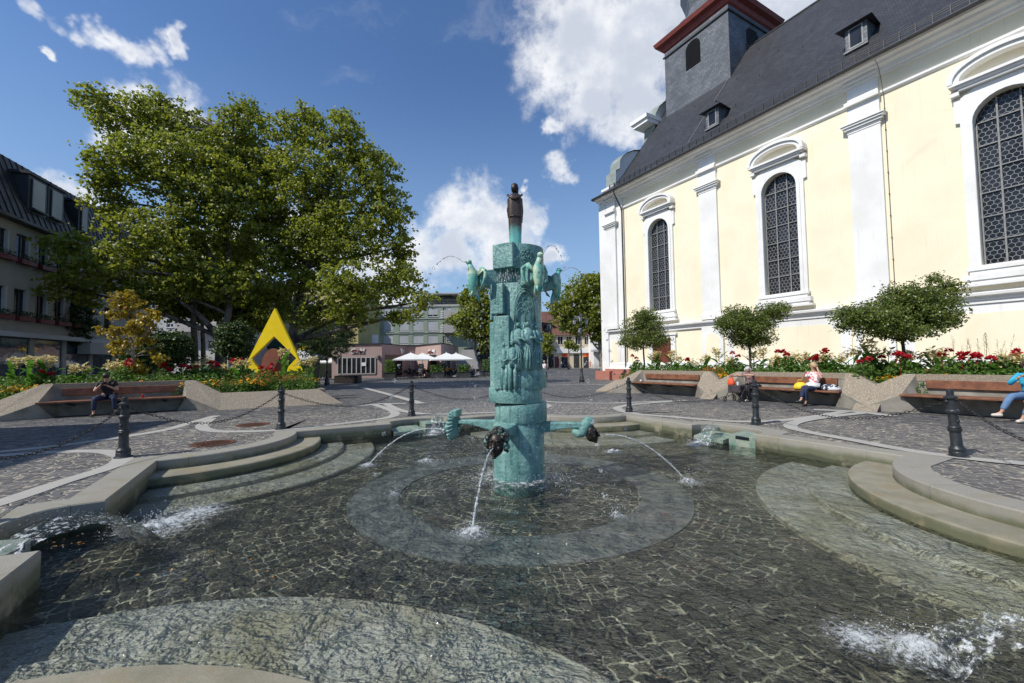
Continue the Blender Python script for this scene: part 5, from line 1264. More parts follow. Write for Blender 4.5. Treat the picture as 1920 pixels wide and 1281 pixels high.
b = B(); q0 = D(637, 620, 56); b.tube([(q0.x, -.3, -.2), (q0.x, -.3, q0.z)], .35, 12)
for k in range(12): b.lathe([(.36, 0), (.40, .05), (.36, .1)], (q0.x, -.3, 2.4+k*.42), 12)
b.build('steel_flue', 'shutter', t)
AD = 80
cols_ = [(720, 737), (748, 766), (774, 794), (802, 821)]; wa = []
for r_, (y0, y1) in enumerate(((576, 594), (602, 622), (629, 646))):
    for j, (a, c) in enumerate(cols_): wa.append((a, y0, c, y1, [.8, .92, .9][r_]))
    wa.append((830, y0+1, 836, y1)); wa.append((838, y0+1, 846, y1-5, .7)); wa.append((684, y0+2, 690, y1)); wa.append((693, y0+2, 702, y1-4, .4))
t, p0, p1, zt = fbox('apartment_building', 'green and grey apartment block with balconies behind the cafe', 'building', AD, 672, 875, 571, 'green_render', wa, 14)
def px_box(t, d, x0, y0, x1, y1, ya, yb_, name, mat_, par=None):
    q0, q1 = D(x0, y1, d), D(x1, y0, d); b = B(); b.box(q0.x, q1.x, ya, yb_, q0.z, q1.z); return b.build(name, mat_, par or t)
for y in (571, 597, 623.5): px_box(t, AD, 672, y, 875, y+3.2 if y > 580 else y+6, -.12, -.005, 'floor_band', 'grey_render')
for y in (582, 608):
    for a, c in ((828, 862), (683, 710)):
        bl = px_box(t, AD, a+3, y+1, c, y+17, -1.3, -.12, 'balcony', 'grey_render')
        for k in range(4): px_box(t, AD, a, y+3+k*3.6, a+5, y+5+k*3.6, -1.36, -1.3, 'rail', 'frame_white', bl)
px_box(t, AD, 800, 552, 858, 571, 2.5, 8, 'penthouse', 'dark_frame'); px_box(t, AD, 796, 548, 858, 551, .5, 9, 'penthouse_roof', 'grey_render')
for k in range(4): px_box(t, AD, 790, 561+k*2.8, 872, 562.2+k*2.8, -.05, .05, 'rail', 'frame_white')
# ---- cafe pavilion (plan polygon)
CF = thing('cafe_building', 'low dusty pink cafe pavilion with folding glass front and flat roof', 'cafe', (0, 0, 0))
def gp2(px, d): p = D(px, 700, d); return (p.x, p.y)
CH = D(716, 646, 50).z
poly = [gp2(622, 50), gp2(716, 50), gp2(760, 56), gp2(779, 56.5), gp2(827, 50.5), gp2(846, 55), gp2(860, 66), gp2(640, 66)]
b = B(); b.prism(poly, -.5, CH); b.build('wall', 'pink_render', CF)
b = B(); b.prism([(x*1.006, y-.12) for x, y in poly], CH, CH+.14); b.build('roof_edge', 'dark_frame', CF)
def cafe_front(d, x0, y0, x1, y1, n, name='folding_doors'):
    q0, q1 = D(x0, y1, d), D(x1, y0, d); b = B(); b.box(q0.x, q1.x, d-.05, d+.05, q0.z, q1.z); gl = b.build(name, 'dark_glass', CF)
    b = B(); b.box(q0.x, q1.x, d-.09, d-.05, q1.z-.12, q1.z); b.box(q0.x, q1.x, d-.09, d-.05, q0.z, q0.z+.1)
    for k in range(n+1): x = q0.x+(q1.x-q0.x)*k/n; b.box(x-.06, x+.06, d-.1, d-.05, q0.z+.1, q1.z-.12)
    b.build('frame', 'grey_render', gl)
cafe_front(50, 633.5, 669, 704, 702.5, 8)
q = D(683, 683, 50); b = B(); b.box(q.x-.25, q.x+.25, 49.85, 49.9, q.z-.2, q.z+.2); b.build('notice', 'sign_white', CF)
for x, y in ((627, 672), (711, 671)):
    q = D(x, y, 50); b = B(); b.box(q.x-.1, q.x+.1, 49.7, 50, q.z-.25, q.z+.25); b.build('wall_lamp', 'dark_frame', CF)
def cafe_glass(p, q, z0, z1, name):
    p = Vector((*p, 0)); q = Vector((*q, 0)); d = (q-p).normalized(); nrm = Vector((d.y, -d.x, 0)); b = B(); o = nrm*.03
    b.add([p+o+Vector((0, 0, z0)), q+o+Vector((0, 0, z0)), q+o+Vector((0, 0, z1)), p+o+Vector((0, 0, z1))], [(0, 1, 2, 3)]); b.build(name, 'dark_glass', CF)
def lerp2(p, q, t): return (p[0]+(q[0]-p[0])*t, p[1]+(q[1]-p[1])*t)
cafe_glass(lerp2(poly[1], poly[2], .12), lerp2(poly[1], poly[2], .85), -.1, 2.5, 'side_glazing'); cafe_glass(lerp2(poly[4], poly[5], -.0), lerp2(poly[4], poly[5], .9), -.1, 2.5, 'side_glazing')
cafe_glass(lerp2(poly[3], poly[4], .62), lerp2(poly[3], poly[4], .85), -.1, 2.4, 'side_door')
def csign(px, py, d, k, s=1.0):
    q = D(px, py, d); m = Matrix.Translation((q.x, d-.06, q.z)) @ Matrix.Rotation(k, 4, 'Z') @ Matrix.Rotation(R(90), 4, 'X')
    text('C  M', 'lettering', 1.15*s, 'sign_white', CF, m, .03, shear=.35); text('Café Mera', 'lettering', .46*s, 'maroon', CF, Matrix.Translation((q.x+.1, d-.14, q.z)) @ Matrix.Rotation(k, 4, 'Z') @ Matrix.Rotation(R(90), 4, 'X'), .02, shear=.4)
csign(669, 659, 50, 0, .72); 
def csign2():
    p, q = Vector((*poly[3], 0)), Vector((*poly[4], 0)); d = (q-p).normalized(); n_2 = Vector((d.y, -d.x, 0)); c = p.lerp(q, .66)+n_2*.1; z = D(811, 661, 52).z
    m = Matrix.Translation((c.x, c.y, z)) @ Matrix.Rotation(math.atan2(d.y, d.x), 4, 'Z') @ Matrix.Rotation(R(90), 4, 'X')
    text('C  M', 'lettering', .95, 'sign_white', CF, m, .03, shear=.35); text('Café Mera', 'lettering', .40, 'maroon', CF, Matrix.Translation(n_2*.08) @ m, .02, shear=.4)
csign2()
px_box(CF, 58, 699, 628, 708, 645, -.3+58, .3+58, 'roof_vent', 'sign_white')
# pavilion with yellow peak
t = thing('pavilion', 'small pavilion with grey hipped roof and yellow peak behind the yellow sculpture', 'pavilion', (*gp2(573, 45), -.2)); r0 = 25*45/800
def pyr(b, e0, z0, e1, z1): b.add([(x, y, z) for e, z in ((e0, z0), (e1, z1)) for x, y in ((-e, -e), (e, -e), (e, e), (-e, e))], [(0, 1, 5, 4), (1, 2, 6, 5), (2, 3, 7, 6), (3, 0, 4, 7), (0, 3, 2, 1), (4, 5, 6, 7)])
za = [D(573, y, 45).z+.2 for y in (673, 656, 648)]
b = B(); pyr(b, r0, za[0], r0*.40, za[1]); pyr(b, r0, za[0]-.15, r0, za[0]-.002); b.build('roof', 'shutter', t)
b = B(); pyr(b, r0*.44, za[1], .02, za[2]); b.build('peak', 'yellow_paint', t)
b = B(); b.box(-1, 1, -1, 1, 0, za[0]); b.build('body', 'dark_frame', t)
t = thing('exit_sign', 'green square sign on a pole left of the pavilion', 'sign', (*gp2(556.5, 44), -.2)); q = D(556.5, 639.5, 44)
b = B(); b.tube([(0, 0, 0), (0, 0, q.z+.4)], .035, 6); b.build('pole', 'shutter', t); b = B(); b.box(-.26, .26, -.06, -.04, q.z-.1, q.z+.42); pl_ = b.build('panel', 'sign_green', t)
b = B(); b.bar((-.13, -.07, q.z), (.13, -.07, q.z+.3), .05, .02, (0, 1, 0)); b.bar((-.13, -.07, q.z+.3), (.13, -.07, q.z), .05, .02, (0, 1, 0)); b.build('emblem', 'sign_white', pl_)
# parasols
simple('parasol_cloth', (.72, .72, .70), (.66, .66, .64), .6, .8)
def parasol(px, py, d, hw_, label):
    q = D(px, py, d); z0 = zg(0, d); t = thing('parasol', label, 'parasol', (q.x, d, z0), R(14), 'white parasols of the cafe'); zt = q.z-z0; zl_ = zt-.75
    b = B(); b.add([(0, 0, zt), (-hw_, -hw_, zl_), (hw_, -hw_, zl_), (hw_, hw_, zl_), (-hw_, hw_, zl_)]+[(x, y, zl_-.12) for x, y in ((-hw_, -hw_), (hw_, -hw_), (hw_, hw_), (-hw_, hw_))], [(0, 1, 2), (0, 2, 3), (0, 3, 4), (0, 4, 1), (1, 5, 6, 2), (2, 6, 7, 3), (3, 7, 8, 4), (4, 8, 5, 1)]); b.lathe([(.06, zt-.02), (.04, zt+.1)], n=8); b.build('canopy', 'parasol_cloth', t)
    b = B(); b.tube([(0, 0, 0), (0, 0, zt)], .035, 8); b.lathe([(.4, 0), (.4, .08), (.05, .12)], n=12); b.build('pole', 'frame_white', t)
    b = B()
    for sx_, sy_ in ((1, 1), (1, -1), (-1, 1), (-1, -1)): b.tube([(0, 0, zt-.1), (sx_*hw_*.95, sy_*hw_*.95, zl_-.02)], .015, 4)
    b.build('ribs', 'frame_white', t)
for a in ((770, 661.5, 47.5, 1.9, 'white square parasol nearest the pink cafe corner'), (792, 662, 51.5, 1.7, 'white parasol half hidden behind the first cafe parasol'), (837, 661.5, 47.5, 1.8, 'white square parasol left of the grey tent roof'), (855, 662, 51, 1.8, 'white parasol farthest right at the cafe'), (611, 668, 52, 1.9, 'white parasol at the far left end of the cafe')): parasol(*a)
# ---- pharmacy house
PD = 96
wp = [(1046, 631, 1055, 646), (1062, 631, 1071, 646), (1079, 631, 1088, 646), (1096, 631, 1105, 646), (1028, 631, 1036, 646)]
t, p0, p1, zt = fbox('pharmacy_house', 'cream pharmacy house with red brown tiled roof beyond the square', 'building', PD, 1017, 1114, 628, 'beige_render', wp, 12)
zr = D(1060, 578, PD).z; b = B(); b.add([(x, y, z) for x in (p0.x-8, p1.x+.3) for y, z in ((-.5, zt-.1), (6, zr), (12.5, zt-.1))], [(0, 1, 4, 3), (1, 2, 5, 4), (0, 2, 1), (3, 4, 5), (0, 3, 5, 2)]); b.build('roof', 'roof_tile', t)
for x in (1030, 1055, 1077, 1098):
    q0, q1 = D(x-5.5, 621, PD), D(x+5.5, 606, PD); b = B(); b.box(q0.x, q1.x, 1.0, 5, q0.z, q1.z); b.box(q0.x-.25, q1.x+.25, .8, 5, q1.z, q1.z+.2); dm = b.build('dormer', 'dark_frame', t); win(dm, q0.x+.3, q1.x-.3, q0.z+.1, q1.z-.25, .85)
px_box(t, PD, 1043, 651.5, 1111, 662.5, -.35, -.02, 'sign_fascia', 'sign_white')
for tx, x0, x1, mt in (('EINHORN', 1044.5, 1068, 'sign_green'), ('APOTHEKE', 1073, 1107.5, 'sign_red')):
    q0, q1 = D(x0, 657, PD), D(x1, 657, PD); o = text(tx, 'lettering', 1.3, mt, t, Matrix.Translation(((q0.x+q1.x)/2, -.4, (q0.z+q1.z)/2)) @ Matrix.Rotation(R(90), 4, 'X'), .03, spacing=1.05)
    w = max(v.co.x for v in o.data.vertices)-min(v.co.x for v in o.data.vertices); o.matrix_local = o.matrix_local @ Matrix.Diagonal(((q1.x-q0.x)/w, 1, 1, 1))
for x0, x1 in ((1053, 1067), (1094, 1110)):
    px_box(t, PD, x0, 669.5, x1, 690, -.03, -.01, 'shop_window', 'dark_glass'); px_box(t, PD, x0, 662.7, x1, 669.5, -.08, -.01, 'shop_blind', 'sign_orange')
    q = D((x0+x1)/2, 666, PD); b = B(); b.box(q.x-.35, q.x+.35, -.14, -.09, q.z-.3, q.z+.3); b.build('shop_emblem', 'sign_red', t)
px_box(t, PD, 1076, 664, 1086, 690, -.03, -.01, 'doorway', 'dark_frame'); px_box(t, PD, 1040, 669, 1048, 690, -.03, -.01, 'doorway', 'maroon'); px_box(t, PD, 1017, 664, 1038, 690, -.03, -.01, 'shop_window', 'dark_glass')
t, p0, p1, zt = fbox('white_house', 'white house with dark shopfront between the pharmacy and the church', 'building', 90, 1112, 1210, 610, 'white_plaster', [(1118, 626, 1126, 640), (1132, 626, 1140, 640)], 12)
px_box(t, 90, 1124, 661, 1200, 688, -.03, -.01, 'shop_window', 'dark_glass'); px_box(t, 90, 1108, 655, 1200, 660, -2.2, -.02, 'canopy', 'white_render')
b = B(); zr = D(1160, 575, 90).z; b.add([(x, y, z) for x in (p0.x-.2, p1.x+.2) for y, z in ((-.4, zt-.1), (6, zr), (12.3, zt-.1))], [(0, 1, 4, 3), (1, 2, 5, 4), (0, 2, 1), (3, 4, 5), (0, 3, 5, 2)]); b.build('roof', 'roof_tile', t)
t, p0, p1, zt = fbox('beige_house', 'beige house with red roof seen behind the small tree left of the column', 'building', 92, 872, 1015, 622, 'beige_render', [(897, 644, 905, 654), (908, 644, 915, 654), (890, 628, 896, 638), (960, 630, 968, 644)], 10)
b = B(); zr = D(900, 580, 92).z; b.add([(x, y, z) for x in (p0.x-.2, p1.x+.2) for y, z in ((-.4, zt-.1), (5, zr), (10.3, zt-.1))], [(0, 1, 4, 3), (1, 2, 5, 4), (0, 2, 1), (3, 4, 5), (0, 3, 5, 2)]); b.build('roof', 'roof_tile', t)
t = thing('screen_wall', 'dark slatted screen wall beyond the last cafe parasol', 'wall', (*gp2(905, 62), 0)); q0, q1 = D(870, 690, 62), D(940, 652, 62)
b = B(); b.box(-2.7, 2.7, 0, .2, -.3, q1.z); b.build('screen', 'dark_frame', t)
t = thing('tent_roof', 'grey tent like shelter beside the cafe parasols', 'shelter', (*gp2(882, 57), 0)); b = B(); zt = D(880, 656, 57).z
b.add([(-1.6, -.5, zt*.55), (1.3, -.5, -.2), (-1.0, -.5, zt), (.5, -.5, zt), (-1.6, 1.5, zt*.55), (1.3, 1.5, -.2), (-1.0, 1.5, zt), (.5, 1.5, zt), (-1.6, -.5, -.2), (-1.6, 1.5, -.2)], [(8, 1, 3, 2, 0), (9, 5, 7, 6, 4), (1, 5, 7, 3), (3, 7, 6, 2), (2, 6, 4, 0), (0, 4, 9, 8)]); b.build('cover', 'grey_render', t)
# glazed rooftop behind the left building
t = thing('rooftop', 'pale rooftop storey visible over the dark mansard roof', 'building', (0, 58, 0)); q0, q1 = D(135, 460, 58), D(215, 380, 58); b = B(); b.box(q0.x, q1.x, 0, 8, -.3, q1.z-1); b.build('wall', 'white_render', t)
b = B(); b.add([(q0.x-.4, -.6, q1.z+.1), (q1.x+.4, -.6, q1.z-1.0), (q1.x+.4, 8, q1.z-1.0), (q0.x-.4, 8, q1.z+.1), (q0.x-.4, -.6, q1.z-.1), (q1.x+.4, -.6, q1.z-1.2)], [(0, 1, 2, 3), (4, 5, 1, 0)]); b.build('roof', 'shutter', t)
b = B(); b.box(q0.x, q1.x, -.05, 0, q1.z-2.6, q1.z-1.1); b.build('glazing', 'blue_glass', t)
# tall block outside the frame, left of the camera: its shadow lies on the paving and on the near corner of the pool
t = thing('side_building', 'tall plain building standing left of the camera outside the view', 'building', (0, 0, 0))
hB = 12.0; tip = G(335, 788); k_ = hB/math.tan(SUN_EL); cB = Vector((tip.x+sx/math.hypot(sx, sy)*k_, tip.y+sy/math.hypot(sx, sy)*k_, 0))
e1 = Vector((-.957, -.29, 0)); e2 = Vector((.29, -.957, 0)); b = B(); b.prism([tuple(p[:2]) for p in (cB, cB+e1*14, cB+e1*14+e2*22, cB+e2*22)], -.5, hB); b.build('wall', 'left_plaster', t)
# ================================================================ TREES
def trunkmat(name, c1, c2, sc=3.0):
    m, g = newmat(name); oc = g.n('ShaderNodeTexCoord').outputs['Object']; n = g.noise(g.vm('MULTIPLY', oc, (1, 1, .5)), sc, 5, .6)
    c = g.mix(g.ramp(n, .42, .55), c1, c2); c = g.mix(g.ramp(g.noise(oc, sc*6, 4), .5, .7, 0, .5), c, tuple(v*.5 for v in c1)); finish(g, P(g, c, .85, g.bump(g.noise(oc, sc*7, 5), .6, .03)))
trunkmat('plane_bark', (.055, .045, .035), (.17, .15, .115), 2.5); trunkmat('pale_bark', (.16, .13, .10), (.30, .26, .20), 4); trunkmat('dark_bark', (.05, .038, .03), (.10, .08, .06), 8)
def curve(p, q, bow, n=6):
    p, q = Vector(p), Vector(q); o = Vector((rnd.uniform(-1, 1), rnd.uniform(-1, 1), rnd.uniform(-.3, .8)))*bow
    return [p.lerp(q, i/n)+o*math.sin(math.pi*i/n) for i in range(n+1)]
def tree(name, label, base, stems, blobs, nclus, nleaf, lsize, leaf, bark, group=None, clr=.38, shell=2.1, aspect=.85, seed=1, twigs=7):
    """stems: list of (points, r0, r1); blobs: list of (centre, radii, stem index)"""
    rs = np.random.RandomState(seed); t = thing(name, label, 'tree', base, 0, group); bs = Vector(base)
    b = B()
    for pts, r0, r1 in stems:
        pp = smooth_path([tuple(Vector(p)-bs) for p in pts], 4); b.tube(pp, [r0+(r1-r0)*(i/(len(pp)-1))**.8*(1)+(.35*r0*math.exp(-i*.9) if i < 4 and pts is stems[0][0] else 0) for i in range(len(pp))], 10)
    vols = np.array([bl[1][0]*bl[1][1]*bl[1][2] for bl in blobs])**.75; vols /= vols.sum(); cl = []; cn = []
    for (c, r_, si), v in zip(blobs, vols):
        c = Vector(c); r_ = Vector(r_); sp = stems[si][0]; root = min((Vector(p) for p in sp), key=lambda p: (p-c).length+max(0, p.z-c.z)*2)
        if root.z > c.z+r_.z*.5: root = Vector(sp[len(sp)//2])
        L = curve(root-bs, c-bs, (c-root).length*.10); r0 = min(stems[si][1]*.45, .03+.022*(c-root).length); b.tube(L, [r0*(1-.75*i/6) for i in range(7)], 6)
        n = max(3, int(nclus*v)); k = 0
        for _ in range(n):
            d = rs.normal(size=3); d /= np.linalg.norm(d); u = rs.rand()**(1/shell); 
            w = 1+.28*mnoise.noise(Vector(d)*1.7+c*.35)
            p = np.array(c)+d*np.array(r_)*u*w; cl.append(p); cn.append(d)
            if k < twigs and u > .6: k += 1; b.tube(curve(c-bs, Vector(p)-bs, .25, 4), [r0*.3, r0*.24, r0*.18, r0*.12, .006], 4, cap=False)
    b.build('trunk', bark, t, smooth=True)
    cl = np.array(cl); cn = np.array(cn); N = len(cl)*nleaf; idx = np.repeat(np.arange(len(cl)), nleaf)
    rad = clr*(.6+.8*rs.rand(len(cl)))
    off = rs.normal(size=(N, 3))*.55; off[:, 2] *= .62
    pts = cl[idx]+off*rad[idx][:, None]-np.array(base)
    leafcloud('crown', pts, lsize, leaf, t, aspect=aspect, up=.35, sd=seed, outn=cn[idx], droop=.25)
    return t
def pb(px, py, rx, ry, d, si, dr=None): k = d/800; return (D(px, py, d), (rx*k, dr or max(1.0, (rx+ry)/2*k*1.0), ry*k), si)
d1 = 26.0; b1 = D(415, 690, d1); b1.z = zg(0, d1)
T1b = [pb(190, 190, 52, 26, 25, 0), pb(255, 232, 75, 48, 25.5, 0), pb(335, 235, 62, 45, 27, 0), pb(300, 195, 40, 24, 27, 0), pb(235, 300, 68, 42, 24, 0), pb(335, 320, 95, 72, 25, 0), pb(215, 375, 45, 45, 25, 0), pb(190, 335, 35, 30, 24, 0),
       pb(128, 462, 45, 30, 23, 0), pb(195, 500, 80, 48, 23, 0), pb(140, 545, 50, 34, 24, 0), pb(320, 450, 105, 80, 25, 0), pb(430, 390, 85, 95, 26, 0), pb(452, 240, 52, 48, 28, 0), pb(455, 205, 30, 22, 28, 0), pb(415, 530, 90, 42, 25.5, 0), pb(275, 545, 75, 32, 24, 0), pb(440, 310, 60, 60, 28, 0), pb(380, 290, 60, 55, 26, 0)]
tree('plane_tree', 'tallest spreading plane tree at the left with a forked trunk', b1, [([b1, D(414, 650, d1), D(412, 632, d1), D(428, 590, d1), D(432, 520, d1), D(425, 400, d1), D(440, 260, d1+1)], .36, .06), ([D(412, 640, d1), D(385, 603, d1-.3), D(345, 570, d1-.8), D(280, 530, d1-1.5), D(215, 480, d1-2.5)], .22, .05), ([D(430, 560, d1), D(370, 430, d1), D(290, 300, d1), D(220, 215, d1)], .2, .05)],
     T1b, 2350, 21, .19, 'plane_leaf', 'plane_bark', 'plane trees on the left of the square', seed=3)
d2 = 28.0; b2 = D(545, 690, d2); b2.z = zg(0, d2)
T2b = [pb(560, 245, 62, 42, 28, 0), pb(575, 215, 30, 20, 28, 0), pb(655, 270, 50, 52, 28, 0), pb(640, 222, 22, 18, 28, 0), pb(700, 330, 52, 55, 28, 0), pb(600, 340, 95, 75, 28, 0), pb(725, 395, 48, 50, 28, 0), pb(640, 440, 90, 68, 27, 0), pb(745, 465, 34, 50, 28, 0),
       pb(735, 530, 66, 42, 27, 0), pb(555, 480, 90, 80, 28, 0), pb(500, 320, 60, 75, 29, 0), pb(790, 565, 34, 24, 26, 0), pb(650, 540, 62, 50, 25, 0), pb(665, 590, 55, 24, 26, 0), pb(590, 590, 50, 26, 27, 0), pb(520, 560, 60, 42, 28.5, 0), pb(765, 590, 34, 18, 26, 0), pb(500, 410, 60, 60, 29, 0), pb(605, 420, 60, 60, 30, 0)]
tree('plane_tree', 'wide plane tree right of the tallest one, its leaning trunk behind the yellow sculpture', b2, [([b2, D(548, 640, d2), D(556, 590, d2), D(575, 500, d2), D(600, 400, d2), D(640, 290, d2)], .42, .06), ([D(556, 590, d2), D(620, 560, d2-.5), D(700, 560, d2-1)], .16, .05), ([D(575, 500, d2), D(650, 430, d2), D(710, 340, d2)], .16, .05)],
     T2b, 2350, 21, .20, 'plane_leaf', 'plane_bark', 'plane trees on the left of the square', seed=5)
for i, (px, w, dd, bl) in enumerate(((366, .24, 27.5, [pb(360, 560, 60, 45, 29, 0), pb(330, 520, 40, 35, 29, 0)]), (382, .17, 29, [pb(385, 520, 40, 40, 30, 0), pb(390, 575, 40, 25, 30, 0)]), (455, .17, 30, [pb(462, 560, 45, 40, 31, 0), pb(475, 600, 50, 26, 31, 0), pb(440, 480, 50, 50, 31, 0)]))):
    bb = D(px, 690, dd); bb.z = zg(0, dd); tree('plane_tree', ['slender dark trunk left of the forked plane tree', 'thin trunk directly beside the slender dark trunk', 'thin plane tree between the forked trunk and the yellow sculpture'][i], bb, [([bb, D(px-1, 650, dd), D(px-3, 600, dd), D(px+2, 520, dd)], w, w*.5)], bl, 500, 20, .25, 'plane_leaf', 'plane_bark', 'plane trees on the left of the square', seed=10+i)
# small dark bushes behind the left bed
for i, (px, py, rx, ry, dd) in enumerate(((312, 655, 40, 42, 21), (440, 640, 32, 40, 23), (270, 670, 30, 30, 20), (130, 600, 40, 60, 27), (600, 640, 45, 40, 38), (640, 620, 30, 50, 42))):
    c = D(px, py, dd); bb = Vector((c.x, c.y, zg(0, dd))); tree('bush', ['round dark bush behind the young magnolia', 'green bush between the plane trunks', 'dark bush behind the seated man', 'dark foliage against the left building', 'dark bush behind the pavilion', 'dark green shrub beside the cafe'][i], bb, [([bb, bb+Vector((0, 0, .5)), c], .05, .02)], [(c, (rx*dd/800, rx*dd/800, ry*dd/800), 0)], 420, 18, .12, 'dark_leaf', 'dark_bark', 'bushes behind the left flower bed', clr=.22, seed=20+i)
# magnolia-like young tree with yellowing leaves
c = D(250, 700, 15.2); mb = Vector((c.x, c.y, .42)); q = lambda px, py, d=15.2: D(px, py, d)
tree('young_tree', 'young tree with yellow and bronze leaves rising from the left flower bed', mb, [([mb, q(250, 668), q(247, 640), q(242, 600), q(240, 565)], .07, .02), ([q(249, 660), q(262, 640), q(282, 605)], .035, .012), ([q(248, 665), q(225, 640), q(205, 625)], .03, .012), ([q(250, 670), q(275, 655), q(296, 650)], .025, .01)],
     [(q(237, 560), (.5, .5, .3), 0), (q(250, 572), (.5, .4, .25), 0), (q(225, 590), (.35, .4, .22), 0), (q(285, 590, 15), (.32, .3, .22), 1), (q(270, 610), (.4, .4, .25), 1), (q(210, 622), (.42, .3, .16), 2), (q(185, 618), (.18, .2, .08), 2), (q(225, 650), (.4, .4, .3), 0), (q(245, 690), (.55, .4, .4), 0), (q(292, 668), (.32, .3, .22), 3), (q(272, 640), (.3, .3, .15), 1), (q(255, 625), (.3, .3, .3), 0)],
     170, 13, .17, 'magnolia_leaf', 'pale_bark', clr=.16, aspect=.5, seed=31, twigs=4)
# clipped standard trees in the right planter
for i, (px, pyb, cx_, cy_, s_, qd, ex) in enumerate(((1208, 700, 1207, 622, -14.0, 2.6, [(1207, 622, 46, 34), (1215, 600, 30, 24), (1190, 640, 30, 18), (1232, 638, 28, 18), (1204, 592, 18, 14)]),
                                                   (1405, 700, 1408, 612, -9.0, 2.4, [(1395, 615, 46, 30), (1380, 595, 30, 22), (1425, 600, 36, 24), (1450, 585, 26, 16), (1470, 577, 12, 11), (1410, 636, 40, 18), (1355, 605, 20, 12)]),
                                                   (1700, 700, 1690, 588, -3.0, 2.4, [(1690, 590, 80, 40), (1640, 600, 55, 28), (1745, 560, 45, 26), (1730, 590, 55, 30), (1780, 540, 22, 16), (1700, 555, 45, 26), (1600, 590, 36, 18), (1585, 605, 20, 14), (1690, 622, 60, 16), (1770, 600, 28, 20), (1750, 525, 18, 12)]))):
    # crown depth follows from where its stem's ray meets the planter's middle line
    r = ray(px, pyb); tt = (OFF-11.82+qd)/(na.x*r.x+na.y*r.y); d = r.y*tt; bb = Vector((r.x*tt, d, .42)); k = d/800
    tp = D(cx_, cy_, d)
    tree('standard_tree', ['small round clipped tree nearest the church corner', 'middle clipped tree behind the two seated women', 'largest clipped tree at the right, in front of the big church window'][i], bb, [([bb, bb.lerp(tp, .3)+Vector((.01, 0, 0)), bb.lerp(tp, .65)+Vector((-.03, 0, 0)), tp], .055 if i < 2 else .07, .03)],
         [(D(x, y, d+rnd.uniform(-.3, .3)), (rx*k, rx*k*.9, ry*k), 0) for x, y, rx, ry in ex], [1000, 1050, 1700][i], 14, .085, 'box_leaf', 'dark_bark', 'clipped standard trees in the right planter', clr=.17, shell=2.0, aspect=.5, seed=40+i, twigs=6)
# trees in the distance
d = 60; bb = D(893, 695, d); bb.z = -.2
tree('street_tree', 'narrow light green tree left of the fountain column by the cafe', bb, [([bb, D(891, 660, d), D(888, 620, d), D(885, 570, d)], .32, .08)], [pb(880, 560, 16, 16, d, 0), pb(900, 580, 26, 24, d, 0), pb(868, 600, 26, 14, d, 0), pb(905, 610, 26, 24, d, 0), pb(878, 620, 20, 12, d, 0), pb(912, 640, 14, 14, d, 0), pb(895, 545, 14, 10, d, 0)], 620, 18, .42, 'plane_leaf', 'pale_bark', 'trees at the far side of the square', clr=.8, seed=50)
d = 66; bb = D(1133, 690, d); bb.z = -.2
tree('street_tree', 'large pale trunked plane tree right of the fountain column', bb, [([bb, D(1128, 665, d), D(1124, 640, d), D(1126, 600, d), D(1115, 560, d)], .5, .12), ([D(1127, 660, d), D(1110, 640, d), D(1100, 610, d)], .2, .08), ([D(1126, 650, d), D(1138, 630, d)], .15, .06)],
     [pb(1110, 535, 40, 22, d, 0), pb(1135, 560, 36, 34, d, 0), pb(1085, 560, 34, 24, d, 0), pb(1060, 590, 26, 20, d, 0), pb(1045, 575, 14, 12, d, 0), pb(1115, 590, 40, 34, d, 0), pb(1090, 605, 30, 24, d, 0), pb(1135, 610, 24, 30, d, 0), pb(1070, 608, 24, 14, d, 0), pb(1122, 634, 12, 7, d, 0), pb(1160, 560, 30, 40, d+2, 0)], 1300, 18, .42, 'plane_leaf', 'pale_bark', 'trees at the far side of the square', clr=.85, seed=51)
d = 80; bb = D(1027, 692, d); bb.z = -.2
tree('street_tree', 'thin young tree in front of the pharmacy beside the column', bb, [([bb, D(1027, 660, d), D(1027, 640, d)], .15, .06)], [pb(1027, 640, 8, 16, d, 0), pb(1026, 655, 10, 8, d, 0)], 110, 14, .4, 'plane_leaf', 'pale_bark', 'trees at the far side of the square', clr=.6, seed=52)
d = 84; bb = D(1066, 690, d); bb.z = -.2
tree('street_tree', 'small street tree hanging over the pharmacy sign', bb, [([bb, D(1066, 660, d), D(1067, 645, d)], .15, .06)], [pb(1068, 646, 7, 8, d, 0), pb(1079, 652, 5, 3, d, 0)], 60, 14, .4, 'plane_leaf', 'pale_bark', 'trees at the far side of the square', clr=.6, seed=53)

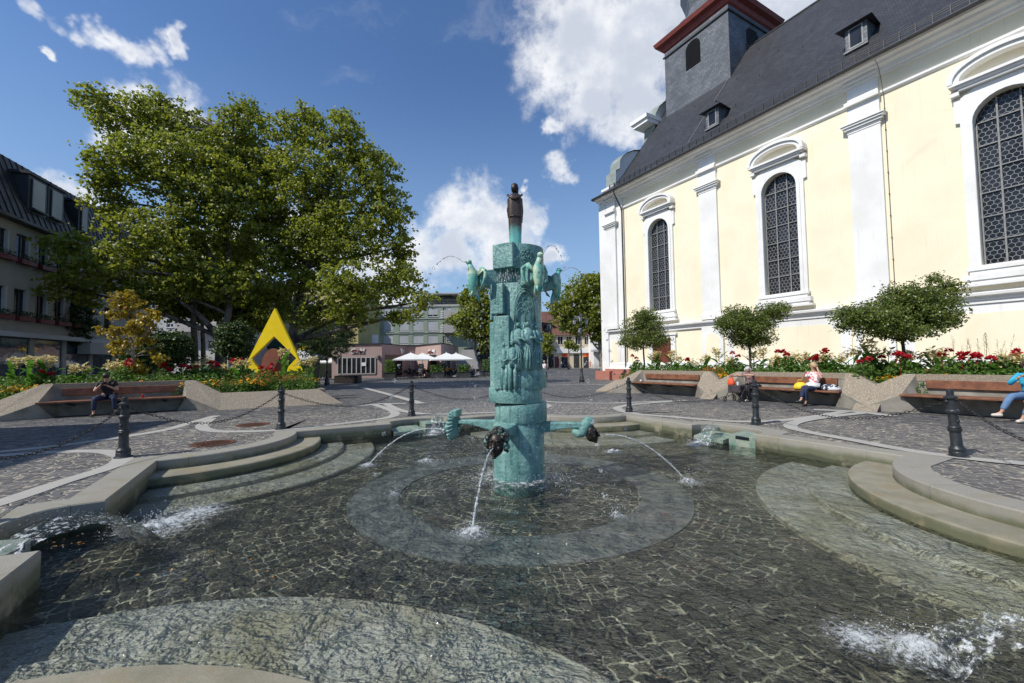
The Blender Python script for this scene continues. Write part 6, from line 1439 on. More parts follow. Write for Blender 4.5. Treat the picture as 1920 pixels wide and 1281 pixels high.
# ================================================================ FLOWER BEDS
def petalmat(name, c, c2):
    m, g = newmat(name); ri = g.n('ShaderNodeNewGeometry').outputs['Random Per Island']; col_ = g.mix(ri, c, c2); a = P(g, col_, .6)
    t_ = g.n('ShaderNodeBsdfTranslucent', i_Color=col_).outputs[0]; ms = g.n('ShaderNodeMixShader'); g.set(ms.inputs[0], .3); g.set(ms.inputs[1], a); g.set(ms.inputs[2], t_); finish(g, ms.outputs[0])
petalmat('cream_petal', (.80, .74, .40), (.62, .50, .22)); petalmat('red_petal', (.60, .01, .03), (.34, .005, .012)); petalmat('yellow_petal', (.85, .50, .01), (.80, .36, .005)); petalmat('orange_petal', (.80, .16, .01), (.65, .10, .01)); petalmat('dead_petal', (.30, .20, .09), (.16, .10, .05)); petalmat('white_petal', (.85, .85, .80), (.75, .75, .68))
def blade(b, o, az, L, w, lift, curl=.5, n=5):
    ca, sa = math.cos(az), math.sin(az); vs = []; o = Vector(o)
    for i in range(n+1):
        t = i/n; r = L*t*(1-.25*curl*t); z = L*(lift*t-curl*t*t); ww = w*math.sin(math.pi*min(.98, .08+t*.9))**.7
        for s_, dz_ in ((-1, 0), (0, -.25*ww), (1, 0)): vs.append(o+Vector((ca*r-sa*ww*s_*.5, sa*r+ca*ww*s_*.5, z+dz_)))
    b.add(vs, [(i*3+j, i*3+j+1, (i+1)*3+j+1, (i+1)*3+j) for i in range(n) for j in (0, 1)])
def canna(seed, h=1.2):
    rs = random.Random(seed); o = B()
    for st_ in range(3):
        x, y = rs.uniform(-.12, .12), rs.uniform(-.12, .12); hh = h*rs.uniform(.85, 1.05); o.tube([(x, y, 0), (x*1.1, y, hh*.5), (x*1.3, y*1.2, hh)], [.014, .012, .006], 5)
        for k in range(5): blade(o, (x, y, hh*(.1+.14*k)), rs.uniform(0, 6.3), rs.uniform(.38, .55), rs.uniform(.11, .16), rs.uniform(.8, 1.4), rs.uniform(.35, .8))
    root = o.build('canna_plant', 'canna_leaf', None, smooth=True, fix=False); rs = random.Random(seed)
    heads = []
    for st_ in range(3):
        x, y = rs.uniform(-.12, .12), rs.uniform(-.12, .12); hh = h*rs.uniform(.85, 1.05); heads.append((x*1.3, y*1.2, hh))
        for k in range(5): rs.uniform(0, 1); rs.uniform(0, 1); rs.uniform(0, 1); rs.uniform(0, 1); rs.uniform(0, 1)
    for i, c in enumerate(heads):
        f = B()
        for k in range(30):
            p = (c[0]+rs.gauss(0, .065), c[1]+rs.gauss(0, .065), c[2]+rs.uniform(-.16, .08)); blade(f, p, rs.uniform(0, 6.3), rs.uniform(.09, .14), rs.uniform(.06, .09), rs.uniform(.2, 1.3), .7, 3)
        f.build('flower', 'dead_petal' if rs.random() < .22 else 'cream_petal', root, fix=False)
    return root
def bushy(name, seed, h, r, nl, lsize, leaf, flowers):
    rs = np.random.RandomState(seed); th = rs.rand(nl)*6.283; rr = r*np.sqrt(rs.rand(nl)); z = h*(.08+.92*rs.rand(nl)**.75)*(1-.35*(rr/r)**2)
    root = leafcloud(name, np.stack([rr*np.cos(th), rr*np.sin(th), z], 1), lsize, leaf, None, aspect=.5, up=.5, sd=seed)
    flowers(root, random.Random(seed)); return root
def dahlia_fl(petal, n0, rad, h, r):
    def fn(root, rs):
        for i in range(n0):
            a = rs.uniform(0, 6.3); q = r*rs.uniform(.1, .9); c = Vector((q*math.cos(a), q*math.sin(a), h*rs.uniform(.86, 1.12))); f = B(); f.tube([(c.x*.8, c.y*.8, h*.4), tuple(c)], .005, 4)
            for k in range(34):
                u = rs.random(); el = math.asin(1-1.15*u if 1-1.15*u > -1 else -1); az = rs.uniform(0, 6.3); d = Vector((math.cos(az)*math.cos(el), math.sin(az)*math.cos(el), math.sin(el))); s_ = d.orthogonal().normalized()*rad*.24; tip = c+d*rad*rs.uniform(.85, 1.1)
                f.add([c+d*rad*.2, c+d*rad*.7+s_, tip, c+d*rad*.7-s_], [(0, 1, 2, 3)])
            f.build('flower', petal, root, fix=False)
    return fn
def daisy_fl(petal, n0, rad, h, r, per=1, np_=9):
    def fn(root, rs):
        f = B(); c2 = B()
        for i in range(n0):
            a = rs.uniform(0, 6.3); q = r*math.sqrt(rs.random()); c = Vector((q*math.cos(a), q*math.sin(a), h*rs.uniform(.72, 1.1)*(1-.2*(q/r)**2))); tl = Vector((rs.gauss(0, .35), rs.gauss(0, .35)-.35, 1)).normalized(); u = tl.orthogonal().normalized(); v = tl.cross(u)
            for k in range(np_):
                t0 = 2*math.pi*k/np_; d = u*math.cos(t0)+v*math.sin(t0); s_ = (u*-math.sin(t0)+v*math.cos(t0))*rad*.26
                f.add([c, c+d*rad*.6+s_-tl*rad*.05, c+d*rad-tl*rad*.2, c+d*rad*.6-s_-tl*rad*.05], [(0, 1, 2, 3)])
            c2.ell(c+tl*rad*.08, (rad*.22, rad*.22, rad*.2), 6, 4)
        o = f.build('flower', petal, root, fix=False); c2.build('flower_centre', 'dead_petal', o)
    return fn
K = {'canna': [canna(s, h) for s, h in ((1, 1.32), (2, 1.15), (3, 1.0))],
     'dahlia': [bushy('dahlia_plant', 5+s, .95, .36, 560, .12, 'bed_leaf', dahlia_fl('red_petal', n, .118, 1.04, .3)) for s, n in ((0, 2), (1, 3), (2, 2))],
     'rudbeckia': [bushy('rudbeckia_plant', 15+s, .42, .28, 330, .09, 'bed_leaf', daisy_fl('yellow_petal', n, .055, .50, .30)) for s, n in ((0, 24), (1, 16))],
     'marigold': [bushy('marigold_plant', 25+s, .60, .33, 900, .045, 'feather_leaf', daisy_fl('orange_petal', n, .030, .64, .34, 1, 6)) for s, n in ((0, 46), (1, 32))],
     'leafy': [bushy('leafy_plant', 35+s, .55, .34, 520, .10, 'bed_leaf', lambda r, s_: None) for s in (0, 1)],
     'white': [bushy('white_flower_plant', 45, .35, .25, 260, .07, 'bed_leaf', daisy_fl('white_petal', 7, .05, .36, .24))]}
PLAB = {'canna': ('pale yellow flowering canna with broad green leaves', 'flower'), 'dahlia': ('dark red dahlia with green leaves', 'flower'), 'rudbeckia': ('low clump of yellow daisy flowers', 'flower'), 'marigold': ('feathery plant covered in small orange flowers', 'flower'), 'leafy': ('green leafy plant without flowers', 'plant'), 'white': ('low plant with white flowers', 'flower')}
used = set(); cntp = 0; placed = []
def plant(kind, p, side, sc=1.0):
    global cntp
    pr = rnd.choice(K[kind])
    if pr.name not in used: used.add(pr.name); o = pr
    else: o = copytree(pr)
    o.location = p; o.rotation_euler = (0, 0, rnd.uniform(-.9, .9) if kind in ('rudbeckia', 'marigold') else rnd.uniform(0, 6.3)); o.scale = (sc*rnd.uniform(.9, 1.12),)*3; o.scale[2] *= rnd.uniform(.9, 1.1)
    tag(o, PLAB[kind][0]+' in the '+side+' flower bed', PLAB[kind][1], kind+' plants in the '+side+' flower bed'); cntp += 1; placed.append((kind, side, o))
def hitbed(px, side, y):                                             # a pixel column's point at depth y in a bed
    r = ray(px, 700)
    if side == 'left': n_, o_ = -aa, (LPo.dot(-aa)+y)
    else: n_, o_ = na, RP.dot(na)+y
    tt = o_/(n_.x*r.x+n_.y*r.y); return Vector((r.x*tt, r.y*tt, .43))
for px, y, k in [(28, 2.4, 'canna'), (62, 2.0, 'canna'), (88, 2.2, 'canna'), (135, 2.3, 'canna'), (148, 2.4, 'canna'), (212, 2.6, 'canna'), (228, 2.8, 'canna'), (370, 3.2, 'canna'), (385, 3.0, 'canna'), (420, 2.9, 'canna'), (455, 2.2, 'canna'), (535, 2.6, 'canna'), (570, 3.0, 'canna'), (583, 3.2, 'canna'),
                 (85, 2.2, 'dahlia'), (305, 2.8, 'dahlia'), (320, 2.6, 'dahlia'), (345, 3.0, 'dahlia'), (356, 3.2, 'dahlia'), (395, 3.4, 'dahlia'), (398, 2.6, 'dahlia'), (440, 2.8, 'dahlia'), (452, 3.0, 'dahlia'), (487, 1.9, 'dahlia'), (500, 2.0, 'dahlia'), (512, 2.1, 'dahlia'), (230, 2.2, 'dahlia'),
                 (470, 1.2, 'rudbeckia'), (478, 1.5, 'rudbeckia'), (560, 2.6, 'rudbeckia'), (160, 1.6, 'rudbeckia'), (172, 1.7, 'rudbeckia'), (185, 1.6, 'rudbeckia'), (280, 1.9, 'rudbeckia'), (40, 1.3, 'rudbeckia'), (85, 1.4, 'rudbeckia'), (110, 2.0, 'rudbeckia'), (395, 1.3, 'rudbeckia'), (338, 1.2, 'rudbeckia'), (548, 2.0, 'rudbeckia'), (570, 1.8, 'rudbeckia'), (586, 2.2, 'rudbeckia'), (462, 1.0, 'rudbeckia'), (485, 1.1, 'rudbeckia'), (25, 1.5, 'rudbeckia'), (8, 1.3, 'rudbeckia')]:
    plant(k, hitbed(px, 'left', y), 'left', 1.0)
for i in range(30): plant('marigold', lp(rnd.uniform(-1.8, 1.5), rnd.uniform(.95, 3.2), .42), 'left', rnd.uniform(.8, 1.1))
for i in range(8): plant('marigold', lp(rnd.uniform(-9, -2.6), rnd.uniform(1.6, 2.6), .42), 'left', rnd.uniform(.7, .95))
for i in range(34):
    x = rnd.uniform(-9.8, 1.3); y = rnd.uniform(1.0, 3.9)
    if abs(x+4.1) < 2.7 and y < 1.7: y += .9
    plant('leafy', lp(x, y, .42), 'left', rnd.uniform(.8, 1.15))
for px, y, k in [(1222, 2.0, 'canna'), (1235, 2.3, 'canna'), (1258, 2.6, 'canna'), (1268, 2.4, 'canna'), (1300, 2.5, 'canna'), (1318, 2.2, 'canna'), (1350, 2.6, 'canna'), (1372, 2.4, 'canna'), (1408, 2.7, 'canna'), (1425, 2.4, 'canna'), (1448, 2.0, 'canna'), (1460, 2.5, 'canna'), (1485, 2.2, 'canna'), (1503, 2.0, 'canna'), (1552, 2.2, 'canna'), (1575, 2.6, 'canna'), (1600, 2.0, 'canna'), (1625, 1.8, 'canna'), (1655, 2.4, 'canna'), (1700, 2.6, 'canna'), (1720, 2.2, 'canna'), (1755, 2.5, 'canna'), (1768, 2.3, 'canna'), (1870, 2.3, 'canna'), (1890, 2.0, 'canna'), (1905, 2.4, 'canna'),
                 (1475, 1.5, 'dahlia'), (1520, 1.8, 'dahlia'), (1530, 1.9, 'dahlia'), (1545, 2.2, 'dahlia'), (1648, 2.6, 'dahlia'), (1700, 2.8, 'dahlia'), (1622, 1.2, 'dahlia'), (1378, 1.3, 'dahlia'), (1780, 1.8, 'dahlia'), (1802, 1.9, 'dahlia'), (1825, 1.8, 'dahlia'), (1845, 1.9, 'dahlia'), (1890, 2.2, 'dahlia'), (1195, 2.0, 'dahlia'), (1290, 1.6, 'dahlia'), (1690, 1.6, 'dahlia'),
                 (1342, 1.15, 'rudbeckia'), (1356, 1.1, 'rudbeckia'), (1365, 1.3, 'rudbeckia'), (1430, 1.6, 'rudbeckia'), (1470, 1.5, 'rudbeckia'), (1555, 1.6, 'rudbeckia'), (1570, 1.7, 'rudbeckia'), (1665, 1.3, 'rudbeckia'), (1698, 1.2, 'rudbeckia'), (1715, 1.3, 'rudbeckia'), (1760, 1.5, 'rudbeckia'), (1785, 1.5, 'rudbeckia'), (1880, 1.6, 'rudbeckia'), (1235, 1.7, 'rudbeckia'), (1900, 1.7, 'rudbeckia'),
                 (1328, 1.4, 'marigold'), (1338, 1.7, 'marigold'), (1350, 2.0, 'marigold'), (1362, 1.6, 'marigold'), (1345, 1.3, 'marigold'), (1370, 2.2, 'marigold'), (1745, 1.6, 'marigold'), (1600, 1.5, 'marigold'), (1322, 1.1, 'white'), (1330, 1.0, 'white'), (1187, 1.0, 'white'), (1725, 1.1, 'white')]:
    plant(k, hitbed(px, 'right', y), 'right', 1.0)
for i in range(60):
    s_ = rnd.uniform(-15.4, 1.5); y = rnd.uniform(1.0, 3.8)
    if min(abs(s_-c) for c in (-12.5, -7.75, -3.0)) < 2.7 and y < 1.7: y += .8
    plant('leafy', rp(s_, y, .42), 'right', rnd.uniform(.8, 1.2))
ORD = 'first second third fourth fifth sixth seventh eighth ninth tenth eleventh twelfth thirteenth fourteenth fifteenth sixteenth seventeenth eighteenth nineteenth twentieth'.split()
ORD += ['twenty '+w for w in ORD[:9]]
for kd, w_ in (('canna', 'pale yellow canna'), ('dahlia', 'red dahlia'), ('rudbeckia', 'clump of yellow daisies')):
    for sd_ in ('left', 'right'):
        L_ = sorted((o for k_, s_, o in placed if k_ == kd and s_ == sd_), key=lambda o: o.location.x/o.location.y)
        for i, o in enumerate(L_): o['label'] = '%s, %s from the left among those in the %s flower bed' % (w_, ORD[i], sd_)
# prototypes that were never placed
for l in K.values():
    for o in l:
        if o.name not in used:
            for c_ in list(o.children_recursive): bpy.data.objects.remove(c_)
            bpy.data.objects.remove(o)
# ground cover in both beds and tall grasses at the far right
for sd_, fn, x0, x1, y1, nm in ((61, lp, -9.9, 1.5, 4.3, 'left'), (62, rp, -15.5, 3.0, 4.1, 'right')):
    rs = np.random.RandomState(sd_); N = 26000; X = x0+(x1-x0)*rs.rand(N); Y = .75+(y1-.75)*rs.rand(N); bn = [-4.1] if nm == 'left' else [-12.5, -7.75, -3.0]
    nb = np.min([np.abs(X-c) for c in bn], 0) < 1.95; Y = np.where(nb & (Y < 1.3), 1.3+rs.rand(N)*.6, Y)
    Zh = .44+.50*rs.rand(N)**1.3*(.5+np.minimum(1, (Y-.7)/1.2)); pts = [tuple(fn(x, y, z)) for x, y, z in zip(X, Y, Zh)]
    tag(leafcloud('ground_cover', pts, .10, 'bed_leaf', None, aspect=.5, up=.5, sd=sd_), 'dense green foliage filling the '+nm+' flower bed', 'ground cover', None, 'stuff')
b = B()
for i in range(34):
    p = hitbed(rnd.choice([1790, 1815, 1840, 1850, 1875, 1895])+rnd.uniform(-8, 8), 'right', rnd.uniform(2.2, 3.4)); h = rnd.uniform(.9, 1.65); az = rnd.uniform(0, 6.3); lean = rnd.uniform(.05, .25); tip = p+Vector((math.cos(az)*lean*h, math.sin(az)*lean*h, h))
    b.tube([p, p.lerp(tip, .5)+Vector((0, 0, .05)), tip], [.004, .003, .002], 4)
    for k in range(7): o_ = p.lerp(tip, .80+.03*k); blade(b, o_, rnd.uniform(0, 6.3), .07, .012, 1.2, .5, 2)
simple('dry_grass', (.24, .19, .08), (.16, .14, .05), 5, .8); tag(b.build('tall_grass', 'dry_grass', None, fix=False), 'thin tall grass stems with seed heads above the right flower bed', 'grass', None, 'stuff')
# ================================================================ PEOPLE
simple('skin', (.52, .30, .21), (.46, .25, .17), 8, .5); simple('cloth_black', (.012, .012, .014), (.02, .02, .022), 8, .8); simple('cloth_navy', (.012, .02, .055), (.02, .03, .07), 9, .8); simple('cloth_jeans', (.10, .18, .32), (.14, .23, .38), 9, .8)
simple('cloth_turquoise', (.03, .38, .55), (.02, .32, .48), 5, .7); simple('cloth_floral', (.78, .74, .72), (.62, .05, .07), 16, .7, lo=.50, hi=.54); simple('cloth_mauve', (.30, .22, .24), (.12, .08, .10), 14, .8, lo=.45, hi=.55); simple('cloth_dark', (.035, .028, .032), (.06, .05, .055), 8, .8)
simple('cloth_white', (.72, .72, .72), (.62, .62, .63), 8, .7); simple('cloth_orange', (.75, .28, .03), (.65, .22, .03), 8, .7); simple('cloth_salmon', (.60, .25, .18), (.5, .2, .15), 8, .7); simple('cloth_brown', (.14, .09, .06), (.10, .06, .04), 8, .8); simple('cloth_blue', (.06, .14, .35), (.05, .1, .28), 8, .7)
simple('hair_dark', (.02, .014, .010), (.035, .025, .018), 30, .5); simple('hair_blond', (.50, .36, .20), (.40, .28, .15), 30, .5); simple('hair_grey', (.55, .54, .52), (.42, .41, .40), 30, .5); simple('hair_brown', (.06, .032, .02), (.09, .05, .03), 30, .5)
simple('shoe_dark', (.02, .02, .02), (.035, .035, .035), 8, .6); simple('shoe_pale', (.62, .56, .48), (.55, .5, .42), 8, .6); simple('bag_yellow', (.80, .56, .02), (.72, .48, .02), 8, .6); simple('bag_stripe', (.03, .035, .06), (.60, .60, .60), 7, .7, lo=.49, hi=.52); simple('bag_orange', (.75, .10, .03), (.65, .08, .02), 8, .6)
simple('can_red', (.45, .02, .02), (.38, .02, .02), 8, .3); simple('phone_black', (.01, .01, .012), (.02, .02, .02), 8, .2)
def skinned(name, verts, edges, mat_, parent, sub=2, root=0):
    me = bpy.data.meshes.new(name); me.from_pydata([v[:3] for v in verts], edges, []); me.materials.append(MATS[mat_]); o = bpy.data.objects.new(name, me); COL.objects.link(o); o.parent = parent
    sk = o.modifiers.new('skin', 'SKIN'); sk.use_smooth_shade = True
    for i, v in enumerate(verts):
        r_ = v[3] if isinstance(v[3], tuple) else (v[3], v[3]); me.skin_vertices[0].data[i].radius = r_
    me.skin_vertices[0].data[root].use_root = True
    if sub: s_ = o.modifiers.new('subdivision', 'SUBSURF'); s_.levels = sub; s_.render_levels = sub
    return o
def person(name_label, p, rz, J, top, legs, hair, shoe, hairlen=.0, sleeves='short', fingers=True, cat='person', group=None, female=False, sc=1.0, skirt=False):
    """J: joints in metres, facing -y: pelvis, waist, chest, neck, head, and l/r: sh el ha hip kn an to"""
    t = thing('person', name_label, cat, p, rz, group); t.scale = (sc,)*3; V = []; E_ = []; ix = {}
    def av(k, pos, r_): ix[k] = len(V); V.append((*pos, r_)); return ix[k]
    def ed(a, c): E_.append((ix[a], ix[c]))
    fw_ = .9 if female else 1.0
    av('pelvis', J['pelvis'], (.135, .11)); av('waist', J['waist'], (.12*fw_, .095)); av('chest', J['chest'], (.145*fw_, .105)); av('neck', J['neck'], (.052, .05)); hd = Vector(J['head']); nk = Vector(J['neck'])
    av('jaw', nk.lerp(hd, .45), (.058, .062)); av('head', hd, (.075, .088)); av('crown', hd+Vector((0, .01, .075)), (.058, .07))
    for a, c in (('pelvis', 'waist'), ('waist', 'chest'), ('chest', 'neck'), ('neck', 'jaw'), ('jaw', 'head'), ('head', 'crown')): ed(a, c)
    for s_ in 'lr':
        av(s_+'sh', J[s_+'sh'], .052*fw_); av(s_+'el', J[s_+'el'], .038); av(s_+'wr', Vector(J[s_+'el']).lerp(Vector(J[s_+'ha']), .84), .026); av(s_+'ha', J[s_+'ha'], (.036, .02))
        ed('chest', s_+'sh'); ed(s_+'sh', s_+'el'); ed(s_+'el', s_+'wr'); ed(s_+'wr', s_+'ha')
        av(s_+'hip', J[s_+'hip'], .088); av(s_+'kn', J[s_+'kn'], .058); av(s_+'cf', Vector(J[s_+'kn']).lerp(Vector(J[s_+'an']), .35)+Vector((0, .015, 0)), .056); av(s_+'an', J[s_+'an'], .030); av(s_+'to', Vector(J[s_+'an']).lerp(Vector(J[s_+'to']), .4), (.02, .014))
        ed('pelvis', s_+'hip'); ed(s_+'hip', s_+'kn'); ed(s_+'kn', s_+'cf'); ed(s_+'cf', s_+'an'); ed(s_+'an', s_+'to')
    bd = skinned('body', V, E_, 'skin', t)
    # face and fingers are small extra surfaces rooted in the body
    m = B(); f = Vector(J.get('look', (0, -1, 0))).normalized(); X = f.cross(Vector((0, 0, 1))).normalized(); Z = X.cross(f)
    m.tube([hd+f*.078+Z*.012, hd+f*.105-Z*.018, hd+f*.085-Z*.028], [.007, .013, .009], 6)
    for q in (-1, 1): m.ell(hd+X*q*.078-Z*.0, (.012, .018, .028), 6, 5)
    if fingers:
        for s_ in 'lr':
            h = Vector(J[s_+'ha']); d = (h-Vector(J[s_+'el'])).normalized(); u = d.cross(Vector((0, 0, 1))); u = u.normalized() if u.length > .1 else Vector((1, 0, 0)); w = d.cross(u)
            for k in range(4): o_ = h+d*.025+u*(k-1.5)*.019; L = (.034, .04, .037, .028)[k]; m.tube([o_, o_+d*L+w*.004, o_+d*L*1.5+w*.02, o_+d*L*1.6+w*.035], [.0095, .009, .008, .006], 6)
            m.tube([h-d*.01-u*.03, h+d*.015-u*.05+w*.01, h+d*.035-u*.045+w*.025], [.011, .010, .007], 6)
    m.build('face_and_fingers', 'skin', bd, smooth=True)
    m = B()
    for q in (-1, 1): m.ell(hd+f*.075+X*q*.03+Z*.015, (.009, .009, .006), 6, 4)
    m.build('eyes', 'hair_dark', bd, smooth=True)
    m = B(); m.tube([hd+f*.083+X*(-.02)-Z*.052, hd+f*.092-Z*.054, hd+f*.083+X*.02-Z*.052], .005, 5); m.build('mouth', 'cloth_salmon', bd, smooth=True)
    # hair: cap plus strands
    m = B(); back = -f
    m.ell(hd+back*.022+Z*.035, (.092, .098, .088), 12, 9)
    if hairlen > 0:
        for k in range(9): a = R(-100+25*k); o_ = hd+back*.03*1+X*.082*math.sin(a)+back*.075*math.cos(a); m.tube([o_+Z*.05, o_*1.0+Z*-.02+(X*.012*math.sin(a)), o_-Z*hairlen], [.03, .034, .018], 6)
    m.build('hair', hair, bd, smooth=True)
    # shirt
    g_ = 1.13
    V2 = [(*J['pelvis'], (.148, .124)), (*J['waist'], (.136*fw_, .112)), (*J['chest'], (.162*fw_, .122)), (*Vector(J['chest']).lerp(nk, .62), (.085, .075))]; E2 = [(0, 1), (1, 2), (2, 3)]
    for s_ in 'lr':
        i0 = len(V2); V2.append((*J[s_+'sh'], .066*fw_)); E2.append((2, i0)); sh_, el_, ha_ = Vector(J[s_+'sh']), Vector(J[s_+'el']), Vector(J[s_+'ha'])
        if sleeves == 'short': V2.append((*sh_.lerp(el_, .62), .056)); E2.append((i0, i0+1))
        else: V2.append((*el_, .050)); V2.append((*el_.lerp(ha_, .8), .037)); E2 += [(i0, i0+1), (i0+1, i0+2)]
    skinned('shirt', V2, E2, top, t)
    V3 = [(*J['pelvis'], (.15, .125))]; E3 = []
    for s_ in 'lr':
        i0 = len(V3); kn, an = Vector(J[s_+'kn']), Vector(J[s_+'an']); V3 += [(*J[s_+'hip'], .10), (*kn, .074), (*kn.lerp(an, .85), .055)]; E3 += [(0, i0), (i0, i0+1), (i0+1, i0+2)]
    skinned('trousers', V3, E3, legs, t)
    for s_ in 'lr':
        an, to = Vector(J[s_+'an']), Vector(J[s_+'to']); d = to-an; d.z = 0; d = d.normalized() if d.length > .01 else Vector((0, -1, 0))
        skinned('shoe', [(*(an-Vector((0, 0, .045))-d*.03), (.048, .046)), (*(an-Vector((0, 0, .05))+d*.07), (.052, .042)), (*(an-Vector((0, 0, .055))+d*.16), (.04, .03))], [(0, 1), (1, 2)], shoe, t, 1)
    return t
def seated(**k):
    J = dict(pelvis=(0, .02, .55), waist=(0, 0, .72), chest=(0, -.01, .92), neck=(0, -.03, 1.10), head=(0, -.05, 1.235), lsh=(-.17, -.02, 1.0), lel=(-.23, -.1, .76), lha=(-.12, -.32, .68), rsh=(.17, -.02, 1.0), rel=(.23, -.1, .76), rha=(.12, -.32, .68),
             lhip=(-.09, -.04, .54), lkn=(-.12, -.45, .53), lan=(-.12, -.42, .10), lto=(-.12, -.58, .04), rhip=(.09, -.04, .54), rkn=(.12, -.45, .53), ran=(.12, -.42, .10), rto=(.12, -.58, .04)); J.update(k); return J
def standing(ph=0.0, **k):
    J = dict(pelvis=(0, 0, .93), waist=(0, 0, 1.08), chest=(0, -.01, 1.28), neck=(0, -.01, 1.46), head=(0, -.02, 1.60), lsh=(-.18, 0, 1.37), lel=(-.23, .06*ph, 1.1), lha=(-.22, -.05+.2*ph, .87), rsh=(.18, 0, 1.37), rel=(.23, -.06*ph, 1.1), rha=(.22, -.05-.2*ph, .87),
             lhip=(-.09, 0, .88), lkn=(-.10, -.04-.16*ph, .48), lan=(-.10, .02-.26*ph, .09), lto=(-.10, -.12-.26*ph, .03), rhip=(.09, 0, .88), rkn=(.10, -.04+.08*ph, .48), ran=(.10, .02+.28*ph, .12), rto=(.10, -.12+.28*ph, .03)); J.update(k); return J
def on_bench(org, rz, n_, o_, px, py=735, yy=.52):                   # foot of a seated person whose bench front line is n_.p = o_
    r = ray(px, py); tt = (o_+yy)/(n_.x*r.x+n_.y*r.y); return Vector((r.x*tt, r.y*tt, 0))
# local -y of the figure must look away from the planter: same rotation as the bench
pm = on_bench(LPo, LRZ, -aa, LPo.dot(-aa), 203)
person('seated man in black T-shirt and dark jeans bent over a black camera', pm, LRZ, seated(pelvis=(0, .04, .55), waist=(0, -.02, .71), chest=(0, -.10, .90), neck=(0, -.18, 1.05), head=(.0, -.25, 1.16), look=(0, -.8, -.6), lsh=(-.18, -.12, .99), rsh=(.18, -.12, .99),
    lel=(-.25, -.26, .74), rel=(.27, -.24, .76), lha=(-.07, -.42, .93), rha=(.06, -.42, .91), lkn=(-.20, -.44, .54), rkn=(.24, -.42, .54), lan=(-.20, -.46, .10), ran=(.26, -.36, .10), lto=(-.21, -.62, .04), rto=(.27, -.52, .04)), 'cloth_black', 'cloth_navy', 'hair_dark', 'shoe_dark')
mr = Matrix.Rotation(LRZ, 4, 'Z'); b = B(); b.box(-.075, .065, -.45, -.40, .93, 1.03); b.lathe([(.035, 0), (.038, .05), (.03, .06)], n=10, M4=Matrix.Translation((-.01, -.45, .98)) @ Matrix.Rotation(R(90), 4, 'X')); o = b.build('camera_body', 'phone_black', None, bevel=.01); o.location = pm; o.rotation_euler.z = LRZ; tag(o, 'black camera held by the seated man', 'camera')
pc = on_bench(LPo, LRZ, -aa, LPo.dot(-aa), 268, 735, .45); b = B(); b.lathe([(.026, 0), (.033, .006), (.033, .105), (.027, .118), (.026, .12)], n=14); o = b.build('drink_can', 'can_red'); o.location = pc+Vector((0, 0, .475)); tag(o, 'red drink can standing on the left bench beside the man', 'can')
nR, oR = na, RP.dot(na)
pw = on_bench(RP, RRZ, nR, oR, 1528)
person('blonde woman in floral top and navy trousers touching her ear on the right bench', pw, RRZ, seated(look=(-.9, -.5, .05), head=(-.01, -.05, 1.24), lel=(-.27, -.16, .80), lha=(-.14, -.24, 1.02), rsh=(.17, -.02, 1.0), rel=(.27, -.16, .86), rha=(.12, -.07, 1.20), lkn=(-.10, -.46, .58), rkn=(-.02, -.48, .56), lan=(-.10, -.62, .20), ran=(-.06, -.44, .10), lto=(-.2, -.74, .15), rto=(-.08, -.60, .04)),
       'cloth_floral', 'cloth_navy', 'hair_blond', 'shoe_dark', .05, female=True, sc=.97)
def bag(p, rz, s, mat_, name, label, strap=True):
    t = thing(name, label, 'bag', p, rz); b = B(); n = 10; pr = [(.0, .5), (.08, .62), (.3, .66), (.6, .55), (.85, .38), (1, .2)]; vs = []
    for z, r_ in pr:
        for k in range(n): a = 2*math.pi*k/n; vs.append((s[0]*r_*math.cos(a)*(1+.08*math.sin(3*a+z*5)), s[1]*r_*math.sin(a), s[2]*z))
    b.add(vs, [(i*n+k, i*n+(k+1) % n, (i+1)*n+(k+1) % n, (i+1)*n+k) for i in range(5) for k in range(n)]+[tuple(range(n)), tuple(50+k for k in range(n))]); b.build('pouch', mat_, t, smooth=True)
    if strap: b = B(); b.tube([(-s[0]*.25, 0, s[2]*.95), (-s[0]*.2, 0, s[2]*1.3), (s[0]*.2, 0, s[2]*1.3), (s[0]*.25, 0, s[2]*.95)], .012, 6); b.build('handle', mat_, t, smooth=True)
    return t
bag(pw+aa*-.33+na*-.12+Vector((0, 0, .48)), RRZ+.5, (.32, .22, .22), 'bag_yellow', 'handbag', 'yellow handbag held beside the blonde woman')
bag(pw+aa*.42+na*-.02+Vector((0, 0, .475)), RRZ, (.42, .22, .19), 'bag_stripe', 'shoulder_bag', 'dark blue and white bag lying on the bench right of the blonde woman', False)
b = B(); b.tube([(-.16, -.14, .62), (0, -.2, .65), (.2, -.12, .62)], [.09, .11, .07], 10, flat=.6); o = b.build('white_cloth', 'cloth_white', None, smooth=True); o.location = pw; o.rotation_euler.z = RRZ; tag(o, 'white jacket lying in the lap of the blonde woman', 'jacket')
po = on_bench(RP, RRZ, nR, oR, 1409)
person('old grey haired woman in patterned mauve clothes leaning her arms on a rollator', po, RRZ, seated(pelvis=(0, .0, .54), waist=(0, -.04, .70), chest=(0, -.10, .88), neck=(0, -.15, 1.03), head=(.02, -.20, 1.15), look=(.6, -.8, 0), lsh=(-.16, -.12, .96), rsh=(.16, -.12, .96), lel=(-.34, -.36, .96), rel=(.34, -.34, .96), lha=(-.02, -.46, .93), rha=(.02, -.48, .96)),
       'cloth_mauve', 'cloth_dark', 'hair_grey', 'shoe_pale', .06, female=True, sc=.93)
t = thing('rollator', 'dark wheeled walking frame with orange bag in front of the old woman', 'rollator', po+na*-.62+aa*-.12, RRZ)
b = B()
for s_ in (-1, 1):
    b.tube([(s_*.26, .22, .10), (s_*.26, .05, .45), (s_*.26, .10, .86), (s_*.26, .22, .88)], .014, 7); b.tube([(s_*.26, -.28, .10), (s_*.26, .05, .45)], .013, 7)
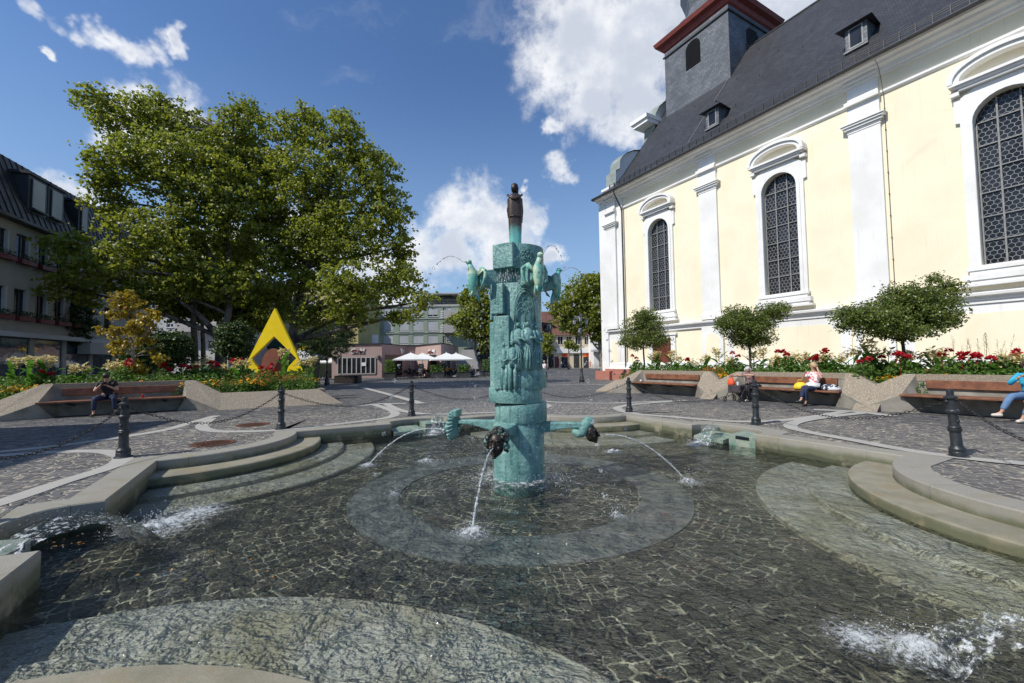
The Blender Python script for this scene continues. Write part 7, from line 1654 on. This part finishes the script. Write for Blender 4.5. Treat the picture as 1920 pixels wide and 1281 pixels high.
b.tube([(-.26, .05, .45), (.26, .05, .45)], .012, 6); b.tube([(-.26, .10, .84), (.26, .10, .84)], .012, 6); b.build('frame', 'dark_frame', t, smooth=True)
for sx_, sy_ in ((-1, -.28), (1, -.28), (-1, .24), (1, .24)):
    b = B(); b.tube([(sx_*.26, sy_+.085*math.cos(R(a)), .095+.085*math.sin(R(a))) for a in range(0, 361, 24)], .013, 6, cap=False)
    for k in range(5): a = 2*math.pi*k/5; b.tube([(sx_*.26, sy_, .095), (sx_*.26, sy_+.08*math.cos(a), .095+.08*math.sin(a))], .008, 5)
    b.build('wheel', 'shoe_dark', t, smooth=True)
b = B(); b.box(-.22, .22, -.18, .06, .30, .56); b.build('basket', 'cloth_dark', t, bevel=.03); bg_ = bag(po+na*-.72+aa*-.25+Vector((0, 0, .55)), RRZ, (.2, .14, .26), 'bag_orange', 'shopping_bag', 'orange bag standing in the rollator basket')
b = B(); b.lathe([(.03, 0), (.045, .11), (.045, .115)], n=12); o = b.build('paper_cup', 'cloth_white'); o.location = po+na*-.74+aa*-.0+Vector((0, 0, .66)); o.location.z = .56; tag(o, 'white cup standing in front of the old woman', 'cup')
pt_ = on_bench(RP, RRZ, nR, oR, 1934, 750)
person('woman in turquoise cardigan and pale jeans cut by the right edge of the picture', pt_, RRZ, seated(look=(-.3, -.9, -.3), head=(0, -.10, 1.22), lel=(-.28, -.14, .80), lha=(-.08, -.28, .98), rha=(.06, -.30, .96), rel=(.26, -.16, .8), lkn=(-.20, -.48, .56), lan=(-.34, -.56, .20), lto=(-.5, -.66, .14), ran=(-.05, -.5, .10), rto=(-.10, -.64, .04)), 'cloth_turquoise', 'cloth_jeans', 'hair_brown', 'shoe_pale', .06, 'long', female=True)
b = B(); b.ell((0, 0, .05), (.05, .05, .05), 10, 6); b.lathe([(.02, 0), (.03, .03)], n=8); o = b.build('crumpled_paper', 'cloth_white'); o.location = rp(-13.75, .5, .48); tag(o, 'crumpled white paper lying on the left end of the empty bench', 'litter')
# passers-by: feet at a pixel
def walker(px, py, rz, top, legs, hair, label, ph=.8, sc=1.0, **k): person(label, G(px, py), rz, standing(ph), top, legs, hair, 'shoe_dark', fingers=False, sc=sc, **k)
walker(1021, 712, 2.3, 'cloth_white', 'cloth_black', 'hair_grey', 'grey haired man in white T-shirt walking right behind the column')
walker(1048, 690.5, 1.4, 'cloth_white', 'cloth_black', 'hair_dark', 'person in white walking before the pharmacy, leftmost of the three', 1.0); walker(1053, 691.5, 1.2, 'cloth_white', 'cloth_navy', 'hair_brown', 'person in white shirt, middle of the three before the pharmacy', .9); walker(1057, 691, 1.6, 'cloth_blue', 'cloth_navy', 'hair_dark', 'person in blue, rightmost of the three before the pharmacy', .8)
walker(1107, 691, -.4, 'cloth_salmon', 'cloth_salmon', 'hair_blond', 'person in salmon red clothes in front of the right pharmacy window', .3); walker(1097, 690, .5, 'cloth_blue', 'cloth_dark', 'hair_brown', 'person in blue half hidden behind the lamp post', .3)
walker(719, 706.5, 1.5, 'cloth_brown', 'cloth_brown', 'hair_dark', 'person in brown coat walking past the cafe corner', .9)
simple('chair_dark', (.025, .02, .018), (.04, .035, .03), 8, .5)
def cchair(p, rz):
    t = thing('cafe_chair', 'dark cafe chair on the terrace', 'chair', p, rz, 'dark chairs of the cafe terrace'); b = B(); b.box(-.22, .22, -.22, .22, .43, .47); b.build('seat', 'chair_dark', t)
    b = B(); b.box(-.22, .22, .19, .22, .55, .88); b.build('backrest', 'chair_dark', t)
    for x in (-.2, .2):
        for y in (-.2, .2): b = B(); b.tube([(x, y, 0), (x, y, .88 if y > 0 else .43)], .014, 5); b.build('leg', 'chair_dark', t)
    return t
def ctable(p):
    t = thing('cafe_table', 'small dark round cafe table on the terrace', 'table', p, 0, 'tables of the cafe terrace'); b = B(); b.lathe([(.38, .72), (.40, .735), (.38, .75)], n=20); b.build('tabletop', 'chair_dark', t); b = B(); b.lathe([(.22, 0), (.2, .03), (.03, .05), (.03, .72)], n=10); b.build('pedestal', 'chair_dark', t)
    return t
c0_ = cchair(D(747, 703, 47.5)*Vector((1, 1, 0))-Vector((0, 0, .18)), .4); t0_ = ctable(D(757, 703, 47.0)*Vector((1, 1, 0))-Vector((0, 0, .18)))
spots_ = [(762, 47), (771, 48), (778, 46.5), (787, 48), (794, 47), (803, 49), (840, 48), (846, 47), (853, 48.5), (861, 47), (884, 48), (891, 49), (897, 48)]
for i, (px, d) in enumerate(spots_):
    q = D(px, 700, d); c = copytree(c0_); c.location = (q.x, d, -.18); c.rotation_euler.z = rnd.uniform(-2, 2)
    if i % 3 == 0: c = copytree(t0_); c.location = (q.x+.7, d-.2, -.18)
cust = [(768, 47.3, 'cloth_dark', 'hair_dark', 'seated cafe guest in dark clothes under the first parasol'), (781, 46.6, 'cloth_dark', 'hair_brown', 'seated cafe guest in dark top left of the man in white'), (787.5, 46.4, 'cloth_white', 'hair_grey', 'seated cafe guest in white shirt between the first parasols'), (794, 47.6, 'cloth_orange', 'hair_brown', 'cafe guest in orange beside the menu board'),
        (838, 47.2, 'cloth_orange', 'hair_dark', 'cafe guest in orange right of the first planter box'), (845, 47.8, 'cloth_orange', 'hair_blond', 'second cafe guest in orange, fair haired'), (855, 47, 'cloth_dark', 'hair_dark', 'cafe guest in dark clothes behind the second planter box'), (880, 47.5, 'cloth_white', 'hair_dark', 'cafe guest in white at the far right tables'), (886, 48.2, 'cloth_mauve', 'hair_grey', 'cafe guest in patterned shirt at the far right tables')]
for i, (px, d, tp_, hr, lb) in enumerate(cust):
    q = D(px, 700, d); person(lb, (q.x, d, -.18), rnd.uniform(-1.6, 1.6), seated(), tp_, 'cloth_dark', hr, 'shoe_dark', fingers=False)
def ptrough(px0, px1, py, d, label, seed, hgt=.75):
    q0, q1 = D(px0, py, d), D(px1, py, d); w = (q1.x-q0.x)/2; t = thing('planter_box', label, 'planter', ((q0.x+q1.x)/2, d, zg(0, d)), 0, 'planter boxes of the cafe'); b = B()
    b.wall([(-w, 0), (w, 0), (w+.06, .6), (-w-.06, .6)], [], -.3, .3); b.box(-w-.1, w+.1, -.35, .35, .6, .66); b.build('box', 'dark_frame', t)
    rs = np.random.RandomState(seed); N = 900; leafcloud('shrub', np.stack([(rs.rand(N)-.5)*2*w, (rs.rand(N)-.5)*.7, .66+hgt*rs.rand(N)**1.3], 1), .16, 'bed_leaf', t, sd=seed)
ptrough(808, 833, 700, 46, 'cafe planter box with bright green shrubs between the parasols', 71); ptrough(859, 881, 700, 46, 'cafe planter box right of the second front parasol', 72); ptrough(722, 742, 700, 47, 'dark planter with tall shrub at the cafe corner', 73, 1.4); ptrough(905, 925, 700, 50, 'planter box with shrubs left of the fountain column', 74, 1.3)
q0, q1 = D(626, 715, 37), D(671, 702, 37); t = thing('stone_seat', 'low dark rectangular stone block seat in front of the cafe', 'seat', ((q0.x+q1.x)/2, 37, zg(0, 37))); w = (q1.x-q0.x)/2
b = B(); b.box(-w, w, 0, 1.0, 0, .60); b.build('block', 'chair_dark', t, bevel=.03); b = B(); b.box(-w+.05, w-.05, -.02, 1.02, .60, .66); b.build('top', 'chair_dark', t, bevel=.01)
q = D(803, 685, 53.6); t = thing('menu_board', 'small framed menu board beside the cafe door', 'sign', (q.x, 49.5, -.18)); b = B(); b.tube([(0, 0, 0), (0, 0, 1.0)], .03, 6); b.build('post', 'dark_frame', t); b = B(); b.box(-.28, .28, -.04, .04, 1.0, 1.55); pn_ = b.build('panel', 'dark_frame', t); b = B(); b.box(-.2, .2, -.05, -.04, 1.08, 1.47); b.build('sheet', 'sign_white', pn_)
